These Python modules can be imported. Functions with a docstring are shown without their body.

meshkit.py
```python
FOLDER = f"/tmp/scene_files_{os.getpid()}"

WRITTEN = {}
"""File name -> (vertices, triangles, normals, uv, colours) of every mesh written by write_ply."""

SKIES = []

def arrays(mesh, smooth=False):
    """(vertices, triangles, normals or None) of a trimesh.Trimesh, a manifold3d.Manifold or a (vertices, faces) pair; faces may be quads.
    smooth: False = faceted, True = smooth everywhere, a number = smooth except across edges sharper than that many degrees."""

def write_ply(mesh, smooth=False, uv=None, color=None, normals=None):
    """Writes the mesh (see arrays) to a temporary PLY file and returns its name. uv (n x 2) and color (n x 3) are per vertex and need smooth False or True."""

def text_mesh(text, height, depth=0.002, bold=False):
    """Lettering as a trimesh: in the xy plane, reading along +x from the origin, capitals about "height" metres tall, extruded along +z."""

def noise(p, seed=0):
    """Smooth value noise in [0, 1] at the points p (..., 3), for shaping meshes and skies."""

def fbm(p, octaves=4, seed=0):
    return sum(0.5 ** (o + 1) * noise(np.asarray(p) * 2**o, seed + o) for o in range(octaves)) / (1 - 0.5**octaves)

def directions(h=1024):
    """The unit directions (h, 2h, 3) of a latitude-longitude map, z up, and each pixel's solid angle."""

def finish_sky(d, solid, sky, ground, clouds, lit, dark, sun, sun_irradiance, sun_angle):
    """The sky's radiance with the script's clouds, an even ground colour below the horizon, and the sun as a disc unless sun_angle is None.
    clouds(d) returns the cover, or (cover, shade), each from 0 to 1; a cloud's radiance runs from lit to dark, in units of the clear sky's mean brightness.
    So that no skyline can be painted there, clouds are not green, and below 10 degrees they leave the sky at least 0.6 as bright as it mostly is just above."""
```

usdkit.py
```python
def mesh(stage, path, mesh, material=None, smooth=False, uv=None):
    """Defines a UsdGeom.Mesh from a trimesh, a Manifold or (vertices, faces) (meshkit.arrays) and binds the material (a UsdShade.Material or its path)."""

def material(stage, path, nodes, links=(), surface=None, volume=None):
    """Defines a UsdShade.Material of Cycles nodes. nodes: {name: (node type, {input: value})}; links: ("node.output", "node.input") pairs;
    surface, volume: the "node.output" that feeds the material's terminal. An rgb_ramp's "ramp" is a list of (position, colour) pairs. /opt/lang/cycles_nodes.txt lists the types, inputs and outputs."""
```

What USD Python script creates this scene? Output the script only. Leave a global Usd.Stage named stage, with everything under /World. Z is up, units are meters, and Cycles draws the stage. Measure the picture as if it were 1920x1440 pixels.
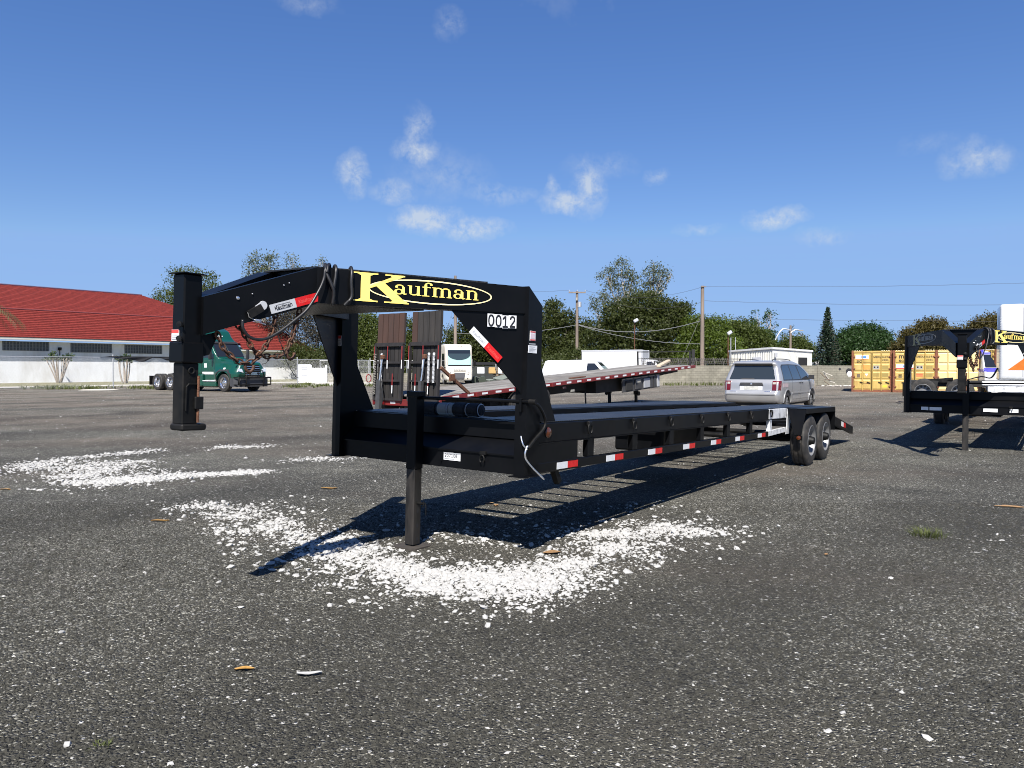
import math, random, numpy as np, trimesh, shapely, usdkit, meshkit
from shapely.geometry import Polygon, Point, LineString, MultiPolygon, box as sbox
from shapely import affinity
from shapely.ops import unary_union
from scipy.spatial import ConvexHull, Delaunay
from pxr import Usd, UsdGeom, UsdLux, UsdShade, Gf, Sdf, Vt

stage = Usd.Stage.CreateInMemory()
UsdGeom.SetStageUpAxis(stage, UsdGeom.Tokens.z)
UsdGeom.SetStageMetersPerUnit(stage, 1.0)
UsdGeom.Xform.Define(stage, '/World'); UsdGeom.Scope.Define(stage, '/World/Looks')
R = random.Random(7); NR = np.random.default_rng(7)

# ------------------------------------------------------------ camera, sky, sun
EYE = np.array([0, 0, 1.5]); PITCH = math.atan(30 / 1440); FPX = 1440.0
cam = UsdGeom.Camera.Define(stage, '/World/camera')
cam.CreateHorizontalApertureAttr(36.0); cam.CreateVerticalApertureAttr(27.0); cam.CreateFocalLengthAttr(27.0)
cam.CreateClippingRangeAttr(Gf.Vec2f(0.05, 5000))
cam.AddTranslateOp().Set(Gf.Vec3d(*EYE)); cam.AddRotateXOp().Set(90 - math.degrees(PITCH))
EXPOSURE = 1.1
cam.CreateExposureAttr(EXPOSURE)
SUN_EL = math.radians(49); SUN_AZ = math.atan2(-0.12, -0.99)
SUN = np.array([math.sin(SUN_AZ) * math.cos(SUN_EL), math.cos(SUN_AZ) * math.cos(SUN_EL), math.sin(SUN_EL)])
SKY_STRENGTH, SUN_STRENGTH = 0.092, 1.22


def ray(x, y):
    """direction through a place of the photograph (1920 x 1440)"""
    cx, cz = (x - 960) / FPX, -(y - 720) / FPX
    return np.array([cx, math.cos(PITCH) + cz * math.sin(PITCH), cz * math.cos(PITCH) - math.sin(PITCH)])


def at(x, y, d):
    q = ray(x, y); return EYE + q * (d / q[1])


def onplane(x, y, p0, n):
    q = ray(x, y); return EYE + q * (np.dot(np.asarray(p0) - EYE, n) / np.dot(q, n))


def ground(x, y):
    return onplane(x, y, (0, 0, 0), (0, 0, 1))


sun = UsdLux.DistantLight.Define(stage, '/World/sun')
sun.CreateNormalizeAttr(True); sun.CreateIntensityAttr(SUN_STRENGTH); sun.CreateAngleAttr(0.5); sun.CreateColorAttr(Gf.Vec3f(1.0, 0.955, 0.89))
_z = SUN; _x = np.cross([0, 0, 1], _z); _x /= np.linalg.norm(_x); _y = np.cross(_z, _x)
sun.AddTransformOp().Set(Gf.Matrix4d(*_x, 0, *_y, 0, *_z, 0, 0, 0, 20, 1))

puffs = [(665, 325, 28, 40, .8), (785, 245, 24, 40, .6), (782, 285, 40, 20, .75), (740, 360, 38, 20, .55), (800, 412, 62, 24, .95), (880, 425, 75, 20, .85), (1105, 350, 28, 50, .8),
         (1070, 383, 50, 16, .85), (1040, 355, 14, 26, .6), (1232, 333, 22, 13, .5), (1455, 410, 50, 20, .8), (1832, 298, 52, 34, .6), (845, 45, 24, 28, .3), (575, 8, 50, 18, .25), (935, 365, 70, 16, .4),
         (1745, 268, 50, 16, .15), (830, 330, 80, 40, .25), (1540, 445, 40, 14, .4), (1310, 432, 40, 9, .35), (1130, 310, 60, 20, .25)]
sn = {"tc": ("texture_coordinate", {}),
      "sky": ("sky_texture", {"sky_type": "single_scattering", "sun_disc": False, "sun_elevation": SUN_EL, "sun_rotation": SUN_AZ, "altitude": 0.0, "air_density": 1.0, "aerosol_density": 0.02, "ozone_density": 5.0}),
      "sg": ("gamma", {"gamma": 0.75}), "cap": ("mix_color", {"blend_type": "darken", "fac": 0.9, "b": (1.42, 2.40, 4.30), "use_clamp": False}), "sh": ("hsv", {"hue": 0.517, "saturation": 1.36, "value": 1.0}),
      "bg": ("background_shader", {"strength": SKY_STRENGTH}),
      "wn": ("noise_texture", {"scale": 26.0, "detail": 5.0, "roughness": 0.6}), "wo": ("vector_math", {"math_type": "subtract", "vector2": (0.5, 0.5, 0.5)}),
      "ws": ("vector_math", {"math_type": "scale", "scale": 0.034}), "wa": ("vector_math", {"math_type": "add"}),
      "fn": ("noise_texture", {"scale": 60.0, "detail": 8.0, "roughness": 0.66, "distortion": 0.25}), "fr": ("map_range", {"from_min": 0.33, "from_max": 0.68, "to_min": -0.95, "to_max": 0.75, "clamp": False}),
      "gn": ("noise_texture", {"scale": 5.0, "detail": 7.0, "roughness": 0.62}), "gr": ("map_range", {"from_min": 0.66, "from_max": 0.85, "to_min": 0.0, "to_max": 0.35, "clamp": True}),
      "fin": ("mix_color", {"blend_type": "mix", "b": (3.4, 3.7, 4.0), "use_clamp": False})}
sl = [("tc.generated", "wn.vector"), ("wn.color", "wo.vector1"), ("wo.vector", "ws.vector1"), ("tc.generated", "wa.vector1"), ("ws.vector", "wa.vector2"), ("tc.generated", "fn.vector"), ("fn.fac", "fr.value"),
      ("tc.generated", "gn.vector"), ("gn.fac", "gr.value")]
last = None
for i, (x, y, w, h, s) in enumerate(puffs):
    q = ray(x, y); q = q / np.linalg.norm(q); f = np.linalg.norm(ray(x, y))
    sn[f"c{i}"] = ("vector_math", {"math_type": "subtract", "vector2": tuple(q)})
    k = 1.0 / (max(w, h) / FPX / f)
    sn[f"d{i}"] = ("vector_math", {"math_type": "multiply", "vector2": (FPX * f / w, k, FPX * f / h)})
    sn[f"e{i}"] = ("vector_math", {"math_type": "length"})
    sn[f"g{i}"] = ("map_range", {"from_min": 0.15, "from_max": 1.35, "to_min": 1.0, "to_max": 0.0, "clamp": True})
    sn[f"h{i}"] = ("math", {"math_type": "multiply", "value2": s})
    sl += [("wa.vector", f"c{i}.vector1"), (f"c{i}.vector", f"d{i}.vector1"), (f"d{i}.vector", f"e{i}.vector1"), (f"e{i}.value", f"g{i}.value"), (f"g{i}.result", f"h{i}.value1")]
    if last:
        sn[f"m{i}"] = ("math", {"math_type": "maximum"}); sl += [(last, f"m{i}.value1"), (f"h{i}.value", f"m{i}.value2")]; last = f"m{i}.value"
    else:
        last = f"h{i}.value"
sn["ad"] = ("math", {"math_type": "multiply_add", "value3": 1.0}); sn["mu"] = ("math", {"math_type": "multiply", "use_clamp": True}); sn["sc"] = ("math", {"math_type": "multiply", "value2": 0.68, "use_clamp": True})
sn["mx"] = ("math", {"math_type": "maximum", "use_clamp": True}); sn["gg"] = ("math", {"math_type": "multiply", "value2": 0.5})
sl += [("fr.result", "ad.value1"), (last, "mu.value1"), ("ad.value", "mu.value2"), ("mu.value", "sc.value1"), ("sc.value", "mx.value1"), ("gr.result", "gg.value1"), ("gg.value", "mx.value2"),
       ("sky.color", "sg.color"), ("sg.color", "sh.color"), ("sh.color", "cap.a"), ("cap.result", "fin.a"), ("mx.value", "fin.fac"), ("fin.result", "bg.color")]
sn["ad"][1]["value2"] = 1.0
sky_m = usdkit.material(stage, '/World/Looks/sky', sn, sl, surface="bg.background")
dome = UsdLux.DomeLight.Define(stage, '/World/sky'); dome.GetPrim().SetCustomDataByKey('kind', 'structure')
UsdShade.MaterialBindingAPI.Apply(dome.GetPrim()).Bind(sky_m)

# ------------------------------------------------------------ helpers
_used = {}


def path_for(parent, name):
    base = parent.GetPath().pathString if parent is not None else '/World'
    k = base + '/' + name; n = _used.get(k, 0); _used[k] = n + 1
    return k if n == 0 else f'{k}_{n:03d}'


def tag(p, label=None, cat=None, group=None, kind=None):
    p = p.GetPrim() if hasattr(p, 'GetPrim') else p
    for k, v in (('label', label), ('category', cat), ('group', group), ('kind', kind)):
        if v: p.SetCustomDataByKey(k, v)
    return p


GROUPS = {'gooseneck_trailer': 'black gooseneck trailers', 'semi_truck': 'sleeper tractors', 'utility_pole': 'utility poles', 'power_line': 'overhead wires', 'yard_light': 'yard floodlights', 'fallen_leaf': 'leaves fallen on the asphalt', 'shrub': 'pruned shrubs at the hall wall', 'grass_tuft': 'weeds in the asphalt', 'vent_pipe': 'pipes beside the shed',
          **{k: 'trees beyond the yard' for k in ('oak_tree', 'tall_tree', 'thicket_tree', 'leafy_tree', 'dark_oak', 'cedar_tree', 'gum_tree', 'big_oak', 'hedge_tree', 'lime_tree', 'olive_oak', 'round_tree', 'spiky_tree', 'brown_oak', 'bare_tree', 'conifer')}}


def thing(name, label, cat, loc=(0, 0, 0), rotz=0.0, group=None, frame=None):
    x = UsdGeom.Xform.Define(stage, path_for(None, name)); group = group or GROUPS.get(name)
    if frame is not None:
        X, Y, Z, O = frame; x.AddTransformOp().Set(Gf.Matrix4d(*X, 0, *Y, 0, *Z, 0, *O, 1))
    else:
        x.AddTranslateOp().Set(Gf.Vec3d(*map(float, loc)))
        if rotz: x.AddRotateZOp().Set(math.degrees(rotz))
    return tag(x, label, cat, group)


def hull(pts):
    p = np.asarray(pts, float)
    try: h = ConvexHull(p)
    except Exception: h = ConvexHull(p, qhull_options='QJ')
    ids, inv = np.unique(h.simplices, return_inverse=True); v = p[ids]; f = inv.reshape(h.simplices.shape)
    n = np.cross(v[f[:, 1]] - v[f[:, 0]], v[f[:, 2]] - v[f[:, 0]]); bad = (n * h.equations[:, :3]).sum(1) < 0; f[bad] = f[bad][:, ::-1]
    return v, f


def rotm(axis, ang):
    return trimesh.transformations.rotation_matrix(ang, axis)[:3, :3]


class MB:
    def __init__(s): s.v, s.f, s.n = [], [], 0
    def add(s, v, f=None):
        if f is None: v, f = v.vertices, v.faces
        v = np.asarray(v, float); f = np.asarray(f, int)
        if f.shape[1] == 4: f = np.vstack([f[:, [0, 1, 2]], f[:, [0, 2, 3]]])
        s.v.append(v); s.f.append(f + s.n); s.n += len(v); return s
    def box(s, c, size, rot=None, bevel=0.0):
        h = np.asarray(size, float) / 2; c = np.asarray(c, float)
        if bevel > 0:
            b = min(bevel, h.min() * .8); p = []
            for sg in np.ndindex(2, 2, 2):
                g = np.array(sg) * 2 - 1
                for k in range(3):
                    q = h - b; q[k] = h[k]; p.append(g * q)
            v, f = hull(p)
        else:
            v = np.array([[x, y, z] for x in (-1, 1) for y in (-1, 1) for z in (-1, 1)], float) * h
            f = np.array([[0, 1, 3, 2], [4, 6, 7, 5], [0, 4, 5, 1], [2, 3, 7, 6], [0, 2, 6, 4], [1, 5, 7, 3]])
        if rot is not None: v = v @ np.asarray(rot).T
        return s.add(v + c, f)
    def span(s, a, b, bevel=0.0):
        a, b = np.asarray(a, float), np.asarray(b, float); return s.box((a + b) / 2, np.abs(b - a), None, bevel)
    def bar(s, p, q, w, h, up=(0, 0, 1), bevel=0.0):
        p, q = np.asarray(p, float), np.asarray(q, float); d = q - p; L = np.linalg.norm(d); d = d / L
        x = np.cross(d, up)
        if np.linalg.norm(x) < 1e-6: x = np.cross(d, (1, 0, 0))
        x /= np.linalg.norm(x); z = np.cross(x, d)
        return s.box((p + q) / 2, (w, L, h), np.stack([x, d, z], 1), bevel)
    def hull(s, pts): return s.add(*hull(pts))
    def tube(s, pts, r, n=8, caps=True):
        pts = np.asarray(pts, float); r = np.broadcast_to(np.asarray(r, float), len(pts))
        t = np.gradient(pts, axis=0); t /= np.maximum(np.linalg.norm(t, axis=1, keepdims=True), 1e-9)
        u = np.cross(t[0], (0, 0, 1.0))
        if np.linalg.norm(u) < .1: u = np.cross(t[0], (1.0, 0, 0))
        rings = []
        for i in range(len(pts)):
            u = u - t[i] * np.dot(u, t[i]); u /= np.linalg.norm(u); w = np.cross(t[i], u)
            a = np.arange(n) / n * 2 * np.pi
            rings.append(pts[i] + r[i] * (np.cos(a)[:, None] * u + np.sin(a)[:, None] * w))
        v = np.vstack(rings); f = []
        for i in range(len(pts) - 1):
            for j in range(n):
                k = (j + 1) % n; f.append([i * n + j, i * n + k, (i + 1) * n + k, (i + 1) * n + j])
        f = np.array(f); f = np.vstack([f[:, [0, 1, 2]], f[:, [0, 2, 3]]])
        if caps:
            c = [[0, j + 1, j] for j in range(1, n - 1)]; e = (len(pts) - 1) * n
            c += [[e, e + j, e + j + 1] for j in range(1, n - 1)]; f = np.vstack([f, c])
        return s.add(v, f)
    def cyl(s, p, q, r, n=16): return s.tube([p, q], r, n)
    def lathe(s, prof, c=(0, 0, 0), axis=(1, 0, 0), n=32):
        """prof: (along axis, radius)"""
        axis = np.asarray(axis, float); u = np.cross(axis, (0, 0, 1.0))
        if np.linalg.norm(u) < .1: u = np.cross(axis, (0, 1.0, 0))
        u /= np.linalg.norm(u); w = np.cross(axis, u); a = np.arange(n) / n * 2 * np.pi
        v = np.vstack([np.asarray(c) + axis * h + r * (np.cos(a)[:, None] * u + np.sin(a)[:, None] * w) for h, r in prof]); f = []
        for i in range(len(prof) - 1):
            for j in range(n):
                k = (j + 1) % n; f.append([i * n + j, i * n + k, (i + 1) * n + k, (i + 1) * n + j])
        return s.add(v, np.array(f))
    def poly(s, poly, o, e1, e2, depth):
        """extrudes a shapely polygon lying in the frame o, e1, e2 along e1 x e2"""
        o, e1, e2 = (np.asarray(x, float) for x in (o, e1, e2)); nn = np.cross(e1, e2)
        for g in getattr(poly, 'geoms', [poly]):
            if g.is_empty or g.area < 1e-9: continue
            m = trimesh.creation.extrude_polygon(g, depth, engine='earcut'); v = np.array(m.vertices)
            s.add(o + v[:, :1] * e1 + v[:, 1:2] * e2 + v[:, 2:3] * nn, m.faces)
        return s
    def build(s, name, m, parent=None, smooth=False, label=None, cat=None, group=None, kind=None):
        p = usdkit.mesh(stage, path_for(parent, name), (np.vstack(s.v), np.vstack(s.f)), m, smooth)
        return tag(p, label, cat, group, kind)


def curve(pts, n=24):
    """smooth (Catmull-Rom) path through pts"""
    p = np.asarray(pts, float); p = np.vstack([2 * p[0] - p[1], p, 2 * p[-1] - p[-2]]); out = []
    m = len(p) - 3; k = max(2, n // m)
    for i in range(m):
        a, b, c, d = p[i:i + 4]
        for t in np.linspace(0, 1, k, endpoint=(i == m - 1)):
            out.append(.5 * (2 * b + (c - a) * t + (2 * a - 5 * b + 4 * c - d) * t * t + (3 * b - a - 3 * c + d) * t ** 3))
    return np.array(out)


def text_poly(text, h, bold=True):
    m = meshkit.text_mesh(text, h, .001, bold); return m


def put_text(mb, text, h, o, e1, e2, depth=.0015, bold=True, sx=1.0, center=False):
    m = meshkit.text_mesh(text, h, depth, bold); v = np.array(m.vertices); v[:, 0] *= sx
    if center: v[:, 0] -= (v[:, 0].max() + v[:, 0].min()) / 2; v[:, 1] -= (v[:, 1].max() + v[:, 1].min()) / 2
    o, e1, e2 = (np.asarray(x, float) for x in (o, e1, e2))
    mb.add(o + v[:, :1] * e1 + v[:, 1:2] * e2 + v[:, 2:3] * np.cross(e1, e2), m.faces); return mb


# ------------------------------------------------------------ materials
def mk(name, nodes, links, surface="p.BSDF", volume=None):
    return usdkit.material(stage, '/World/Looks/' + name, nodes, links, surface, volume)


def pm(name, col, rough=.5, metal=0.0, var=.15, scale=5.0, rvar=.08, bump=0.0, bscale=60.0, coat=0.0, spec=.5, dirt=None, dscale=2.5, dlo=.5, dhi=.75, damt=.7, stretch=(1, 1, 1)):
    c = np.asarray(col, float)
    n = {"g": ("geometry", {}), "mp": ("mapping", {"scale": stretch}), "n": ("noise_texture", {"scale": scale, "detail": 5.0, "roughness": .6}),
         "r": ("rgb_ramp", {"ramp": [(.25, tuple(np.clip(c * (1 - var), 0, 1))), (.75, tuple(np.clip(c * (1 + var), 0, 1)))]}),
         "rr": ("map_range", {"from_min": .3, "from_max": .7, "to_min": max(.03, rough - rvar), "to_max": min(1, rough + rvar), "clamp": True}),
         "p": ("principled_bsdf", {"metallic": metal, "coat_weight": coat, "specular_ior_level": spec})}
    l = [("g.position", "mp.vector"), ("mp.vector", "n.vector"), ("n.fac", "r.fac"), ("n.fac", "rr.value"), ("rr.result", "p.roughness")]
    if dirt is not None:
        n["dn"] = ("noise_texture", {"scale": dscale, "detail": 7.0, "roughness": .65}); n["dr"] = ("map_range", {"from_min": dlo, "from_max": dhi, "to_min": 0.0, "to_max": damt, "clamp": True})
        n["dm"] = ("mix_color", {"b": tuple(dirt)})
        l += [("mp.vector", "dn.vector"), ("dn.fac", "dr.value"), ("dr.result", "dm.fac"), ("r.color", "dm.a"), ("dm.result", "p.base_color")]
    else:
        l.append(("r.color", "p.base_color"))
    if bump:
        n["bn"] = ("noise_texture", {"scale": bscale, "detail": 4.0}); n["b"] = ("bump", {"strength": bump, "distance": .02})
        l += [("mp.vector", "bn.vector"), ("bn.fac", "b.height"), ("b.normal", "p.normal")]
    return mk(name, n, l)


def leafm(name, a, b, trans=.35, rough=.55):
    n = {"g": ("geometry", {}), "r": ("rgb_ramp", {"ramp": [(0, a), (1, b)]}), "p": ("principled_bsdf", {"roughness": rough, "specular_ior_level": .35}), "t": ("translucent_bsdf", {}), "m": ("mix_closure", {"fac": trans}),
         "br": ("hsv", {"value": 1.5, "saturation": 1.1})}
    return mk(name, n, [("g.random_per_island", "r.fac"), ("r.color", "p.base_color"), ("r.color", "br.color"), ("br.color", "t.color"), ("p.BSDF", "m.closure1"), ("t.BSDF", "m.closure2")], "m.closure")


def glassm(name, tint=(.02, .025, .03), rough=.03, see=.0):
    if see <= 0:
        return mk(name, {"p": ("principled_bsdf", {"base_color": tint, "roughness": rough, "specular_ior_level": .6, "coat_weight": .3})}, [])
    return mk(name, {"t": ("transparent_bsdf", {"color": tint}), "g": ("glossy_bsdf", {"color": (1, 1, 1), "roughness": rough}), "f": ("fresnel", {"IOR": 1.5}), "m": ("mix_closure", {})},
              [("f.fac", "m.fac"), ("t.BSDF", "m.closure1"), ("g.BSDF", "m.closure2")], "m.closure")


M = {}
M['black'] = pm('black_paint', (.0028, .003, .0036), .38, 0, .3, 3, .07, spec=.15, dirt=(.018, .016, .014), dscale=5, dlo=.58, dhi=.85, damt=.2)
M['blackmat'] = pm('black_matte', (.0045, .0045, .0045), .55, 0, .3, 8, .1, spec=.2, dirt=(.035, .031, .027), dscale=4, damt=.3)
M['tread'] = None
M['rust'] = pm('rusty_steel', (.11, .045, .022), .8, .1, .5, 25, .1, .4, 120, dirt=(.03, .02, .016), dscale=30, damt=.8)
M['chain'] = pm('rusty_chain', (.06, .028, .018), .7, .3, .5, 30, .1, dirt=(.16, .075, .04), dscale=40, damt=.8)
M['white_tape'] = pm('white_tape', (.60, .61, .62), .35, 0, .05, 30, .05)
M['grey_tape'] = pm('silver_tape', (.40, .41, .43), .35, 0, .06, 30, .05)
M['red_tape'] = pm('red_tape', (.48, .010, .010), .3, 0, .1, 30, .05)
M['yellow'] = pm('yellow_vinyl', (.86, .68, .16), .4, 0, .03, 8, .05)
M['cream_line'] = pm('cream_vinyl', (.88, .78, .42), .4, 0, .03, 8, .05)
M['shaded_yellow'] = pm('shaded_yellow_vinyl', (.30, .25, .10), .5, 0, .05, 8, .05)  # yellow vinyl with the shade of the unlit sign put into its colour
M['dim_white'] = pm('grey_and_shaded_vinyl', (.28, .27, .24), .5, 0, .05, 8, .05)  # plain dull grey; on the unlit sign a darkened copy of the cream vinyl
M['sticker'] = pm('white_sticker', (.66, .67, .68), .4, 0, .03, 20, .05)
M['ink'] = pm('black_ink', (.012, .012, .014), .5, 0, .05, 8)
M['greyink'] = pm('grey_print', (.30, .31, .33), .5, 0, .1, 90)
M['redink'] = pm('red_print', (.55, .06, .05), .5, 0, .1, 60)
M['silver'] = pm('silver_steel_and_glint', (.66, .67, .68), .42, .2, .2, 9, .15, dirt=(.22, .22, .23), dscale=11, dlo=.48, dhi=.66, damt=.75)  # bare silver steel; also paints the sun glint on the black trailer side
M['bright'] = pm('bright_steel', (.75, .76, .78), .22, .9, .08, 30, .06)
M['rubber'] = pm('tyre_rubber', (.014, .0135, .013), .75, 0, .3, 20, .1, .15, 120, dirt=(.075, .062, .05), dscale=7, dlo=.45, dhi=.75, damt=.55)
M['rim'] = pm('rim_paint', (.17, .173, .178), .4, .3, .12, 12, .1, dirt=(.22, .2, .18), dscale=10, damt=.5)
M['chrome'] = pm('polished_rim', (.7, .7, .72), .16, .95, .06, 15, .05)
M['amber'] = mk('amber_lens', {"p": ("principled_bsdf", {"base_color": (.07, .017, .004), "roughness": .2, "coat_weight": .5})}, [])
M['red_lens'] = mk('red_lens', {"p": ("principled_bsdf", {"base_color": (.10, .004, .006), "roughness": .12, "coat_weight": .6})}, [])
M['strap'] = pm('grey_strap', (.25, .26, .25), .8, 0, .12, 60)
M['tarp'] = pm('black_tarp', (.009, .0095, .012), .75, 0, .4, 14, .12, .5, 60)
M['cord'] = pm('black_rubber_cord', (.010, .010, .011), .45, 0, .2, 20)

def treadmat():
    n = {"tc": ("texture_coordinate", {}), "g": ("geometry", {}), "m1": ("mapping", {"scale": (26, 26, 0), "rotation": (0, 0, .785)}), "v": ("checker_texture", {"scale": 1.0, "color1": (1, 1, 1), "color2": (0, 0, 0)}),
         "vv": ("voronoi_texture", {"scale": 34.0, "randomness": 0.0, "dimensions": "2D"}), "mr": ("map_range", {"from_min": .12, "from_max": .42, "to_min": 1, "to_max": 0, "clamp": True}),
         "b": ("bump", {"strength": .8, "distance": .004}), "n": ("noise_texture", {"scale": 3.5, "detail": 6}), "r": ("rgb_ramp", {"ramp": [(.3, (.006, .0063, .007)), (.72, (.02, .019, .018))]}),
         "p": ("principled_bsdf", {"roughness": .42, "specular_ior_level": .5})}
    return mk('tread_plate_paint', n, [("tc.object", "vv.vector"), ("vv.distance", "mr.value"), ("mr.result", "b.height"), ("b.normal", "p.normal"), ("g.position", "n.vector"), ("n.fac", "r.fac"), ("r.color", "p.base_color")])


M['tread'] = treadmat()


# ---- serif lettering for the neck sign: shapes in (reading direction, up), metres on the beam
def glyphs():
    S = lambda pts, w: LineString(pts).buffer(w / 2, cap_style=2, join_style=1)
    arc = lambda cx, cy, rx, ry, a0, a1, n=18: [(cx + rx * math.cos(math.radians(a0 + (a1 - a0) * i / n)), cy + ry * math.sin(math.radians(a0 + (a1 - a0) * i / n))) for i in range(n + 1)]
    st, th = .19, .085
    ring = lambda cx, cy, rx, ry, w1, w2: Polygon(arc(cx, cy, rx + w1 / 2, ry + w2 / 2, 0, 360, 30)).difference(Polygon(arc(cx, cy, rx - w1 / 2, ry - w2 / 2, 0, 360, 30)))
    dot = lambda x, y, r: Point(x, y).buffer(r)
    bx = lambda a, b, c, d: sbox(a, b, c, d)
    G = {}
    G['a'] = (unary_union([ring(.34, .28, .24, .24, st * .85, th), bx(.55, .1, .55 + st, .76), S(arc(.38, .72, .26, .24, 5, 175), .1), dot(.17, .74, .1), S([(.6, .12), (.72, .03), (.86, .1)], .085)]), .9)
    G['u'] = (unary_union([bx(.1, .25, .1 + st, 1), S(arc(.42, .28, .26, .22, 180, 330), .11), bx(.64, 0, .64 + st, 1), bx(0, .93, .2, 1), bx(.52, .93, .7, 1), bx(.8, 0, .95, .075)]), .98)
    G['f'] = (unary_union([bx(.14, 0, .14 + st, 1.15), S(arc(.45, 1.14, .24, .25, 180, 40), .11), dot(.62, 1.24, .1), bx(0, .9, .6, .985), bx(0, 0, .5, .075)]), .66)
    leg = lambda x: [bx(x, 0, x + st, .72), bx(x - .1, 0, x + st + .1, .075)]
    hump = lambda x, w: [S(arc(x + w / 2, .7, w / 2, .25, 0, 165), .12)]
    G['m'] = (unary_union([bx(.1, 0, .1 + st, 1), bx(0, .93, .2, 1), bx(0, 0, .4, .075)] + leg(.62) + leg(1.14) + hump(.2, .52) + hump(.72, .52)), 1.48)
    G['n'] = (unary_union([bx(.1, 0, .1 + st, 1), bx(0, .93, .2, 1), bx(0, 0, .4, .075)] + leg(.64) + hump(.2, .54)), .98)
    out, x = [], 0
    for ch in 'aufman':
        g, w = G[ch]; out.append(affinity.translate(g, x, 0)); x += w + .03
    word = affinity.scale(unary_union(out), 1 / x, 1, origin=(0, 0))
    K = unary_union([bx(.055, .0, .125, 1), bx(.0, .955, .185, 1), bx(.0, 0, .185, .045), Polygon([(.03, .955), (.155, .955), (.125, .9), (.055, .9)]), Polygon([(.03, .045), (.155, .045), (.125, .1), (.055, .1)]),
                     Polygon([(.125, .47), (.125, .56), (.30, .93), (.375, .93)]), bx(.24, .955, .395, 1), Polygon([(.285, .955), (.385, .955), (.37, .92), (.29, .92)]),
                     Polygon([(.17, .57), (.235, .70), (.41, .045), (.31, .045)]), bx(.235, 0, .43, .045), Polygon([(.29, .045), (.42, .045), (.405, .09), (.3, .09)])])
    el = Polygon(arc(.62, .49, .51, .43, 0, 360, 72)).difference(Polygon(arc(.62, .49, .499, .385, 0, 360, 72)))
    el = el.difference(sbox(.0, 0, .125, 1)).difference(sbox(.245, .90, .36, 1.0))
    word = affinity.translate(affinity.scale(word, .71, .345, origin=(0, 0)), .31, .335)
    return K, el, word


GK, GE, GW = glyphs()
YAW = math.atan2(.572, .82)


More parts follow.
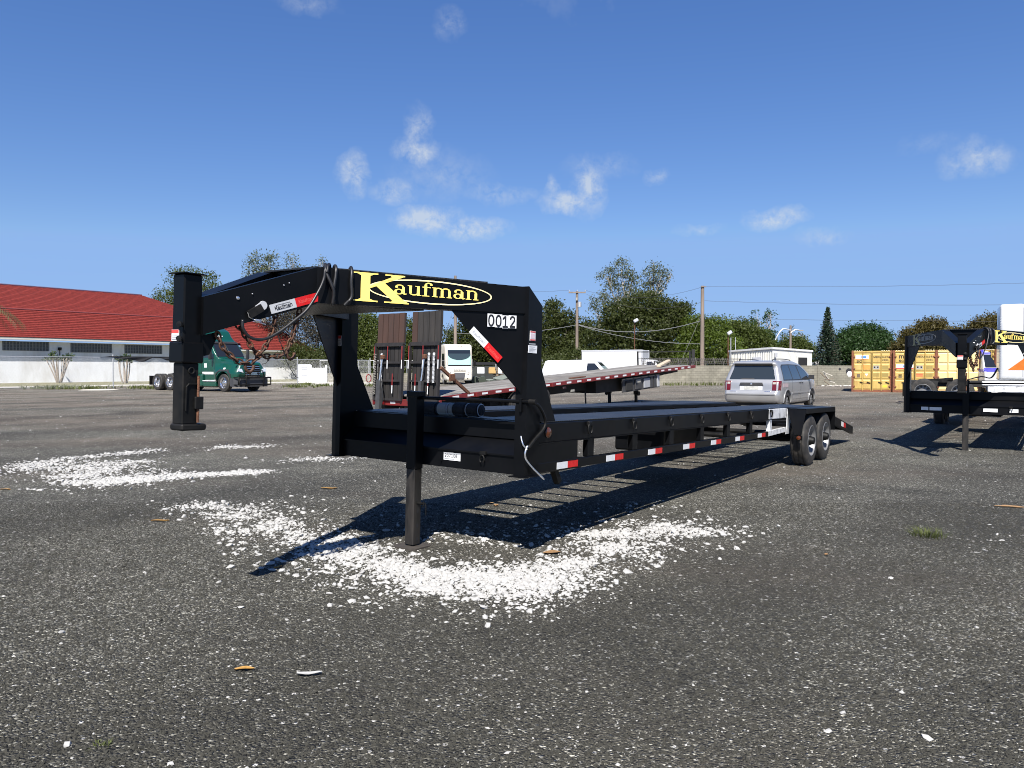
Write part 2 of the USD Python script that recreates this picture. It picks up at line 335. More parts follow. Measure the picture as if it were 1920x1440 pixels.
def trailer(name, label, loc, second=False):
    a = np.array([math.sin(YAW), math.cos(YAW), 0]); r = np.array([math.cos(YAW), -math.sin(YAW), 0]); pi, ro = math.radians(1.47), math.radians(.86 if not second else .2)
    U = a * math.cos(pi) - np.array([0, 0, math.sin(pi)]); V = r * math.cos(ro) - np.array([0, 0, math.sin(ro)])
    W = np.cross(V, U); W /= np.linalg.norm(W); V = np.cross(U, W)
    t = thing(name, label, 'trailer', frame=(V, U, W, loc))
    K = lambda u, v, w: np.array([v, u, w], float)      # local x = right, y = rearward, z = up
    B, T = M['black'], M['tread']
    VR, VL, VC, H = 1.04, -1.09, -.025, 1.065; DT = 1.093
    # --- side rails and floor
    for sd, v in ((1, VR), (-1, VL)):
        MB().span(K(.03, v, .935), K(6.2, v - sd * .07, DT - .004), .006).build('side_channel', B, t)
        MB().span(K(.03, v - sd * .002, .926), K(6.2, v - sd * .05, .9345), .002).build('channel_flange', B, t)
        MB().span(K(.03, v, .70), K(6.2, v - sd * .05, .776), .004).build('rub_rail', B, t)
        MB().span(K(6.203, v, .945), K(7.1, v - sd * .07, DT - .004), .006).build('side_channel', M['silver'] if sd > 0 else B, t, label='end of the side channel with a sun glint painted in silver' if sd > 0 else None)  # right end pale: sun glint on black paint, put into the colour
        MB().hull([K(u, vv, w) for u, w0, w1 in ((6.203, .705, .775), (7.15, .735, .8)) for vv in (v, v - sd * .05) for w in (w0, w1)]).build('rub_rail', M['silver'] if sd > 0 else B, t)  # right rail end carries the same painted sun glint
        for i, u in enumerate((1.04, 1.91, 2.79, 3.665, 4.55, 5.44, 6.33)):
            MB().span(K(u - .055, v - sd * .008, .777), K(u + .055, v - sd * .06, .934), .004).build('stake_pocket', M['silver'] if (i == 6 and sd > 0) else B, t)  # last right pocket is pale for the painted glint
            m = MB(); c = K(u - .08, v + sd * .025, 1.02); m.tube([c + np.array([0, .034 * math.sin(x), .05 * math.cos(x)]) for x in np.linspace(-2.5, 2.5, 16)], .0075, 8)
            m.span(K(u - .11, v + sd * .001, 1.045), K(u - .05, v + sd * .03, 1.085), .004); m.build('tie_ring', M['blackmat'], t, 40)
        if sd > 0:
            for u in (.465, 1.31, 2.191, 3.089, 3.929, 4.796, 5.716):
                MB().span(K(u, v + .0005, .709), K(u + .168, v + .0025, .763)).build('white_tape', M['white_tape'], t)
                MB().span(K(u + .169, v + .0005, .709), K(u + .337, v + .0025, .763)).build('red_tape', M['red_tape'], t)
            m = MB(); m.lathe([(0, .001), (.004, .042), (.010, .038), (.012, .026), (.016, .018), (.017, .001)], K(.315, v + .001, 1.013), (1, 0, 0), 20); m.build('marker_light', M['amber'], t, 40)
    for sd in (1, -1):
        MB().span(K(.236, VC + sd * .43, DT), K(7.1, VC + sd * (H - .012), DT + .006)).build('deck_plate', T, t)
        MB().span(K(7.1, VC + sd * .43, DT), K(9.0, VC + sd * (H - .012), DT + .006)).build('deck_plate', T, t)
        MB().span(K(.2, VC + sd * .36, .955), K(9.0, VC + sd * .46, DT - .002), .004).build('main_beam', B, t)
    for i in range(20):
        u = .42 + i * .44
        MB().span(K(u, VL + .07, .965 if i % 2 else 1.0), K(u + .05, VR - .07, 1.045 if i % 2 else 1.02)).build('cross_member', B, t)
    MB().span(K(.165, VL + .07, .95), K(.235, VR - .07, DT), .004).build('front_channel', B, t)
    MB().span(K(.236, VL + .3, DT - .05), K(.5, VR - .35, DT + .003)).build('front_plate', T, t)
    # --- front storage tray with sloping lid
    MB().span(K(.045, VL + .0, .69), K(.057, VR - .0, .838), .002).build('tray_front', B, t)
    MB().span(K(.06, VL + .02, .69), K(.9, VR - .02, .71)).build('tray_floor', B, t)
    MB().hull([K(.03, v, .842) for v in (VL + .09, VR - .09)] + [K(.03, v, .83) for v in (VL + .09, VR - .09)] + [K(.20, v, .962) for v in (VL + .09, VR - .09)] + [K(.20, v, .948) for v in (VL + .09, VR - .09)]).build('tray_lid', B, t)
    m = MB(); c = K(.028, .62, .835); m.tube([c + np.array([.022 * math.sin(x), -.012, -.045 + .03 * math.cos(x)]) for x in np.linspace(-2.6, 2.6, 12)], .006, 6); m.span(K(.02, .59, .825), K(.05, .65, .85)); m.build('lid_latch', M['blackmat'], t)
    MB().span(K(.06, VR - .004, .70), K(.80, VR - .03, .933)).build('side_plate', B, t)
    MB().span(K(.06, VL + .004, .70), K(.80, VL + .03, .933)).build('side_plate', B, t)
    MB().span(K(.05, .18, .735), K(.02, .19, .74)).build('bolt', B, t)
    MB().bar(K(.50, VR - .05, .70), K(.57, VR - .05, .59), .05, .05).build('corner_foot', B, t)
    MB().span(K(4.2, VC - .34, .54), K(5.4, VC + .34, .92), .02).build('spare_box', B, t)
    for v in (-.43, .38):
        MB().tube([K(.6, v, .99), K(3, v + .01, .98), K(6.8, v, .99)], .014, 6).build('brake_line', M['cord'], t)
    if not second:
        MB().span(K(.0425, .205, .75), K(.0445, .38, .812)).build('number_sticker', M['sticker'], t)
        m = MB(); put_text(m, '207108', .026, K(.042, .212, .775), (1, 0, 0), (0, 0, 1), .001); m.build('sticker_print', M['ink'], t)
        MB().span(K(.0415, .212, .757), K(.0422, .32, .765)).build('sticker_print', M['greyink'], t)
        MB().span(K(.0415, .205, .80), K(.0422, .38, .812)).build('sticker_print', M['greyink'], t)
    else:
        for v0, v1 in ((-.80, -.68), (-.66, -.46), (.2, .42), (.6, .73)):
            MB().span(K(.0415, v0, .74), K(.0445, v1, .80)).build('number_sticker', M['sticker'], t)
    # --- uprights, beams, gussets
    for sd in (1, -1):
        v = VR if sd > 0 else VL; X = lambda v0: VC + sd * v0
        ho = abs(v - VC)
        MB().hull([K(u, X(h), w) for h in (ho, ho - .10) for u, w in ((-.005, .69), (.19, .69), (-.005, 2.135), (.19, 2.0))]).build('upright', B, t)
        MB().span(K(-.05, X(ho + .03), .684), K(.2, X(ho - .12), .690)).build('base_plate', B, t)
        MB().hull([K(u, X(h), w) for h in (ho - .03, ho - .045) for u, w in ((.19, 1.62), (.19, DT), (.475, DT), (.44, 1.12))]).build('rear_brace', B, t)
        # beam along the sign, and the dropped part to the coupler; q: distance forward along the beam
        D = np.array([-sd * math.sin(math.radians(27.3)), -math.cos(math.radians(27.3)), 0]); N = np.array([sd * math.cos(math.radians(27.3)), -math.sin(math.radians(27.3)), 0])
        P = K(0, X(ho - .03), 0) + N * .003
        top, bot = lambda q: 2.131 + .004 * q, lambda q: 1.929 - .006 * q - .09 * max(0, q - 1.35)
        MB().hull([P + D * q - N * k + np.array([0, 0, w]) for q in (-.0, 1.35, 1.583) for w in (top(q), bot(q)) for k in (0, .11)]).build('neck_beam', B, t)
        MB().poly(Polygon([(0, 1.305), (.0, 1.935), (.613, 1.924)]), P - N * .012, D if sd < 0 else D, (0, 0, 1), .01 * (1 if sd > 0 else -1)).build('gusset', B, t)
        E0 = P + D * 1.583; E1 = K(-2.13, VC + .055 + sd * .095, 0); d2 = (E1 - E0); L2 = np.linalg.norm(d2); d2 /= L2; n2 = np.cross(d2, (0, 0, 1)); n2 *= np.sign(np.dot(n2, N))
        Z = lambda q, w: np.array([0, 0, w])
        MB().hull([E0 + d2 * q - n2 * k + Z(q, w) for q, w0, w1 in ((0, 2.137, 1.892), (L2, 1.876, 1.648)) for w in (w0, w1) for k in (0, .11)]).build('neck_arm', B, t)
        MB().hull([E0 + d2 * q - n2 * k + Z(q, w) for q, w in ((L2 - .12, 1.675), (L2, 1.64), (L2 - .06, 1.53), (L2, 1.512)) for k in (.05, .065)]).build('arm_gusset', B, t)
        pass
        off = N * .0015; flip = 1 if sd > 0 else -1
        e1 = -D if sd > 0 else D; s0 = P + off + (D * 1.337 if sd > 0 else D * .303)
        wq = lambda q: np.array([0, 0, 1.897 - .012 * 1.0])
        e2 = np.array([0, 0, 1.0]) + (-D) * 0; sl = e1
        for nm, g, mt in (('sign_initial', GK, 'yellow'), ('sign_ring', GE, 'cream_line'), ('sign_word', GW, 'cream_line')):
            if second and sd < 0: mt = {'yellow': 'shaded_yellow', 'cream_line': 'dim_white'}[mt]  # this sign faces away from the sun: shade painted by darker vinyl
            gg = affinity.scale(g, .925, .196, origin=(0, 0))
            mm = MB(); base = s0 + np.array([0, 0, 1.934])
            mm.poly(gg, base, sl, e2, .0015); mm.build(nm, M[mt if nm != 'sign_word' else ('yellow' if mt == 'cream_line' else mt)], t)
        if sd > 0:
            # decals on the gusset and the arm
            if not second:
                xs = [.388, .30, .245, .2, .108]
                for i in range(4):
                    x0, x1 = (.322, .261, .2, .148)[i], (.263, .202, .15, .081)[i]; zb = (1.813, 1.812, 1.807, 1.811)[i]
                    MB().poly(sbox(0, 0, x0 - x1, .096), P + D * x0 + N * (.0006 + .0004 * i) + np.array([0, 0, zb]), -D, (0, 0, 1), .001).build('number_plate', M['sticker'], t)
                    mm = MB(); put_text(mm, '0012'[i], .083, P + D * ((x0 + x1) / 2) + N * (.003 + .0004 * i) + np.array([0, 0, zb + .048]), -D, (0, 0, 1), .001, True, .8, True); mm.build('digit', M['ink'], t)
            e = -D * .745 + np.array([0, 0, -.667]); e /= np.linalg.norm(e); pe = np.cross(N, e)
            o = P + D * .470 + np.array([0, 0, 1.765]) + N * .001
            MB().poly(sbox(0, 0, .165, .057), o, e, pe, .0015).build('white_tape', M['white_tape'], t)
            MB().poly(sbox(.166, 0, .325, .057), o, e, pe, .0015).build('red_tape', M['red_tape'], t)
            mm = MB(); put_text(mm, 'Kaufman', .022, o + e * .083 + pe * .028 + N * .0016, e, pe, .0006, True, 1, True); mm.build('tape_print', M['greyink'], t)
            mm = MB(); put_text(mm, 'Kaufman', .022, o + e * .245 + pe * .028 + N * .0016, e, pe, .0006, True, 1, True); mm.build('tape_print', M['redink'], t)
            e = -d2 + np.array([0, 0, .335]); e /= np.linalg.norm(e); pe = np.cross(n2, e)
            o = E0 + d2 * .312 + np.array([0, 0, 1.803]) + n2 * .001
            MB().poly(sbox(0, 0, .182, .058), o, e, pe, .0015).build('silver_tape', M['grey_tape'], t)
            MB().poly(sbox(.183, 0, .35, .058), o, e, pe, .0015).build('red_tape', M['red_tape'], t)
            mm = MB(); put_text(mm, 'Kaufman', .022, o + e * .093 + pe * .029 + n2 * .0022, e, pe, .0006, True, 1, True); mm.build('tape_print', M['ink'], t)
            mm = MB(); mm.poly(sbox(.042, .012, .144, .046).difference(sbox(.045, .015, .141, .043)), o + n2 * .0016, e, pe, .0005); mm.build('tape_print', M['ink'], t)
            mm = MB(); put_text(mm, 'Kaufman', .022, o + e * .265 + pe * .029 + n2 * .0016, e, pe, .0006, True, 1, True); mm.build('tape_print', M['redink'], t)
            # breakaway box, disc, bolts
            bo = E0 + d2 * .472 + np.array([0, 0, 1.808]); be = -d2 * .84 + np.array([0, 0, .54]); be /= np.linalg.norm(be); bp = np.cross(n2, be)
            mm = MB(); mm.poly(sbox(-.01, -.045, .088, .002), bo + n2 * .001, be, bp, .035); mm.build('breakaway_box', M['blackmat'], t)
            mm = MB(); mm.poly(Polygon([(.06, -.045), (.06, .003), (.10, .008)] + [(.105 + .028 * math.cos(x), -.015 + .028 * math.sin(x)) for x in np.linspace(1.3, -1.5, 10)]), bo + n2 * .002, be, bp, .012); mm.build('breakaway_bracket', M['grey_tape'], t)
            for q, w, rr in ((.533, 1.884, .012), (.442, 1.919, .005), (.234, 1.993, .005), (.198, 2.011, .005), (.385, 1.851, .01), (.412, 1.832, .008)):
                mm = MB(); mm.lathe([(0, .001), (0, rr), (.006, rr * .8), (.008, .001)], E0 + d2 * q + np.array([0, 0, w]) + n2 * (.001 if w > 1.85 else .014), n2, 10); mm.build('bolt', M['bright'], t, 40)
            mm = MB(); mm.tube([E0 + d2 * q + n2 * .025 + np.array([0, 0, w]) for q, w in ((.478, 1.80), (.468, 1.77), (.435, 1.757), (.40, 1.742), (.36, 1.732))], .003, 6); mm.build('breakaway_cable', M['bright'], t)
            mm = MB(); mm.lathe([(-.012, .001), (-.012, .011), (.012, .011), (.012, .001)], E0 + d2 * .418 + n2 * .03 + np.array([0, 0, 1.752]), d2, 10); mm.build('cable_clip', M['bright'], t)
            for j, pts in enumerate((((.644, 1.664), (.602, 1.572), (.551, 1.525), (.49, 1.491), (.407, 1.501), (.363, 1.556), (.319, 1.622), (.285, 1.713), (.269, 1.815)), ((.509, 1.73), (.456, 1.665), (.402, 1.581), (.345, 1.54), (.252, 1.537), (.186, 1.557), (.158, 1.61), (.13, 1.684), (.113, 1.758), (.084, 1.85)))):
                p3 = curve([E0 + d2 * q - n2 * (.03 + .035 * j) + np.array([0, 0, w]) for q, w in pts], 160); ln = np.r_[0, np.cumsum(np.linalg.norm(np.diff(p3, axis=0), axis=1))]
                nl = int(ln[-1] / .034); hook = MB(); k = int(len(p3) * (.42 if j == 0 else .62)); hc = p3[k]
                hook.tube(curve([hc + d2 * 0 + np.array([0, 0, .0]), hc + np.array([0, 0, -.035]), hc + d2 * -.025 + np.array([0, 0, -.06]), hc + d2 * -.05 + np.array([0, 0, -.04]), hc + d2 * -.052 + np.array([0, 0, -.015])], 14), .010, 8)
                hp = hook.build('safety_chain', M['chain'], t, True)
                for i in range(nl):
                    c = np.array([np.interp((i + .5) / nl * ln[-1], ln, p3[:, k2]) for k2 in range(3)]); dd = np.array([np.interp(min(ln[-1], (i + .6) / nl * ln[-1]), ln, p3[:, k2]) for k2 in range(3)]) - c; dd /= np.linalg.norm(dd)
                    sdv = n2 if i % 2 else np.cross(n2, dd); sdv = sdv / np.linalg.norm(sdv)
                    lk = MB(); loop = [c + dd * (.027 * math.cos(x)) * 1.0 + sdv * .015 * math.sin(x) for x in np.linspace(0, 2 * math.pi, 13)]
                    lk.tube(loop, .0062, 6, False); lk.build('chain_link', M['chain'] if (i + j) % 5 else M['rust'], hp, True)
            # looped trailer cord over the beam and its tail to the coupler
            q = lambda t_, w, k: P + D * t_ + N * k + np.array([0, 0, w])
            mm = MB()
            for lp in ([q(1.375, 1.92, .03), q(1.355, 1.96, .03), q(1.36, 2.05, .028), q(1.355, 2.12, .018), q(1.35, 2.158, -.02), q(1.34, 2.15, -.09), q(1.335, 2.10, -.135)], [q(1.375, 1.925, .03), q(1.40, 1.895, .02)],
                       [q(1.475, 1.90, .03), q(1.48, 1.99, .035), q(1.468, 2.08, .03), q(1.462, 2.135, .018), q(1.46, 2.16, -.02), q(1.45, 2.15, -.09), q(1.44, 2.10, -.13)],
                       [q(1.485, 1.89, .03), q(1.48, 1.97, .045), q(1.50, 2.03, .045), q(1.53, 2.10, .03), q(1.53, 2.15, .0), q(1.52, 2.165, -.05), q(1.51, 2.11, -.13)],
                       [q(1.47, 2.11, -.13), q(1.49, 2.165, -.05), q(1.515, 2.15, .01), q(1.53, 2.10, .04)]):
                mm.tube(curve(lp, 30), .0112, 8)
            mm.tube(curve([q(1.50, 2.168, -.04), q(1.535, 2.13, .03)] + [E0 + d2 * a_ + n2 * .05 + np.array([0, 0, b_]) for a_, b_ in ((-.022, 2.055), (.015, 1.97), (.089, 1.851), (.18, 1.768), (.288, 1.685), (.376, 1.64), (.463, 1.642), (.515, 1.695), (.52, 1.75))], 70), .0100, 8)
            mm.build('wiring_cord', M['cord'], t, True)
            mm = MB(); mm.tube(curve([E0 + d2 * a_ - n2 * .01 + np.array([0, 0, b_]) for a_, b_ in ((.36, 1.73), (.289, 1.726), (.231, 1.599), (.192, 1.498), (.134, 1.413), (.11, 1.40))], 30), .0025, 6); mm.build('thin_wire', M['cord'], t)
    m = MB()
    for w0, w1, inset, u0, u1 in ((1.905, 1.914, .1, -1.36, -.66), (2.139, 2.150, .05, -1.38, -.25)):
        vb = lambda u: 1.01 - VC - abs(u) * math.tan(math.radians(27.3)) - inset
        m.hull([K(u, VC + s * vb(u), w) for u in (u0, u1) for s in (1, -1) for w in (w0, w1)])
    m.build('neck_platform', T, t)
    for u in (-1.34, -.70):
        k = 1.035 - abs(u) * math.tan(math.radians(27.3)) - .13; MB().span(K(u, VC - k, 1.915), K(u + .012, VC + k, 2.138)).build('platform_frame', B, t)
    # --- coupler
    cv, cu = VC + .055, -2.175
    MB().span(K(cu - .06, cv - .06, 1.575), K(cu + .06, cv + .06, 2.004), .008).build('coupler_tube', B, t)
    MB().span(K(cu - .078, cv - .078, 2.004), K(cu + .078, cv + .078, 2.011), .002).build('tube_cap', B, t)
    MB().span(K(cu - .072, cv - .072, 1.475), K(cu + .072, cv + .072, 1.60), .008).build('collar', B, t)
    MB().span(K(cu - .052, cv - .052, 1.11), K(cu + .052, cv + .052, 1.476), .006).build('inner_tube', M['blackmat'], t)
    MB().span(K(cu - .062, cv - .062, 1.072), K(cu + .105, cv + .068, 1.112), .010).build('coupler_jaw', M['blackmat'], t)
    m = MB(); m.cyl(K(cu + .045, cv + .062, 1.12), K(cu + .045, cv + .062, 1.40), .008, 8); m.build('release_rod', M['rust'], t)
    MB().span(K(cu + .02, cv + .054, 1.2), K(cu + .075, cv + .075, 1.275), .004).build('release_block', M['blackmat'], t)
    m = MB(); m.tube([K(cu - .03, cv + .056, 1.19), K(cu - .03, cv + .058, 1.335), K(cu - .015, cv + .058, 1.35), K(cu + .04, cv + .058, 1.35)], .005, 6); m.build('release_handle', M['blackmat'], t)
    m = MB(); m.tube([K(cu + .018 * math.cos(x), cv + .057, 1.43 + .018 * math.sin(x)) for x in np.linspace(0, 6.28, 14)], .004, 6); m.build('pin_ring', M['blackmat'], t)
    for w in (1.70, 1.615):
        m = MB(); m.lathe([(0, .012), (.016, .012), (.016, .018), (.026, .018), (.028, .001)], K(cu - .06, cv + .045, w), (.3, -1, .1), 8); m.bar(K(cu - .082, cv + .025, w + .006), K(cu - .082, cv + .078, w - .006), .008, .014); m.build('wing_bolt', M['blackmat'], t, 40)
    MB().span(K(cu - .0625, cv - .058, 1.605), K(cu - .0605, cv + .018, 1.672)).build('warning_label', M['sticker'], t)
    MB().span(K(cu - .064, cv - .056, 1.652), K(cu - .0626, cv + .016, 1.671)).build('label_print', M['redink'], t)
    for i in range(3): MB().span(K(cu - .064, cv - .05, 1.612 + i * .011), K(cu - .0626, cv + .01, 1.616 + i * .011)).build('label_print', M['greyink'], t)
    # --- jack, shaft and crank
    jv = VC - .045
    MB().span(K(-.06, jv - .052, .655), K(.044, jv + .052, 1.30), .006).build('jack_sleeve', B, t)
    MB().span(K(-.066, jv - .06, 1.255), K(.05, jv + .06, 1.305), .006).build('jack_cap', B, t)
    m = MB(); m.span(K(-.056, jv - .047, .02), K(.038, jv + .047, .656), .005); m.build('jack_leg', pm('worn_steel', (.011, .010, .009), .55, .2, .4, 12, .12, dirt=(.06, .05, .042), dscale=14, dlo=.45, dhi=.8, damt=.6, stretch=(1, 1, .25)), t)
    m = MB()
    for w in (.30, .18, .07): m.lathe([(0, .0005), (.0015, .016), (.0015, .0005)], K(-.008, jv + .0475, w), (1, 0, 0), 14)
    m.build('leg_hole', M['ink'], t)
    MB().span(K(-.052, jv - .045, .35), K(.036, jv + .045, .36)).build('leg_seam', M['rust'], t)
    m = MB(); m.cyl(K(-.008, jv + .04, .37), K(-.008, jv + .10, .37), .012, 10); m.tube([K(-.008, jv + .10, .37), K(-.008, jv + .135, .375), K(-.008, jv + .14, .34), K(-.008, jv + .14, .28)], .005, 6); m.tube([K(-.008, jv + .10, .34), K(-.008, jv + .115, .355), K(-.008, jv + .115, .39)], .005, 6); m.build('leg_pin', M['blackmat'], t)
    MB().hull([K(-.008 + a_ * .13, jv + b_ * .125, w) for a_, b_ in ((1, .75), (1, -.75), (-1, .75), (-1, -.75), (.75, 1), (.75, -1), (-.75, 1), (-.75, -1)) for w in (-.012 + a_ * 0, .012)]).build('jack_foot', pm('dusty_foot_steel', (.035, .029, .024), .8, 0, .4, 20), t)
    m = MB(); m.cyl(K(-.005, jv + .05, 1.252), K(-.005, VR + .06, 1.262), .014, 12); m.build('jack_shaft', B, t, 40)
    m = MB(); m.span(K(-.03, VR - .05, 1.18), K(.02, VR - .03, 1.285), .004); m.build('shaft_bracket', B, t)
    m = MB(); m.cyl(K(-.005, VR + .03, 1.262), K(-.005, VR + .09, 1.262), .02, 12); m.build('shaft_collar', M['blackmat'], t, 40)
    m = MB(); m.tube(curve([K(.0, VR + .05, 1.258), K(.10, VR + .04, 1.235), K(.19, VR + .03, 1.17), K(.235, VR + .025, 1.105), K(.21, VR + .025, 1.045), K(.11, VR + .02, .98), K(.01, VR + .02, .91)], 40), .0115, 10); m.build('crank_arm', M['blackmat'], t, True)
    m = MB(); m.tube(curve([K(.0, VR + .02, .93), K(-.03, VR + .02, .875), K(-.01, VR + .02, .82), K(.07, VR + .03, .75), K(.195, VR + .05, .66)], 30), .0075, 8); m.build('crank_handle', M['bright'], t, True)
    m = MB(); m.tube(curve([K(-.035, VR - .02, 1.0), K(-.045, VR + .0, .96), K(-.04, VR + .012, .93), K(-.0, VR + .02, .90)], 14), .006, 6); m.build('crank_clip', M['bright'], t, True)
    # --- labels on upright
    if not second:
        MB().span(K(.02, VR + .0005, 1.725), K(.095, VR + .0025, 1.80)).build('warning_label', M['sticker'], t)
        for w in (1.727, 1.788): MB().span(K(.023, VR + .0026, w), K(.092, VR + .0034, w + .01)).build('label_print', M['redink'], t)
        MB().span(K(.03, VR + .0026, 1.742), K(.085, VR + .0034, 1.78)).build('label_print', pm('pink_print', (.62, .5, .54), .5), t)
        MB().span(K(-.0, VR + .0005, 1.632), K(.122, VR + .0025, 1.69)).build('data_label', M['sticker'], t)
        for i in range(5): MB().span(K(.012, VR + .0026, 1.64 + i * .0095), K(.07 + .04 * ((i * 7) % 3) / 2, VR + .0034, 1.643 + i * .0095)).build('label_print', M['greyink'], t)
        MB().span(K(.012, VR + .0005, 1.697), K(.10, VR + .002, 1.706)).build('label_print', M['greyink'], t)
        # inner side of the far upright
        MB().span(K(-.0065, VL + .02, 1.685), K(-.0085, VL + .095, 1.78)).build('warning_label', M['sticker'], t)
        MB().span(K(-.0087, VL + .022, 1.752), K(-.0095, VL + .093, 1.778)).build('label_print', M['redink'], t)
        for i in range(4): MB().span(K(-.0087, VL + .028, 1.692 + i * .013), K(-.0095, VL + .09, 1.697 + i * .013)).build('label_print', M['greyink'], t)
        D = np.array([math.sin(math.radians(27.3)), -math.cos(math.radians(27.3)), 0]); N = np.array([math.cos(math.radians(27.3)), math.sin(math.radians(27.3)), 0]); P = K(0, VL + .03, 0)
        e1 = D
        MB().poly(sbox(0, 0, .07, .096), P + D * .19 + np.array([0, 0, 1.80]) + N * .014, D * 1, (0, 0, 1), .001).build('number_plate', M['grey_tape'], t)
        mm = MB(); put_text(mm, '2', .078, P + D * .225 + np.array([0, 0, 1.848]) + N * .0165, D, (0, 0, 1), .001, True, .8, True); mm.build('digit', M['ink'], t)
    # --- axles, wheels, fenders, dovetail
    for sd in (1, -1):
        v0, v1 = VC + sd * (H + .015), VC + sd * (H + .285); lo = 0 if sd > 0 else -.033
        for u in (7.53, 8.44):
            m = MB(); w = .594 + (u - 7.53) * .0262 + lo; R0 = .392; tw = .235
            prof = [(-.5, .235), (-.52, .27), (-.5, .345), (-.43, .380), (-.36, .390), (-.30, .392), (-.29, .383), (-.26, .383), (-.25, .392), (-.06, .392), (-.05, .383), (.05, .383), (.06, .392), (.25, .392), (.26, .383), (.29, .383), (.30, .392), (.36, .390), (.43, .380), (.5, .345), (.52, .27), (.5, .235)]
            c = K(u, VC + sd * (H + .155), w)
            m.lathe([(h * tw, r_ * R0 / .392) for h, r_ in prof], c, (sd, 0, 0), 44); ty = m.build('tyre', M['rubber'], t, 35)
            m = MB(); m.lathe([(-.1, .236), (.116, .238), (.122, .23), (.10, .215), (.05, .205), (.035, .19), (.045, .12), (.055, .09), (.055, .05)], c, (sd, 0, 0), 32); m.build('rim', M['rim'], ty, 35)
            m = MB(); m.lathe([(.05, .085), (.09, .075), (.13, .06), (.155, .055), (.16, .04), (.16, .001)], c, (sd, 0, 0), 18); m.build('hub', M['blackmat'], ty, 35)
            m = MB()
            for k in range(8):
                x = k * math.pi / 4; m.cyl(c + np.array([sd * .05, .066 * math.cos(x) * 1.5, .066 * math.sin(x) * 1.5]), c + np.array([sd * .075, .066 * math.cos(x) * 1.5, .066 * math.sin(x) * 1.5]), .011, 6)
            m.build('wheel_nuts', M['bright'], ty)
        MB().span(K(7.1, v0, DT - .012), K(9.02, v1, DT), .002).build('fender_top', B, t)
        MB().span(K(7.1, v1, DT - .075), K(9.02, v1 - sd * .006, DT - .0125)).build('fender_lip', B, t)
        MB().hull([K(u, v, w) for k in (0, .006) for u, v, w in ((7.1 + k, v0, DT - .013), (7.1 + k, v1, DT - .013), (7.02 + k, v0 + sd * .12, .70), (7.02 + k, v1 - sd * .04, .70))]).build('fender_front', B, t)
        MB().hull([K(u, v0 - sd * k, w) for k in (0, .006) for u, w in ((7.1, DT - .013), (7.6, DT - .013), (7.6, .70), (7.04, .70))]).build('fender_side', M['silver'] if sd > 0 else B, t)  # right plate pale: glint of the sun painted over black
        MB().span(K(9.02, v0, .70), K(9.014, v1, DT - .013)).build('fender_rear', B, t)
        MB().span(K(7.03, v1 - sd * .13, .62), K(7.045, v1 - sd * .03, .69)).build('light_bracket', B, t)
        m = MB(); m.lathe([(0, .001), (0, .032), (-.012, .03), (-.02, .001)], K(7.03, v1 - sd * .08, .655), (0, 1, 0), 14); m.build('marker_light', M['amber'], t, 40)
        MB().hull([K(u, v, w) for v in (VC + sd * H, VC + sd * (H - .06)) for u, w0, w1 in ((9.0, .93, DT - .005), (12.0, .48, .628)) for w in (w0, w1)]).build('dovetail_rail', B, t)
        MB().span(K(9.0, v0 - sd * .03, .86), K(9.1, v0, DT), .004).build('dovetail_bracket', B, t)
        e = K(3, 0, -.455); e /= np.linalg.norm(e)
        for k, mt in ((0, 'white_tape'), (.2, 'red_tape')):
            if sd > 0: MB().poly(sbox(k, 0, k + .195, .09), K(10.9, VC + H + .0005, .683), e, np.cross((1, 0, 0), e), .002).build(mt, M[mt], t)
        m = MB(); m.lathe([(0, .001), (0, .02), (.012, .018), (.014, .001)], K(10.2, VC + sd * H, .82), (sd, 0, 0), 10); m.build('marker_light', M['red_lens'], t)
        MB().hull([K(u, VC + sd * q, w) for q in (.43, H - .06) for u, w in ((9.0, DT - .002), (9.0, DT + .006), (12.0, .62), (12.0, .628))]).build('dovetail_plate', T, t)
    for u in (7.53, 8.44):
        m = MB(); m.cyl(K(u, VC - 1.12, .58 + (u - 7.53) * .026), K(u, VC + 1.12, .60 + (u - 7.53) * .026), .045, 10); m.build('axle', M['blackmat'], t)
        for sd in (1, -1): MB().tube(curve([K(u - .38, VC + sd * .9, .74), K(u, VC + sd * .9, .66), K(u + .38, VC + sd * .9, .74)], 12), .025, 6).build('leaf_spring', M['blackmat'], t)
    for u in (9.5, 10.1, 10.7, 11.3, 11.9):
        w = DT - .04 - (u - 9) * .152
        MB().span(K(u, VL + .06, w - .06), K(u + .05, VR - .06, w)).build('cross_member', B, t)
    return t


trailer('gooseneck_trailer', 'long black gooseneck car trailer numbered 0012 standing among the near white stones', (-0.7765, 6.394, 0))
trailer('gooseneck_trailer', 'second black gooseneck trailer at the right edge, in front of the white tractor', (8.32, 13.94, -.03), True)

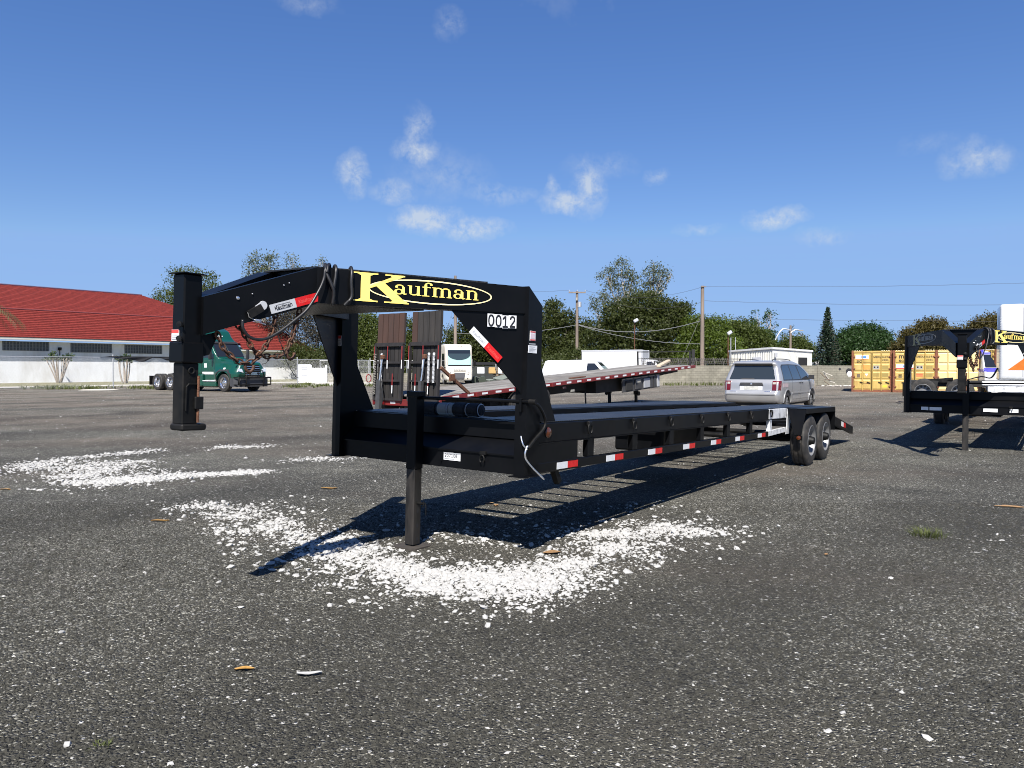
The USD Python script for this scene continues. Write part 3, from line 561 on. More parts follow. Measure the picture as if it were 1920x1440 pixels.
# rolled strap bundle lying on the front of the deck
_a = np.array([math.sin(YAW), math.cos(YAW), 0]); _r = np.array([math.cos(YAW), -math.sin(YAW), 0])
ro = np.array([-0.7765, 6.394, 0]) + _a * .37 + _r * .02 + np.array([0, 0, 1.085])
t = thing('strap_roll', 'rolled bundle bound with black and grey tape lying on the front of the deck', 'bundle', ro, -YAW)
m = MB()
m.lathe([(-.36, .001), (-.36, .048), (-.2, .056), (-.1, .05), (.05, .052), (.3, .05), (.36, .045), (.37, .001)], (0, 0, .058), (1, 0, 0), 18); m.build('roll', M['tarp'], t, 50)
for x0, x1, rr, mt in ((-.34, -.12, .060, 'tarp'), (-.10, .0, .055, 'strap'), (.0, .02, .057, 'greyink'), (.022, .075, .055, 'strap'), (.08, .2, .061, 'tarp'), (.215, .225, .059, 'grey_tape'), (.23, .34, .058, 'tarp'), (.345, .353, .056, 'grey_tape')):
    m = MB(); m.lathe([(x0, .04), (x0 + .004, rr), (x1 - .004, rr), (x1, .04)], (0, 0, .058), (1, 0, 0), 18); m.build('band', M[mt], t, 50)

# ------------------------------------------------------------ ground
def ground_mat():
    n = {"g": ("geometry", {}),
         "v1": ("voronoi_texture", {"scale": 85.0}), "v2": ("voronoi_texture", {"scale": 150.0}), "v3": ("voronoi_texture", {"scale": 34.0}), "v4": ("voronoi_texture", {"scale": 9.0}),
         "s1": ("separate_color", {}), "s2": ("separate_color", {}), "s3": ("separate_color", {}), "s4": ("separate_color", {}),
         "r1": ("rgb_ramp", {"ramp": [(0, (.033, .0318, .0255)), (.45, (.070, .0672, .0545)), (.78, (.12, .115, .094)), (.91, (.2, .194, .163)), (1, (.46, .45, .39))]}),
         "r2": ("rgb_ramp", {"ramp": [(0, (.4, .4, .4)), (.6, (1, 1, 1)), (1, (1.35, 1.33, 1.3))]}),
         "mul": ("mix_color", {"blend_type": "multiply", "fac": 1.0, "use_clamp": False}),
         "w1": ("map_range", {"from_min": .935, "from_max": .96, "to_min": 0, "to_max": .85, "clamp": True}),
         "wd": ("map_range", {"from_min": .30, "from_max": .42, "to_min": 1, "to_max": 0, "clamp": True}), "wm": ("math", {"math_type": "multiply"}),
         "wc": ("mix_color", {"b": (.5, .49, .46)}),
         "w4": ("map_range", {"from_min": .95, "from_max": .96, "to_min": 0, "to_max": .8, "clamp": True}), "wd4": ("map_range", {"from_min": .10, "from_max": .16, "to_min": 1, "to_max": 0, "clamp": True}), "wm4": ("math", {"math_type": "multiply"}), "wc4": ("mix_color", {"b": (.55, .53, .5)}),
         "nd": ("noise_texture", {"scale": .16, "detail": 7.0, "roughness": .62}), "md": ("mapping", {"scale": (.55, 1.6, 1)}),
         "dr": ("map_range", {"from_min": .45, "from_max": .64, "to_min": 0, "to_max": .8, "clamp": True}),
         "dn": ("noise_texture", {"scale": 14.0, "detail": 5.0}), "dc": ("rgb_ramp", {"ramp": [(.3, (.075, .062, .048)), (.7, (.125, .105, .083))]}),
         "dm": ("mix_color", {}),
         "nk": ("noise_texture", {"scale": .5, "detail": 6.0, "roughness": .7}), "kr": ("map_range", {"from_min": .35, "from_max": .7, "to_min": .62, "to_max": 1.3, "clamp": True}), "km": ("mix_color", {"blend_type": "multiply", "fac": 1.0, "use_clamp": False}),
         "oil": ("noise_texture", {"scale": .33, "detail": 5.0, "roughness": .6}), "or": ("map_range", {"from_min": .58, "from_max": .72, "to_min": 1.0, "to_max": .42, "clamp": True}), "om": ("mix_color", {"blend_type": "multiply", "fac": 1.0, "use_clamp": False}),
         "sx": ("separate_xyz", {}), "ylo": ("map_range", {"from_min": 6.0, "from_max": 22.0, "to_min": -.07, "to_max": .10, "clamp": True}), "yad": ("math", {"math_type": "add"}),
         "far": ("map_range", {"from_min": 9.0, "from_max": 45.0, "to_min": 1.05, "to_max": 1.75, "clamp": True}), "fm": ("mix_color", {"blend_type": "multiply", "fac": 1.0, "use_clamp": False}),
         "tw": ("wave_texture", {"scale": .055, "distortion": 5.0, "detail": 4.0, "detail_scale": .35, "bands_direction": "x"}), "tm": ("mapping", {"rotation": (0, 0, .75)}), "tr": ("map_range", {"from_min": .70, "from_max": .98, "to_min": 1.04, "to_max": .74, "clamp": True}), "tx": ("mix_color", {"blend_type": "multiply", "fac": 1.0, "use_clamp": False}),
         "h1": ("math", {"math_type": "multiply", "value2": -1.0}), "h2": ("math", {"math_type": "multiply", "value2": -.5}), "ha": ("math", {"math_type": "add"}),
         "b": ("bump", {"strength": 1.0, "distance": .022}), "p": ("principled_bsdf", {"roughness": .85, "specular_ior_level": .3})}
    l = [("g.position", f"v{i}.vector") for i in (1, 2, 3, 4)] + [(f"v{i}.color", f"s{i}.color") for i in (1, 2, 3, 4)]
    l += [("s1.r", "r1.fac"), ("s2.r", "r2.fac"), ("r1.color", "mul.a"), ("r2.color", "mul.b"),
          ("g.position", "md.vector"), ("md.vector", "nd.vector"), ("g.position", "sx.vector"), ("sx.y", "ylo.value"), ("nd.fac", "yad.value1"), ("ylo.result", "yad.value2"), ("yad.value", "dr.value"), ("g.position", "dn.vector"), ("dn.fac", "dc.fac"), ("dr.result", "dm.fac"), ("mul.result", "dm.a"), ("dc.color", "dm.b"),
          ("g.position", "nk.vector"), ("nk.fac", "kr.value"), ("dm.result", "km.a"), ("kr.result", "km.b"),
          ("g.position", "oil.vector"), ("oil.fac", "or.value"), ("km.result", "om.a"), ("or.result", "om.b"),
          ("s3.r", "w1.value"), ("v3.distance", "wd.value"), ("w1.result", "wm.value1"), ("wd.result", "wm.value2"), ("wm.value", "wc.fac"), ("om.result", "tx.a"), ("g.position", "tm.vector"), ("tm.vector", "tw.vector"), ("tw.fac", "tr.value"), ("tr.result", "tx.b"), ("tx.result", "wc.a"),
          ("s4.r", "w4.value"), ("v4.distance", "wd4.value"), ("w4.result", "wm4.value1"), ("wd4.result", "wm4.value2"), ("wm4.value", "wc4.fac"), ("wc.result", "wc4.a"),
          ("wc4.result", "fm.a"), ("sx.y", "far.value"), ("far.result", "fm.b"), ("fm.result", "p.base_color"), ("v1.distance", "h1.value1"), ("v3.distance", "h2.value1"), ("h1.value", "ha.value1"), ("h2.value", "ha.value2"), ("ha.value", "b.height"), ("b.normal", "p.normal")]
    return mk('asphalt_millings', n, l)


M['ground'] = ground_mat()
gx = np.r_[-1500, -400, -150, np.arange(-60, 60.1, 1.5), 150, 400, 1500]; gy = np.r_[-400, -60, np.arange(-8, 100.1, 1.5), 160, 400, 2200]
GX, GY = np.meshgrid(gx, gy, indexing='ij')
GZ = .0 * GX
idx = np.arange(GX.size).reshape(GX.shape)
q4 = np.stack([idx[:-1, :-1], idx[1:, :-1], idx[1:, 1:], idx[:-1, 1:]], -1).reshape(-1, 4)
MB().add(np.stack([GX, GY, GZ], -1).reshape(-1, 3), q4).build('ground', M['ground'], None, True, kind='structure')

# ------------------------------------------------------------ stones
ICO = trimesh.creation.icosphere(0); OCT = (np.array([[1, 0, 0], [-1, 0, 0], [0, 1, 0], [0, -1, 0], [0, 0, 1], [0, 0, -1]], float), np.array([[0, 2, 4], [2, 1, 4], [1, 3, 4], [3, 0, 4], [2, 0, 5], [1, 2, 5], [3, 1, 5], [0, 3, 5]]))


def stones(xy, size, rng, base=(np.array(ICO.vertices), np.array(ICO.faces)), flat=(.3, .62), sink=.42, jag=.36):
    bv, bf = base; n = len(xy); k = len(bv)
    v = np.repeat(bv[None], n, 0) * (1 + rng.uniform(-jag, jag, (n, k, 1)))
    v *= np.stack([rng.uniform(.75, 1.25, n), rng.uniform(.65, 1.0, n), rng.uniform(*flat, n)], 1)[:, None]
    a = rng.uniform(0, 2 * np.pi, n); tl = rng.normal(0, .3, n); c, s = np.cos(tl), np.sin(tl)
    x, z = v[..., 0] * c[:, None] - v[..., 2] * s[:, None], v[..., 0] * s[:, None] + v[..., 2] * c[:, None]; v = np.stack([x, v[..., 1], z], -1)
    c, s = np.cos(a), np.sin(a); x, y = v[..., 0] * c[:, None] - v[..., 1] * s[:, None], v[..., 0] * s[:, None] + v[..., 1] * c[:, None]; v = np.stack([x, y, v[..., 2]], -1)
    v *= (size / 2)[:, None, None]
    v[..., 0] += xy[:, :1]; v[..., 1] += xy[:, 1:2]; v[..., 2] += ((size / 2) * .55 - size * sink * .5)[:, None]
    return v.reshape(-1, 3), (bf[None] + (np.arange(n) * k)[:, None, None]).reshape(-1, 3)


def strokes(defs, rng):
    """defs: (pixel polyline, half width in metres, number). Stones thin out away from the line."""
    out = []
    for pts, w, num in defs:
        p = np.array([ground(*q)[:2] for q in pts]); L = np.r_[0, np.cumsum(np.linalg.norm(np.diff(p, axis=0), axis=1))]; s = rng.uniform(0, L[-1], num)
        c = np.stack([np.interp(s, L, p[:, 0]), np.interp(s, L, p[:, 1])], 1)
        ang = rng.uniform(0, 2 * np.pi, num); rad = w * np.abs(rng.normal(0, 1, num)) ** .8 * .75
        out.append(c + np.stack([np.cos(ang), np.sin(ang)], 1) * rad[:, None])
    return np.vstack(out)


WST = {"g": ("geometry", {}), "r": ("rgb_ramp", {"ramp": [(0, (.34, .335, .32)), (.15, (.62, .615, .6)), (.45, (.84, .84, .83)), (1, (.92, .92, .92))]}), "p": ("principled_bsdf", {"roughness": .75, "specular_ior_level": .3})}
M['stone'] = mk('white_stone', WST, [("g.random_per_island", "r.fac"), ("r.color", "p.base_color")])
GST = {"g": ("geometry", {}), "r": ("rgb_ramp", {"ramp": [(0, (.029, .028, .0225)), (.5, (.075, .072, .0585)), (.86, (.135, .13, .106)), (.95, (.23, .223, .19)), (1, (.5, .49, .44))]}), "p": ("principled_bsdf", {"roughness": .85, "specular_ior_level": .3})}
M['grit'] = mk('dark_grit', GST, [("g.random_per_island", "r.fac"), ("r.color", "p.base_color")])
rg = np.random.default_rng(11)
# far patch on the left
A = strokes([([(40, 878), (120, 868), (190, 880), (210, 900)], .55, 2300), ([(130, 905), (240, 902), (330, 893), (420, 888), (490, 885)], .26, 2600), ([(60, 868), (150, 858), (230, 852), (300, 843)], .35, 700), ([(150, 892), (230, 900), (300, 893)], .45, 1600),
             ([(15, 875), (100, 900), (200, 915), (300, 880)], .9, 500), ([(230, 868), (265, 866)], .4, 260)], rg)
A = A[meshkit.noise(np.c_[A * 1.6, 0 * A[:, :1]], 9) * .75 + rg.random(len(A)) * .6 > .58]; v, f = stones(A, np.clip(rg.lognormal(math.log(.031), .42, len(A)), .012, .08), rg)
tag(MB().add(v, f).build('white_gravel', M['stone']), 'loose white stones in a long patch left of the black neck, beyond the nearer patch', 'white gravel', kind='stuff')
A = strokes([([(400, 838), (450, 838), (520, 835)], .42, 520), ([(540, 865), (600, 858), (650, 862)], .45, 320)], rg)
A = A[meshkit.noise(np.c_[A * 1.6, 0 * A[:, :1]], 9) * .75 + rg.random(len(A)) * .6 > .58]; v, f = stones(A, np.clip(rg.lognormal(math.log(.031), .42, len(A)), .012, .08), rg)
tag(MB().add(v, f).build('white_gravel', M['stone']), 'thin scatter of white stones behind the neck, left of the front tray', 'white gravel', kind='stuff')
# the big near patch round the jack foot
A = strokes([([(335, 948), (420, 955), (480, 975), (540, 990)], .36, 2300), ([(470, 985), (560, 1003), (640, 1020), (700, 1035)], .36, 3300), ([(540, 1010), (640, 1045), (720, 1065)], .34, 2300), ([(690, 1060), (790, 1075), (900, 1085), (1000, 1090), (1060, 1078)], .36, 5600),
             ([(760, 1095), (850, 1112), (950, 1118), (1010, 1110)], .22, 2300), ([(960, 1065), (1050, 1062), (1120, 1040), (1180, 1020)], .34, 2700), ([(1080, 1010), (1160, 1005), (1230, 995), (1310, 990), (1360, 992)], .34, 2500), ([(1120, 1000), (1200, 1000), (1260, 990)], .5, 2000),
             ([(800, 1010), (900, 1020), (1000, 1010)], .4, 420), ([(700, 985), (850, 1000), (1000, 985)], .55, 360), ([(420, 990), (480, 1030), (560, 1060), (680, 1110), (800, 1140)], .3, 520), ([(860, 1140), (980, 1140), (1090, 1100), (1200, 1050), (1320, 1020)], .34, 620), ([(1000, 960), (1200, 950), (1350, 975)], .5, 220), ([(600, 960), (500, 940)], .6, 120)], rg)
A = A[meshkit.noise(np.c_[A * 3.6, 0 * A[:, :1]], 4) * .75 + rg.random(len(A)) * .62 > .60]; sz = np.clip(rg.lognormal(math.log(.0185), .58, len(A)), .005, .066)
v, f = stones(A, sz, rg)
tag(MB().add(v, f).build('white_gravel', M['stone']), 'near patch of white stones spread round the foot of the jack under the neck', 'white gravel', kind='stuff')
# single white bits all over the yard
n = 6500; yy = 2.2 + 44 * rg.uniform(0, 1, n) ** 1.5; xx = rg.uniform(-.75, .75, n) * yy * 1.0 + rg.normal(0, .4, n)
sz = np.clip(rg.lognormal(math.log(.0095), .5, n), .005, .045) * np.clip(yy / 8, .8, 2.2)
v, f = stones(np.stack([xx, yy], 1), sz, rg, OCT)
big = np.array([ground(*p)[:2] for p in ((272, 1075), (178, 1081), (410, 1092), (449, 1140), (538, 1163), (578, 1164), (617, 1113), (617, 1136), (116, 1186), (600, 1099), (591, 1099), (1350, 1049), (1395, 1018), (1846, 1032), (1869, 1003), (1856, 984), (1878, 1014), (1832, 1177), (1738, 1385), (1551, 1372), (1581, 1338), (1552, 1003), (1670, 1085), (320, 1433), (126, 1397), (1300, 866), (1340, 892), (700, 945), (645, 935), (560, 955), (1060, 905))])
v2, f2 = stones(big, rg.uniform(.028, .05, len(big)), rg)
tag(MB().add(v, f).add(v2, f2).build('scattered_stones', M['stone']), 'small white stones scattered singly over the dark yard', 'stones', kind='stuff')
n = 105000; yy = 2.0 + 6.5 * rg.uniform(0, 1, n) ** 1.15; xx = rg.uniform(-.74, .74, n) * yy
v, f = stones(np.stack([xx, yy], 1), np.clip(rg.lognormal(math.log(.0118), .42, n), .005, .03), rg, OCT, (.5, .95), .5)
tag(MB().add(v, f).build('loose_grit', M['grit']), 'dark loose asphalt grit covering the near ground', 'grit', kind='stuff')

# leaves, scraps and the one tuft of grass
LV = pm('dry_leaf', (.30, .165, .04), .6, 0, .25, 60); LB = pm('brown_leaf', (.2, .115, .05), .7, 0, .3, 60); PAPER = pm('paper_scrap', (.3, .3, .29), .8, 0, .1, 60)
for i, (px, py, L, w, ang, m_, nm, lab, ct) in enumerate((
        (458, 1258, .095, .03, .1, LV, 'fallen_leaf', 'narrow yellow leaf lying on bare asphalt at the lower left', 'leaf'),
        (617, 917, .2, .05, .05, LV, 'fallen_leaf', 'yellow leaf lying between the two white stone patches', 'leaf'),
        (521, 1066, .07, .025, .9, LV, 'fallen_leaf', 'yellow leaf at the edge of the coupler shadow', 'leaf'),
        (10, 919, .13, .04, -.1, LV, 'fallen_leaf', 'yellow leaf at the left edge of the picture', 'leaf'),
        (918, 945, .10, .06, .5, LB, 'fallen_leaf', 'brown crumpled leaf between the shadow bars under the trailer', 'leaf'),
        (930, 949, .08, .05, 1.5, LB, 'fallen_leaf', 'smaller brown leaf beside the crumpled one under the trailer', 'leaf'),
        (1035, 1038, .14, .09, .2, LB, 'fallen_leaf', 'rusty brown leaf litter right of the trailer front corner shadow', 'leaf'),
        (300, 978, .17, .03, .1, LV, 'fallen_leaf', 'thin tan leaf just outside the near white stones on the left', 'leaf'),
        (580, 1267, .12, .03, .15, PAPER, 'paper_scrap', 'torn pale paper scrap on the asphalt at the lower left', 'scrap'),
        (1550, 1042, .035, .03, .4, LB, 'fallen_leaf', 'small curled tan leaf alone on the asphalt at the right', 'leaf'))):
    g = ground(px, py); t = thing(nm, lab, ct, g, ang)
    m = MB(); N_ = 9
    for s in (0, 1):
        rows = []
        for k in range(N_):
            u = k / (N_ - 1); wd = w / 2 * math.sin(math.pi * min(1, u * .92 + .06)) ** .8 + .002
            zc = .006 + .005 * math.sin(u * 3 + i) ** 2
            rows += [[(u - .5) * L, -wd, zc + .008 - s * .0015], [(u - .5) * L, 0, zc - s * .0015], [(u - .5) * L, wd, zc + .008 - s * .0015]]
        ff = [[a_ * 3 + b_, a_ * 3 + b_ + 1, a_ * 3 + b_ + 4, a_ * 3 + b_ + 3] for a_ in range(N_ - 1) for b_ in (0, 1)]
        m.add(np.array(rows), np.array(ff))
    m.build('blade', m_, t, True)
g = ground(1897, 952); t = thing('stick', 'flat brown stick lying on the asphalt at the right edge', 'stick', g, -.35)
m = MB(); m.tube(curve([(-.16, 0, .012), (-.05, .008, .016), (.06, -.004, .014), (.2, .01, .012)], 12), [.006] * 3 + [.011] * 6 + [.005] * (len(curve([(-.16, 0, .012), (-.05, .008, .016), (.06, -.004, .014), (.2, .01, .012)], 12)) - 9), 7); m.build('twig', LB, t, True)
GRASS = leafm('grass_blade', (.08, .095, .025), (.2, .2, .07), .3)


def blades(m, c, n, rad, h, rng, lean=.5, w=.006):
    for k in range(n):
        a = rng.uniform(0, 6.28); r_ = rad * rng.random() ** .6; b = np.array(c) + [r_ * math.cos(a), r_ * math.sin(a), 0]; hh = h * rng.uniform(.5, 1.1); l = lean * hh * rng.uniform(.3, 1.3); q = a + rng.normal(0, .7)
        tip = b + [l * math.cos(q), l * math.sin(q), hh]; mid = b + [l * .35 * math.cos(q), l * .35 * math.sin(q), hh * .6]; s = np.array([-math.sin(q), math.cos(q), 0]) * w
        m.add(np.array([b - s, b + s, mid + s * .8, mid - s * .8, tip]), np.array([[0, 1, 2], [0, 2, 3], [3, 2, 4]]))


t = thing('grass_tuft', 'small yellow green grass tuft growing from the asphalt at the right', 'grass', ground(1740, 1005)); m = MB(); blades(m, (0, 0, 0), 150, .15, .065, NR, 1.7, .0035); m.build('blades', GRASS, t)
t = thing('grass_tuft', 'tiny faint weed in the asphalt at the lower left corner', 'grass', ground(186, 1400)); m = MB(); blades(m, (0, 0, 0), 34, .045, .016, NR, 1.6, .0022); m.build('blades', GRASS, t)

# ------------------------------------------------------------ the white hall with the red roof
STUCCO = pm('white_stucco', (.66, .67, .68), .8, 0, .06, 2.0, .1, dirt=(.40, .38, .33), dscale=.7, dlo=.5, dhi=.75, damt=.6, stretch=(1, 1, .35))
ROOF = pm('red_roof_tile', (.145, .021, .016), .8, 0, .34, 3.5, .1, spec=.2, dirt=(.085, .015, .013), dscale=1.3, damt=.5)
TRIM = pm('pale_trim', (.5, .49, .45), .7, 0, .08, 3)
GB = pm('glass_block', (.045, .05, .055), .25, 0, .35, 6, .1); MORT = pm('block_mortar', (.15, .16, .17), .7)
FA = np.array([-50.0, 75, 0]); FT = np.array([.6, .8, 0]); FN = np.array([.8, -.6, 0])
hall = thing('hall', 'long white hall with red tiled roof behind the chain link fence on the left', 'building', FA)
HL = lambda t_, b_, z: FT * t_ - FN * b_ + np.array([0, 0, z])      # along the front, depth behind it, height
EV, RG, TB = 4.62, 7.55, -14.0
XE = 37.2
m = MB()
for b0, b1, t0, t1, z in ((0, 14, TB, XE - 1.1, 0),):
    m.hull([HL(t_, b_, z_) for t_ in (t0, t1) for b_, z_ in ((0, 0), (8, 0), (0, EV - .45), (8, EV - .45))])
m.hull([HL(t_, b_, z_) for t_ in (24.6, XE - 1.1) for b_ in (-.72, .0) for z_ in (0, EV - 1.0)])
m.build('wall', STUCCO, hall)
MB().hull([HL(t_, b_, z_) for t_ in (TB, 24.5) for b_ in (-.93, -.02) for z_ in (EV - .32, EV - .10)]).build('eave_board', TRIM, hall)
MB().hull([HL(t_, b_, z_) for t_ in (24.6, XE) for b_ in (-1.6, -.02) for z_ in (EV - 1.02, EV - .86)]).build('eave_board', TRIM, hall)


def courses(m, p0, p1, q0, q1, n, th=.07):
    """stepped rows of tiles between the lower edge p0-p1 and the upper edge q0-q1"""
    up = np.cross(p1 - p0, q0 - p0); up /= np.linalg.norm(up); up *= np.sign(up[2])
    for i in range(n):
        a, b = i / n, (i + 1.12) / n
        A0, A1, B0, B1 = p0 + (q0 - p0) * a, p1 + (q1 - p1) * a, p0 + (q0 - p0) * b, p1 + (q1 - p1) * b
        m.hull([A0 + up * th, A1 + up * th, B0 + up * .012, B1 + up * .012, A0, A1, B0, B1])


m = MB(); courses(m, HL(TB, -.95, EV - .1), HL(26, -.95, EV - .1), HL(TB, 4, RG), HL(26, 4, RG), 15)
courses(m, HL(26, -1.6, EV - .85), HL(XE, -1.6, EV - .85), HL(26, 4, RG), HL(33.6, 4, RG), 17)
m.hull([HL(XE, -1.6, EV - .85), HL(33.6, 4, RG - .02), HL(XE, 9.5, EV - .85), HL(33, 4, RG - .3), HL(XE, 3, EV - .9)])
m.hull([HL(t_, b_, z_) for t_ in (TB, 33.6) for b_, z_ in ((4, RG + .03), (4, RG - .2), (9, EV))])
m.build('roof', ROOF, hall)
m = MB(); courses(m, HL(TB, 5.6, 6.9), HL(30.5, 5.6, 6.9), HL(TB, 14, 10.97), HL(21.4, 14, 10.97), 24, .05)
m.hull([HL(30.5, 5.6, 6.85), HL(21.4, 14, 10.95), HL(30.5, 22, 6.85), HL(21, 14, 9), HL(30.4, 14, 6.7)])
m.hull([HL(t_, b_, z_) for t_, b_, z_ in ((TB, 14, 10.97), (21.4, 14, 10.97), (TB, 22, 6.8), (29, 22, 6.8), (TB, 14, 6.8))])
m.build('upper_roof', ROOF, hall)
MB().tube([HL(TB, 4, RG + .08), HL(33.6, 4, RG + .08)], .09, 6).build('ridge_cap', pm('dark_ridge', (.14, .03, .03), .6), hall)
MB().tube([HL(TB, 14, 11.03), HL(21.4, 14, 11.03)], .1, 6).build('ridge_cap', pm('blue_grey_ridge', (.10, .06, .09), .5), hall)
for x0, x1, y0, y1 in ((5, 91, 640.5, 657.5), (133, 209, 644.5, 661), (234, 303, 647.3, 663)):
    p0, p1 = onplane(x0, (y0 + y1) / 2, FA, FN) - FA, onplane(x1, (y0 + y1) / 2, FA, FN) - FA; t0, t1 = p0 @ FT, p1 @ FT; z0, z1 = onplane((x0 + x1) / 2, y1, FA, FN)[2], onplane((x0 + x1) / 2, y0, FA, FN)[2]
    w = MB().hull([HL(t_, b_, z_) for t_ in (t0, t1) for b_ in (-.02, .1) for z_ in (z0, z1)]).build('glass_block_window', GB, hall)
    m = MB(); n = 14
    for i in range(n + 1): m.hull([HL(t0 + (t1 - t0) * i / n + d_, b_, z_) for d_ in (-.045, .045) for b_ in (-.04, .0) for z_ in (z0, z1)])
    for i in range(4): m.hull([HL(t_, b_, z0 + (z1 - z0) * i / 3 + d_) for d_ in (-.015, .015) for b_ in (-.036, .0) for t_ in (t0, t1)])
    m.build('mortar_grid', MORT, w)
lp = onplane(111, 654, FA, FN) - FA
MB().box(lp + FN * .15, (.25, .25, .3)).bar(lp + FN * .12, lp + FN * .12 - np.array([0, 0, .7]), .06, .06).build('wall_lamp', M['blackmat'], hall)

# strips along the street, parallel to the hall
SC = pm('pale_concrete', (.42, .40, .36), .85, 0, .1, .8, dirt=(.25, .23, .2), dscale=.6, damt=.5)
TURF = pm('dry_turf', (.14, .13, .06), .95, 0, .35, 1.5, dirt=(.30, .26, .18), dscale=.5, damt=.6, bump=.6, bscale=8)
off = lambda k, t_, z: np.array([-50, 75, 0]) + FT * t_ + FN * k + np.array([0, 0, z])


def strip(name, k0, k1, t0, t1, z, m_):
    MB().add(np.array([off(k0, t0, z), off(k0, t1, z), off(k1, t1, z), off(k1, t0, z)]), np.array([[0, 1, 2, 3]])).build(name, m_, kind='structure')


strip('turf', -.5, 16.5, -40, 90, .012, TURF); strip('pavement', 16.5, 20.5, -40, 90, .02, SC); strip('verge', 20.5, 22.5, -40, 60, .012, TURF)
sg = onplane(270, 730, (0, 0, 0), (0, 0, 1))
m = MB(); m.lathe([(0, 1.25), (.03, 1.0), (.05, .6), (.055, .01)], ground(185, 731) * np.array([1, 1, 0]), (0, 0, 1), 20); tag(m.build('sand_patch', pm('pale_sand', (.45, .42, .36), .95, 0, .15, 3), None, True), kind='structure')

# chain link fence with dark screen rolled over it
GALV = pm('galvanised_steel', (.42, .43, .44), .5, .5, .15, 8)
c0 = np.array([-29.6, 57.0, 0]); FL = lambda t_, z: c0 + FT * t_ + np.array([0, 0, z])
fence = thing('chain_link_fence', 'tall galvanised chain link fence along the street in front of the hall', 'fence')
for t_ in (-24, -16, -8, 0, 8.0, 16.6, 25.5):
    m = MB(); m.cyl(FL(t_, 0), FL(t_, 2.5), .045, 8); m.build('fence_post', GALV, fence)
m = MB(); m.cyl(FL(-24, 2.28), FL(25.5, 2.28), .03, 6); m.build('top_rail', GALV, fence)
m = MB(); L0, H0, st = 49.5, 2.2, .085
for k in range(int((L0 + H0) / st)):
    for s in (1, -1):
        a = k * st - H0; x0, z0, x1, z1 = a, 0, a + H0, H0
        if s < 0: z0, z1 = H0, 0
        if x0 < 0: z0 += s * (0 - x0); x0 = 0
        if x1 > L0: z1 -= s * (x1 - L0); x1 = L0
        p, q = FL(-24 + x0, z0 + .06), FL(-24 + x1, z1 + .06); w = np.array([0, 0, .0028]); o2 = FN * .003
        m.add(np.array([p - w, p + w, p + o2, q - w, q + w, q + o2]), np.array([[0, 1, 4], [0, 4, 3], [1, 2, 5], [1, 5, 4], [2, 0, 3], [2, 3, 5]]))
m.build('wire_mesh', GALV, fence, kind='stuff')
t = thing('screen_cloth', 'black screen cloth sagging over the top rail of the chain link fence', 'tarp')
xs = np.linspace(-1.0, 10.5, 60); rows = []
for k in range(7):
    sag = k / 6
    rows.append([FL(x, 2.38 - sag * (.28 + .12 * math.sin(x * 1.3) + .1 * math.sin(x * 3.1 + 1)) * min(1, max(.12, (x + 1) / 3))) + FN * (.06 + .08 * math.sin(x * 4 + k) * sag) for x in xs])
v = np.array(rows).reshape(-1, 3); n = len(xs)
f = [[a * n + b, a * n + b + 1, (a + 1) * n + b + 1, (a + 1) * n + b] for a in range(6) for b in range(n - 1)]
MB().add(v, np.array(f)).build('cloth', M['tarp'], t, True)

# pruned frangipani shrubs at the hall wall
STEM = pm('grey_bark', (.24, .2, .16), .85, 0, .25, 6); PLUM = leafm('shrub_leaf', (.035, .06, .02), (.09, .13, .04))


def shrub(px, py, htop, spread, n, label, rng):
    g = ground(px, py); t = thing('shrub', label, 'shrub', g); m = MB(); lv = MB(); H_ = htop
    for i in range(n):
        a = rng.uniform(0, 6.28); tip = np.array([math.cos(a) * spread * rng.uniform(.3, 1), math.sin(a) * spread * rng.uniform(.3, 1), H_ * rng.uniform(.78, .95)])
        b = np.array([math.cos(a), math.sin(a), 0]) * .18; m.tube(curve([b, b * 1.6 + tip * np.array([.25, .25, .45]), tip], 8), np.linspace(.075, .04, len(curve([b, b * 1.6 + tip * np.array([.25, .25, .45]), tip], 8))), 6)
        for k in range(26):
            d = rng.normal(0, 1, 3); d[2] = abs(d[2]) * .8 - .25; d /= np.linalg.norm(d); s = np.cross(d, rng.normal(0, 1, 3)); s /= np.linalg.norm(s); l = rng.uniform(.22, .4); o = tip + rng.normal(0, .1, 3)
            lv.add(np.array([o, o + d * l * .5 + s * .07, o + d * l, o + d * l * .5 - s * .07]), np.array([[0, 1, 2, 3]]))
    m.build('stems', STEM, t, True); lv.build('foliage', PLUM, t)


shrub(111, 718, 3.0, 1.25, 14, 'larger pruned shrub with many bare grey stems at the hall wall', np.random.default_rng(5))
shrub(234, 719, 2.75, .75, 9, 'smaller pruned shrub in a narrow fan at the hall wall', np.random.default_rng(6))
# tufts along the verge
rg2 = np.random.default_rng(21); m = MB()
for px, py, w, n in ((95, 729, 50, 90), (170, 729, 40, 60), (130, 727, 70, 60), (260, 728, 25, 40), (290, 729, 20, 40), (560, 726, 40, 60), (575, 722, 14, 60), (610, 724, 20, 40), (680, 724, 25, 40), (655, 722, 20, 30)):
    for k in range(n):
        g = ground(px + rg2.normal(0, w * .5), py + rg2.normal(0, .8)); blades(m, g * np.array([1, 1, 0]), 3, .12, .26, rg2, .8, .03)
tag(m.build('verge_weeds', GRASS), 'ragged yellow green weeds along the verge before the chain link fence', 'weeds', kind='stuff')
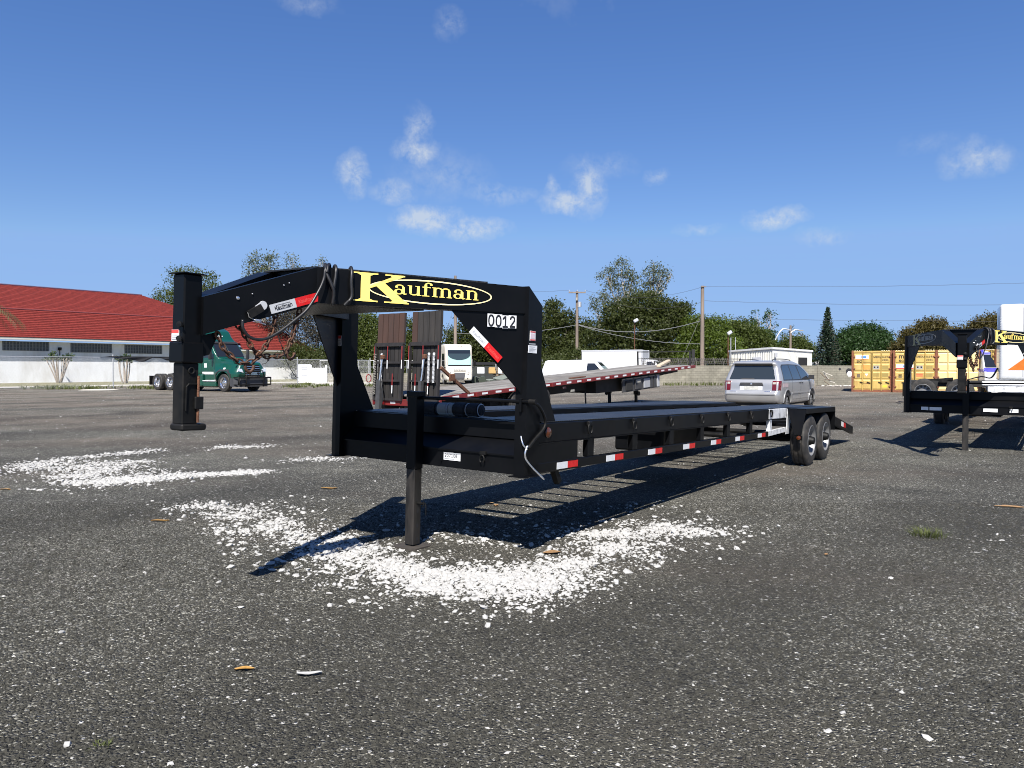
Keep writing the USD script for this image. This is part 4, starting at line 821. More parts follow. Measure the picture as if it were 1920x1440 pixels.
# frond of a palm that stands left of the frame
FR = leafm('palm_leaf', (.10, .11, .05), (.28, .24, .14), .3)
pc = at(-70, 590, 52); t = thing('palm_tree', 'dry palm frond tips reaching in at the left edge before the red roof', 'palm', (pc[0], pc[1], 0))
m = MB(); m.tube(curve([(0, 0, 0), (.1, 0, 2.5), (0, .1, pc[2] + .4)], 10), .2, 8); m.build('trunk', STEM, t, True); m = MB()
for a in np.linspace(0, 6.28, 15)[:-1]:
    for rise in (.9, .3):
        p = curve([(0, 0, pc[2] + .4), (1.3 * math.cos(a), 1.3 * math.sin(a), pc[2] + .4 + rise), (2.7 * math.cos(a), 2.7 * math.sin(a), pc[2] + .1 + rise * .2), (3.5 * math.cos(a), 3.5 * math.sin(a), pc[2] - .8 + rise * .3)], 24)
        for i in range(2, len(p)):
            d = p[i] - p[i - 1]; d /= np.linalg.norm(d); s = np.cross(d, (0, 0, 1)); s /= np.linalg.norm(s)
            for sg_ in (1, -1):
                e = p[i] + s * sg_ * .42 * (1 - (i / len(p)) ** 3) + d * .3 - np.array([0, 0, .2]); m.add(np.array([p[i] - d * .03, e, p[i] + d * .03]), np.array([[0, 1, 2]]))
m.build('fronds', FR, t)

# white picket gate and sign board right of the hall
PW = pm('white_picket', (.78, .78, .77), .6, 0, .05, 3)
g0, g1 = ground(562, 718), ground(612, 718); t = thing('picket_fence', 'white picket fence beyond the chain link right of the hall', 'fence', g0 * np.array([1, 1, 0])); dv = (g1 - g0); L = np.linalg.norm(dv); dv /= L; m = MB(); n = 17
for i in range(n + 1):
    m.hull([dv * (i / n * L + o) + np.array([0, y_, z]) for o in (-.062, .062) for y_ in (0, .03) for z in (0, 1.45)] + [dv * (i / n * L) + np.array([0, y_, 1.55]) for y_ in (0, .03)])
m.build('pickets', PW, t, kind='stuff')
for s in (.3, 1.0): MB().bar(dv * 0 + np.array([0, -.03, s]), dv * L + np.array([0, -.03, s]), .04, .1).build('rail', PW, t)
for s in (0, .42, 1): MB().bar(dv * L * s, dv * L * s + np.array([0, 0, 1.8]), .14, .14).build('post', PW, t)
p = at(571, 705, 73); t = thing('notice_board', 'white notice board with black print on the picket fence', 'sign', (p[0], p[1], 0)); MB().span((-.6, -.02, .3), (.6, .02, 1.85)).build('board', pm('notice_white', (.5, .52, .55), .6), t)
m = MB()
for z_ in (1.5, 1.32, .75): m.span((-.3, -.025, z_), (.28, -.0215, z_ + .09))
m.build('print', M['greyink'], t)

# ------------------------------------------------------------ concrete block wall with barbed wire
def block_mat():
    n = {"tc": ("texture_coordinate", {}), "g": ("geometry", {}), "m": ("mapping", {"rotation": (math.pi / 2, 0, 0)}), "b": ("brick_texture", {"scale": 1.0, "brick_width": .41, "row_height": .205, "mortar_size": .010, "color1": (.235, .225, .19), "color2": (.19, .182, .155), "mortar": (.15, .143, .125), "bias": -.2}),
         "n": ("noise_texture", {"scale": .9, "detail": 7, "roughness": .65}), "r": ("rgb_ramp", {"ramp": [(.3, (.55, .54, .5)), (.75, (1.15, 1.12, 1.05))]}), "x": ("mix_color", {"blend_type": "multiply", "fac": 1.0}), "bp": ("bump", {"strength": .6, "distance": .02}), "p": ("principled_bsdf", {"roughness": .9})}
    return mk('weathered_block', n, [("tc.object", "m.vector"), ("m.vector", "b.vector"), ("tc.object", "n.vector"), ("n.fac", "r.fac"), ("b.color", "x.a"), ("r.color", "x.b"), ("x.result", "p.base_color"), ("b.fac", "bp.height"), ("bp.normal", "p.normal")])


BLK = block_mat()
w0, w1 = ground(1205, 722.5), ground(1640, 721.5); dv = w1 - w0; L = np.linalg.norm(dv[:2]); az = math.atan2(dv[1], dv[0])
t = thing('block_wall', 'weathered grey concrete block wall with barbed wire behind the silver minivan', 'wall', w0 * np.array([1, 1, 0]), az); WH = 1.72
MB().span((0, 0, 0), (L, .2, WH)).build('blocks', BLK, t)
m = MB()
for i in range(int(L / 4) + 1): m.span((i * 4 - .2, -.06, 0), (i * 4 + .2, -.001, WH + .02))
m.build('piers', BLK, t)
m = MB()
for k in range(3): m.tube([(0, .1 + k * .12, WH + .2 + k * .18), (L * .42, .1 + k * .12, WH + .2 + k * .18)], .014, 4)
for i in range(12): m.tube([(i * L * .42 / 11, .1, WH), (i * L * .42 / 11, .42, WH + .7)], .02, 5)
a = np.linspace(0, 2 * math.pi * 52, 900); m.tube(np.stack([a / a[-1] * L * .42, .2 + .26 * np.cos(a), WH + .36 + .28 * np.sin(a)], 1), .012, 3)
m.build('barbed_wire', pm('dull_wire', (.13, .12, .11), .7, .3, .3, 20), t)
for x_, z_, s in ((L * .885, 1.2, .30), (L * .845, 1.4, .12)):
    m = MB(); m.lathe([(0, .001), (-.012, s), (-.014, .001)], (x_, -.001, z_), (0, 1, 0), 7); m.build('paint_blot', pm('dark_blot', (.02, .02, .022), .8), t)
m = MB(); m.lathe([(0, .001), (-.016, .26), (-.02, .001)], (L * .888, -.004, .98), (0, 1, 0), 6); m.build('paint_blot', PW, t)
# low wall and kerb far behind the ramps
t = thing('low_wall', 'low grey concrete wall far behind the flatbed ramps', 'wall', ground(600, 717) * np.array([1, 1, 0]), .05); MB().span((0, 0, 0), (14, .2, .95)).build('blocks', BLK, t)
m = MB()
for i in range(15): m.cyl((i, .1, .9), (i, .1, 2.3), .03, 6)
m.cyl((0, .1, 2.3), (14, .1, 2.3), .025, 6); m.cyl((0, .1, 1.6), (14, .1, 1.6), .012, 4); m.build('wire_fence', GALV, t)
MB().add(np.array([ground(560, 723) + [0, 0, .016], ground(715, 723) + [0, 0, .016], ground(760, 716) + [0, 0, .016], ground(560, 716) + [0, 0, .016]]), np.array([[0, 1, 2, 3]])).build('side_street', SC, kind='structure')
# dark screened fence, rubble and timber behind the recreational vehicle
p0, p1 = at(884, 0, 84) * np.array([1, 1, 0]), at(1060, 0, 88) * np.array([1, 1, 0])
t = thing('screened_fence', 'dark screened fence between the motorhome and the white cargo van', 'fence'); m = MB(); zt = lambda y, d: at(0, y, d)[2]
m.hull([p + np.array([0, y_, z]) for p, d in ((p0, 84), (p1, 88)) for y_ in (0, .08) for z in (zt(684, d), zt(679, d))]); m.build('top_band', M['tarp'], t)
m = MB(); m.hull([p + np.array([0, y_, z]) for p in (p0, p1) for y_ in (.1, .14) for z in (0, 1.75)]); m.build('screen', pm('dark_screen', (.028, .032, .03), .8, 0, .5, 1.2), t)
for s in (0, .25, .5, .75, 1): MB().cyl(p0 + (p1 - p0) * s, p0 + (p1 - p0) * s + np.array([0, 0, 2.5]), .06, 8).build('post', GALV, t)
WOOD = pm('grey_timber', (.16, .125, .09), .85, 0, .4, 2, dirt=(.06, .05, .04), dscale=2, damt=.7)
o = at(948, 0, 74) * np.array([1, 1, 0]); t = thing('timber_pile', 'rough pile of grey brown timber beyond the flatbed deck', 'timber', o); rr = np.random.default_rng(3)
for i in range(46):
    z = .06 + (i // 8) * .26; x = rr.uniform(-1.6, 1.6) * (1 - z / 3); a = rr.uniform(-.5, .5)
    MB().box((x, rr.uniform(-.6, .6), z), (rr.uniform(1.0, 2.0), rr.uniform(.15, .3), rr.uniform(.1, .2)), rotm((0, 0, 1), a) @ rotm((0, 1, 0), rr.normal(0, .12))).build('plank', WOOD, t)
o = at(912, 0, 72) * np.array([1, 1, 0]); t = thing('rubble_heap', 'low grey green heap of tarps and drums beside the motorhome', 'heap', o); G2 = pm('grey_green_sheet', (.10, .115, .10), .8, 0, .3, 2)
m = MB()
for i in range(14): m.hull(np.array([rr.uniform(-1.6, 2.2), rr.uniform(-.8, .8), rr.uniform(.1, .5)]) + rr.normal(0, .35, (10, 3)) * np.array([1.6, 1, .5]))
m.build('sheets', G2, t); 
for x_ in (-1.05, -.35): MB().lathe([(0, .001), (0, .34), (.8, .34), (.8, .001)], (x_, -1.2, .36), (0, 1, .1), 16).build('drum', pm('dull_green_drum', (.03, .04, .028), .6), t, 40)
for x_, m_ in ((-.6, PW), (.5, pm('ochre_block', (.4, .26, .1), .8)), (1.4, PW)): MB().box((x_, 1.4, 1.25), (.7, .5, .6), None, .05).build('crate', m_, t)
# broken pallets against the wall
o = ground(1541, 722.5); t = thing('broken_pallet', 'broken white splintered pallet leaning at the block wall right of the minivan', 'pallet', o * np.array([1, 1, 0]) - np.array([0, .9, 0])); PALE = pm('bleached_wood', (.45, .42, .37), .85, 0, .3, 4)
for i in range(9):
    MB().box((rr.uniform(-.3, .6), rr.uniform(-.2, .2), 0.2 + i * .11), (rr.uniform(.4, .85), .12, .05), rotm((0, 1, 0), .6 + rr.normal(0, .25)) @ rotm((0, 0, 1), rr.normal(0, .3))).build('slat', PALE if i % 3 else WOOD, t)
o = ground(1585, 723.5); m = MB(); v, f = stones(np.stack([o[0] + NR.normal(0, 1.6, 90), o[1] - .8 + NR.normal(0, .5, 90)], 1), NR.uniform(.08, .3, 90), NR); tag(m.add(v, f).build('rubble', PALE), 'pale rubble strewn at the foot of the block wall', 'rubble', kind='stuff')
m = MB()
for px, w, n in ((1290, 40, 240), (1250, 30, 120), (1340, 30, 160)):
    for k in range(n): g = ground(px + rg2.normal(0, w * .6), 721.5 + rg2.normal(0, .8)); blades(m, g * np.array([1, 1, 0]), 3, .15, .32, rg2, .7, .03)
tag(m.build('wall_weeds', GRASS), 'green weeds growing along the foot of the block wall', 'weeds', kind='stuff')

# ------------------------------------------------------------ white metal shed behind the wall
SHED = pm('cream_metal', (.74, .73, .66), .5, 0, .04, 1.5)
D0 = 72.0; cr = at(1453, 0, D0) * np.array([1, 1, 0]); lf = at(1371, 0, 80) * np.array([1, 1, 0]); rt = at(1528, 0, 79) * np.array([1, 1, 0]); bk = lf + rt - cr
zc = at(0, 652, D0)[2]; zl, zr = at(0, 657.5, 80)[2], at(0, 658.5, 79)[2]; zl = zr = (zl + zr) / 2
t = thing('metal_shed', 'cream white metal shed with a dark doorway above the block wall', 'shed')
MB().hull([p + np.array([0, 0, z]) for p, zt_ in ((cr, zc), (lf, zl), (rt, zr), (bk, zl)) for z in (0, zt_ - .12)]).build('wall', SHED, t)
ou = lambda p: p + (p - (cr + bk) / 2) * .025
MB().hull([ou(p) + np.array([0, 0, z]) for p, zt_ in ((cr, zc), (lf, zl), (rt, zr), (bk, zl)) for z in (zt_ - .115, zt_ + .06)]).build('roof', pm('white_roof_sheet', (.78, .78, .76), .45), t)
m = MB(); e = (lf - cr); nl = np.array([e[1], -e[0], 0]); nl /= -np.linalg.norm(nl); nl = nl if nl[1] < 0 else -nl
for i in range(1, 26):
    p = cr + e * (i / 26) + nl * .02; m.bar(p, p + np.array([0, 0, zc + (zl - zc) * i / 26 - .15]), .05, .04)
m.build('ribs', SHED, t)
e2 = rt - cr; nr = np.array([e2[1], -e2[0], 0]); nr /= np.linalg.norm(nr); nr = nr if nr[1] < 0 else -nr
MB().hull([cr + e2 * s + nr * k + np.array([0, 0, z]) for s in (.63, .86) for k in (.0, .03) for z in (.1, 2.55)]).build('doorway', pm('dark_inside', (.01, .01, .011), .9), t)
MB().hull([cr + e * s + nl * k + np.array([0, 0, z]) for s in (.22, .42) for k in (.03, .05) for z in (1.9, 2.55)]).build('window', pm('pale_pane', (.72, .73, .76), .3), t)
MB().box(cr + e2 * .04 + nr * .15 + np.array([0, 0, zc - .7]), (.25, .25, .4)).build('wall_lamp', M['greyink'], t)
# grey roofed house far behind the wall
hp = at(1575, 0, 92) * np.array([1, 1, 0]); t = thing('house', 'small house with grey roof and white gable just above the block wall', 'house', hp)
zt = at(0, 672, 92)[2]; ze = at(0, 683, 92)[2]
MB().span((-3.6, 0, 0), (3, 5, ze)).build('wall', pm('blue_grey_wall', (.22, .25, .30), .7), t)
MB().hull([(x, y, z) for x, y, z in ((-1.4, -.5, ze), (4, -.5, ze), (-.6, 2.6, zt), (4, 2.6, zt), (-1.4, 5.4, ze), (4, 5.4, ze))]).build('roof', pm('grey_shingle', (.23, .24, .26), .85, 0, .1, 3), t)
MB().hull([(-3.5, -.62, ze - .25), (-3.5, -.6, ze - .1), (-1.9, -.6, zt - .1), (-1.9, -.62, zt - .25), (-.3, -.6, ze - .1), (-.3, -.62, ze - .25)]).build('gable', PW, t)
MB().hull([(x, y, z) for y in (-.64, -.655) for x, z in ((-3.1, ze - .24), (-1.9, zt - .32), (-.7, ze - .24))]).build('gable_vent', M['greyink'], t)
for x_ in (.6, 1.6): MB().span((x_, -.04, ze - .9), (x_ + .7, -.001, ze - .25)).build('window', PW, t)

# ------------------------------------------------------------ shipping containers
YC = pm('yellow_container_paint', (.42, .295, .085), .5, 0, .14, 2.0, dirt=(.22, .10, .03), dscale=1.5, dlo=.52, dhi=.72, damt=.55, stretch=(2.2, 2.2, .7))
PCt = pm('pale_yellow_container_paint', (.60, .48, .22), .5, 0, .08, 2.0, dirt=(.5, .36, .15), dscale=2.2, dlo=.58, dhi=.8, damt=.4)
RB = pm('rusty_edge', (.16, .055, .025), .8, 0, .4, 6)


def container(px0, px1, d, ang, paint, label, L=6.06, logo=None, H_=2.59):
    p0 = at(px0, 0, d) * np.array([1, 1, 0]); Wd = 2.44
    # width so that the far corner falls on px1
    k = (px1 - 960) / FPX; Wd = (k * p0[1] - p0[0]) / (math.cos(ang) - k * math.sin(ang))
    t = thing('shipping_container', label, 'container', p0, ang, 'yellow shipping containers')
    x1 = Wd
    n = 44; ys = np.linspace(.12, L - .12, n * 4)
    zig = lambda i: [0, .036, .036, 0][i % 4]
    for sd, xb in ((1, .03), (-1, x1 - .03)):
        v = np.array([[xb + sd * zig(i), y, z] for i, y in enumerate(ys) for z in (.15, H_ - .1)]); f = np.array([[2 * i, 2 * i + 1, 2 * i + 3, 2 * i + 2] for i in range(len(ys) - 1)])
        MB().add(v, f).build('side_wall', paint, t)
    m = MB(); xs = np.linspace(.1, x1 - .1, 60)
    MB().span((.05, .05, H_ - .06), (x1 - .05, L - .05, H_ - .03)).build('roof', paint, t)
    MB().span((.05, L - .05, .1), (x1 - .05, L - .02, H_ - .05)).build('end_wall', paint, t)
    MB().span((.03, .03, .08), (x1 - .03, L - .03, .14)).build('floor', RB, t)
    for x_ in (0, x1 - .12):
        for y_ in (0, L - .12): MB().span((x_, y_, 0), (x_ + .12, y_ + .12, H_), .01).build('corner_post', RB if y_ == 0 else paint, t)
        MB().span((x_ + .02, .12, 0), (x_ + .1, L - .12, .14)).build('bottom_rail', paint, t); MB().span((x_ + .03, .12, H_ - .1), (x_ + .09, L - .12, H_)).build('top_rail', paint, t)
    MB().span((.12, 0.0, H_ - .12), (x1 - .12, .1, H_ - .02)).build('header', paint, t); MB().span((.12, 0, .0), (x1 - .12, .1, .13)).build('sill', RB, t)
    m = MB()
    for i in range(16):
        x_ = .2 + i * (x1 - .4) / 15
        if i % 15 in (0, 1, 2, 3, 12, 13, 14): m.span((x_ - .03, -.02, H_ - .035), (x_ + .03, .08, H_ + .012))
    m.build('header_lugs', pm('pale_lug', (.7, .62, .4), .6) if paint is YC else paint, t)
    mid = x1 / 2; seam = M['blackmat']
    MB().span((mid - .012, .03, .14), (mid + .012, .06, H_ - .13)).build('door_gap', seam, t)
    for k, (a, b) in enumerate(((.13, mid - .02), (mid + .02, x1 - .13))):
        dr = MB().span((a, .045, .14), (b, .08, H_ - .13)).build('door', paint, t)
        zs = (.16, .80, 1.30, 1.80, H_ - .15)
        for i in range(4):
            for q in (0, 1):
                pa, pb = a + .03 + q * (b - a) / 2, a + (b - a) / 2 * (q + 1) - .03
                MB().hull([(pa, .045, zs[i]), (pb, .045, zs[i]), (pa, .045, zs[i + 1] - .04), (pb, .045, zs[i + 1] - .04), (pa + .02, .012, zs[i] + .05), (pb - .02, .012, zs[i] + .05), (pa + .02, .012, zs[i + 1] - .09), (pb - .02, .012, zs[i + 1] - .09)]).build('door_panel', paint, dr)
        for q in (.03, .49, .52, .97):
            x_ = a + (b - a) * q
            if q in (.49, .97) and k == 0 or q in (.03, .52) and k == 1: MB().cyl((x_, -.005, .08), (x_, -.005, H_ - .06), .02, 8).build('locking_rod', paint, dr)
        for z in (.35, .95, 1.45, 2.2):
            xh = .1 if k == 0 else x1 - .1
            MB().box((xh + (.04 if k == 0 else -.04), .01, z), (.14, .06, .09), None, .01).build('hinge', RB, dr)
        for q in (.35, .75): MB().bar((a + (b - a) * q, -.01, .62), (a + (b - a) * (q + .22), -.02, .55), .03, .05).build('lock_handle', M['blackmat'], dr)
    DX = lambda k, q: (.13 + (mid - .15) * q) if k == 0 else mid + .02 + (mid - .15) * q

    def dec(x0, x1_, z0, z1, m_, y=.0085, nm='marking'): MB().span((x0, y - .002, z0), (x1_, y, z1)).build(nm, m_, t)
    if logo is not None:
        BL = pm('blue_print', (.05, .17, .55), .5)
        if logo == 'covered':
            m = MB(); put_text(m, 'sc', .17, (DX(0, .14), .008, 1.86), (1, 0, 0), (0, 0, 1), .002, True, 1.25); m.build('logo', M['ink'], t)
            dec(DX(0, .1), DX(0, .86), 2.08, 2.3, M['sticker']); dec(DX(0, .42), DX(0, .7), 2.12, 2.25, BL, .006); dec(DX(0, .1), DX(0, .8), 2.05, 2.075, M['redink'])
        else:
            m = MB(); put_text(m, 'm', .25, (DX(0, .18), .008, 2.09), (1, 0, 0), (0, 0, 1), .002, True, 1.0); put_text(m, 'sc', .17, (DX(0, .18), .008, 1.88), (1, 0, 0), (0, 0, 1), .002, True, 1.15); m.build('logo', M['ink'], t)
            dec(DX(0, .06), DX(0, .95), 1.52, 1.72, M['sticker']); dec(DX(0, .42), DX(0, .7), 1.55, 1.67, BL, .006); dec(DX(0, .06), DX(0, .95), 1.44, 1.5, M['redink'])
        dec(DX(0, .12), DX(0, .42), 1.42 if logo == 'covered' else 1.0, 1.68 if logo == 'covered' else 1.18, pm('faded_print', (.42, .30, .10), .6))
        dec(DX(0, .18), DX(0, .36), .9, 1.13, pm('brown_plate', (.12, .085, .05), .6))
        if logo == 'covered': dec(DX(0, .55), DX(0, .9), 1.42, 1.68, pm('orange_print', (.62, .24, .05), .6)); m = MB(); m.poly(Polygon([(-.09, .09), (.09, .09), (0, -.08)]), (DX(0, .73), .009, 1.05), (1, 0, 0), (0, 0, 1), .002); m.build('marking', M['sticker'], t)
        OI = pm('olive_print', (.22, .17, .05), .6)
        m = MB(); put_text(m, 'MEDU', .11, (DX(1, .06), .008, 2.13), (1, 0, 0), (0, 0, 1), .002, True); m.build('marking', M['ink'], t); m = MB(); put_text(m, '841965', .11, (DX(1, .5), .008, 2.13), (1, 0, 0), (0, 0, 1), .002, True); m.build('marking', M['ink'], t); m = MB(); put_text(m, '22G1', .1, (DX(1, .55), .008, 1.95), (1, 0, 0), (0, 0, 1), .002, True); m.build('marking', M['ink'], t)
        for i in range(4):
            dec(DX(1, .56), DX(1, .9), 1.42 + i * .06, 1.455 + i * .06, OI); dec(DX(1, .56), DX(1, .9), .95 + i * .06, .985 + i * .06, OI); dec(DX(1, .06), DX(1, .4), .98 + i * .05, 1.005 + i * .05, OI if logo == 'covered' else M['redink'])
        dec(DX(1, .06), DX(1, .4), 1.42, 1.65, M['dim_white'], .009); dec(DX(1, .1), DX(1, .18), 1.5, 1.6, M['ink'], .006); dec(DX(1, .28), DX(1, .36), 1.5, 1.6, M['ink'], .006); dec(DX(1, .6), DX(1, .85), .3, .42, pm('bright_yellow_print', (.75, .5, .03), .6))
        for q in (.6, .7): dec(DX(0, q), DX(0, q + .2), .5, .53, RB)
    return t


container(1603, 1673, 48.6, -.44, YC, 'first yellow container from the left with white sticker over its black logo', logo='covered')
container(1681, 1757, 47.4, -.44, YC, 'second yellow container from the left with full black logo behind the far trailer', logo='plain')
container(1762, 1840, 46.4, -.44, PCt, 'pale yellow container behind the couplers of the far trailer')
container(1845, 1868, 45.6, -1.05, YC, 'rightmost yellow container turned aside next to the white tractor cab')

# ------------------------------------------------------------ vehicles
class Body:
    """A body drawn by its side outline (x, z) and its half width there; edges are rounded by r."""
    def __init__(s, prof, hw, r=.08, arches=(), res=.09):
        p = Polygon(prof).buffer(0)
        for x, z, q in arches: p = p.difference(Point(x, z).buffer(q, 24))
        s.p = max(p.geoms, key=lambda g: g.area) if hasattr(p, 'geoms') else p
        s.full = Polygon(prof).buffer(0); s.hw, s.r, s.res = hw, r, res
    def y(s, x, z):
        d = shapely.distance(shapely.points(x, z), s.full.exterior); d = np.where(shapely.contains_xy(s.full, x, z), d, 0)
        t = np.clip(s.r - d, 0, s.r); return s.hw(x, z) - s.r + np.sqrt(np.maximum(s.r ** 2 - t ** 2, 0))
    def tri(s, poly, res):
        P = np.vstack([np.array(shapely.segmentize(r_, res).coords)[:-1] for r_ in [poly.exterior, *poly.interiors]]); x0, y0, x1, y1 = poly.bounds
        inner = poly.buffer(-res * .45)
        if not inner.is_empty:
            gx, gy = np.meshgrid(np.arange(x0, x1, res), np.arange(y0, y1, res)); g = np.c_[gx.ravel(), gy.ravel()]; g = g[shapely.contains_xy(inner, g[:, 0], g[:, 1])]
            rr = poly.buffer(-s.r * .3) if s.r * .3 < res else None
            P = np.vstack([P, g])
            for k in (.12, .35):
                q = poly.buffer(-s.r * k)
                for gg in getattr(q, 'geoms', [q]):
                    if not gg.is_empty and s.r * k < res * .45: P = np.vstack([P, np.array(shapely.segmentize(gg.exterior, res).coords)[:-1]])
        f = Delaunay(P).simplices; c = P[f].mean(1); f = f[shapely.contains_xy(poly, c[:, 0], c[:, 1])]
        d1, d2 = P[f[:, 1]] - P[f[:, 0]], P[f[:, 2]] - P[f[:, 0]]; ar = d1[:, 0] * d2[:, 1] - d1[:, 1] * d2[:, 0]; f = f[np.abs(ar) > 1e-9]; ar = ar[np.abs(ar) > 1e-9]; f[ar < 0] = f[ar < 0][:, ::-1]
        return np.c_[P, np.zeros(len(P))], f
    def mesh(s):
        v, f = s.tri(s.p, s.res); m = trimesh.Trimesh(v, f, process=True, merge_norm=True); v, f = np.array(m.vertices), np.array(m.faces)
        y = s.y(v[:, 0], v[:, 1]); n = len(v)
        E = np.vstack([f[:, [0, 1]], f[:, [1, 2]], f[:, [2, 0]]]); _, i, c = np.unique(np.sort(E, 1), axis=0, return_index=True, return_counts=True); b = E[i[c == 1]]
        V = np.vstack([np.c_[v[:, 0], y, v[:, 1]], np.c_[v[:, 0], -y, v[:, 1]]])
        F = np.vstack([f[:, ::-1], f + n, np.c_[b[:, 1] + n, b[:, 0] + n, b[:, 0]], np.c_[b[:, 1] + n, b[:, 0], b[:, 1]]])
        return V, F
    def side(s, mb, poly, side, off=.006, thick=.02, res=.12):
        for g in getattr(poly, 'geoms', [poly]):
            v, f = s.tri(g, res); m = trimesh.Trimesh(v, f, process=True); v, f = np.array(m.vertices), np.array(m.faces); y = s.y(v[:, 0], v[:, 1]); n = len(v)
            mb.add(np.vstack([np.c_[v[:, 0], side * (y + off), v[:, 1]], np.c_[v[:, 0], side * (y - thick), v[:, 1]]]), np.vstack([f, f + n, s._skirt(f, n)]))
        return mb
    def _skirt(s, f, n):
        e = np.sort(np.vstack([f[:, [0, 1]], f[:, [1, 2]], f[:, [2, 0]]]), 1); u, c = np.unique(e, axis=0, return_counts=True); b = u[c == 1]
        return np.vstack([np.c_[b[:, 0], b[:, 1], b[:, 1] + n], np.c_[b[:, 0], b[:, 1] + n, b[:, 0] + n]])
    def end(s, mb, poly, front=True, off=.008, thick=.02, res=.12, bow=0.0):
        """poly in (y, z), laid on the front or the rear of the outline"""
        x0, _, x1, _ = s.full.bounds
        for g in getattr(poly, 'geoms', [poly]):
            v, f = s.tri(g, res); m = trimesh.Trimesh(v, f, process=True); v, f = np.array(m.vertices), np.array(m.faces); n = len(v); X = []
            for z in v[:, 1]:
                q = s.full.intersection(LineString([(x0 - 1, z), (x1 + 1, z)])).bounds; X.append(q[2] if front else q[0])
            X = np.array(X); sg = 1 if front else -1; X = X + 0 * sg
            mb.add(np.vstack([np.c_[X + sg * off, v[:, 0], v[:, 1]], np.c_[X - sg * thick, v[:, 0], v[:, 1]]]), np.vstack([f, f + n, s._skirt(f, n)]))
        return mb


GLASS = glassm('dark_glass', (.012, .014, .017), .04); GLASS2 = glassm('tinted_glass', (.02, .026, .03), .06)
PLAST = pm('black_plastic', (.02, .02, .021), .55, 0, .15, 10); LAMP = mk('clear_lamp', {"p": ("principled_bsdf", {"base_color": (.75, .77, .8), "roughness": .12, "metallic": .35, "coat_weight": .6})}, [])
UNDER = pm('dark_underbody', (.012, .012, .012), .8)


def wheel(t, c, side, R_, w, rim='rim', holes=8, style='disc', n=36, deep=.0):
    c = np.asarray(c, float); m = MB(); a = (0, side, 0); rr = R_ * .62
    m.lathe([(-.5 * w, rr), (-.52 * w, R_ * .8), (-.46 * w, R_ * .95), (-.36 * w, R_), (.36 * w, R_), (.46 * w, R_ * .95), (.52 * w, R_ * .8), (.5 * w, rr)], c, a, n); ty = m.build('tyre', M['rubber'], t, 35)
    m = MB()
    if style == 'disc':
        m.lathe([(-.2 * w, rr), (.48 * w, rr * 1.01), (.50 * w, rr * .96), (.40 * w, rr * .90), (.22 * w - deep, rr * .82), (.26 * w - deep, rr * .5), (.34 * w - deep, rr * .42), (.34 * w - deep, rr * .25), (.55 * w - deep, rr * .22), (.58 * w - deep, .001)], c, a, n)
        rm = m.build('rim', M[rim], ty, 35); m = MB()
        for k in range(holes):
            x = 2 * math.pi * k / holes; o = c + np.array([rr * .66 * math.cos(x), side * (.245 * w - deep), rr * .66 * math.sin(x)]); m.lathe([(0, .001), (0, rr * .13), (.012, rr * .13), (.0125, .001)], o, a, 10)
        m.build('hand_holes', M['ink'], ty)
    else:
        m.lathe([(-.2 * w, rr), (.46 * w, rr * 1.0), (.48 * w, rr * .95), (.40 * w, rr * .90), (.12 * w, rr * .85), (.1 * w, .001)], c, a, n); rm = m.build('rim', M['blackmat'], ty, 35); m = MB()
        for k in range(7):
            x = 2 * math.pi * k / 7; d = np.array([math.cos(x), 0, math.sin(x)]); q = np.array([-math.sin(x), 0, math.cos(x)]); s_ = np.array([0, side, 0])
            m.hull([c + d * rr * a_ + q * b_ * rr * e + s_ * (.40 * w - g) for a_, e in ((.12, .16), (.93, .13)) for b_ in (-1, 1) for g in (0, .03)])
        m.lathe([(.3 * w, rr * .22), (.43 * w, rr * .2), (.44 * w, .001)], c, a, 14); m.build('spokes', M[rim], ty, 35)
    return ty


# ---- silver minivan, seen from behind
SILV = mk('silver_car_paint', {"g": ("geometry", {}), "n": ("noise_texture", {"scale": 1.4, "detail": 6}), "r": ("rgb_ramp", {"ramp": [(.3, (.35, .352, .355)), (.7, (.42, .422, .425))]}), "p": ("principled_bsdf", {"metallic": .55, "roughness": .34, "coat_weight": .5, "coat_roughness": .08})}, [("g.position", "n.vector"), ("n.fac", "r.fac"), ("r.color", "p.base_color")])
VA = math.radians(90 - 36)
van = thing('minivan', 'silver grey minivan seen from behind beyond the wheels of the black trailer', 'minivan', (9.0 - 1.0 * math.cos(math.radians(36)), 25.8 + 1.0 * math.sin(math.radians(36)), 0), VA)


def vhw(x, z):
    w = .985 - .02 * np.clip((.55 - z) / .3, 0, 1) - .255 * np.clip((z - 1.06) / .72, 0, 1) ** 1.15 + 0 * x
    return w - .26 * np.clip((x - 4.35) / .8, 0, 1) ** 2 - .07 * np.clip((.45 - x) / .45, 0, 1) ** 2


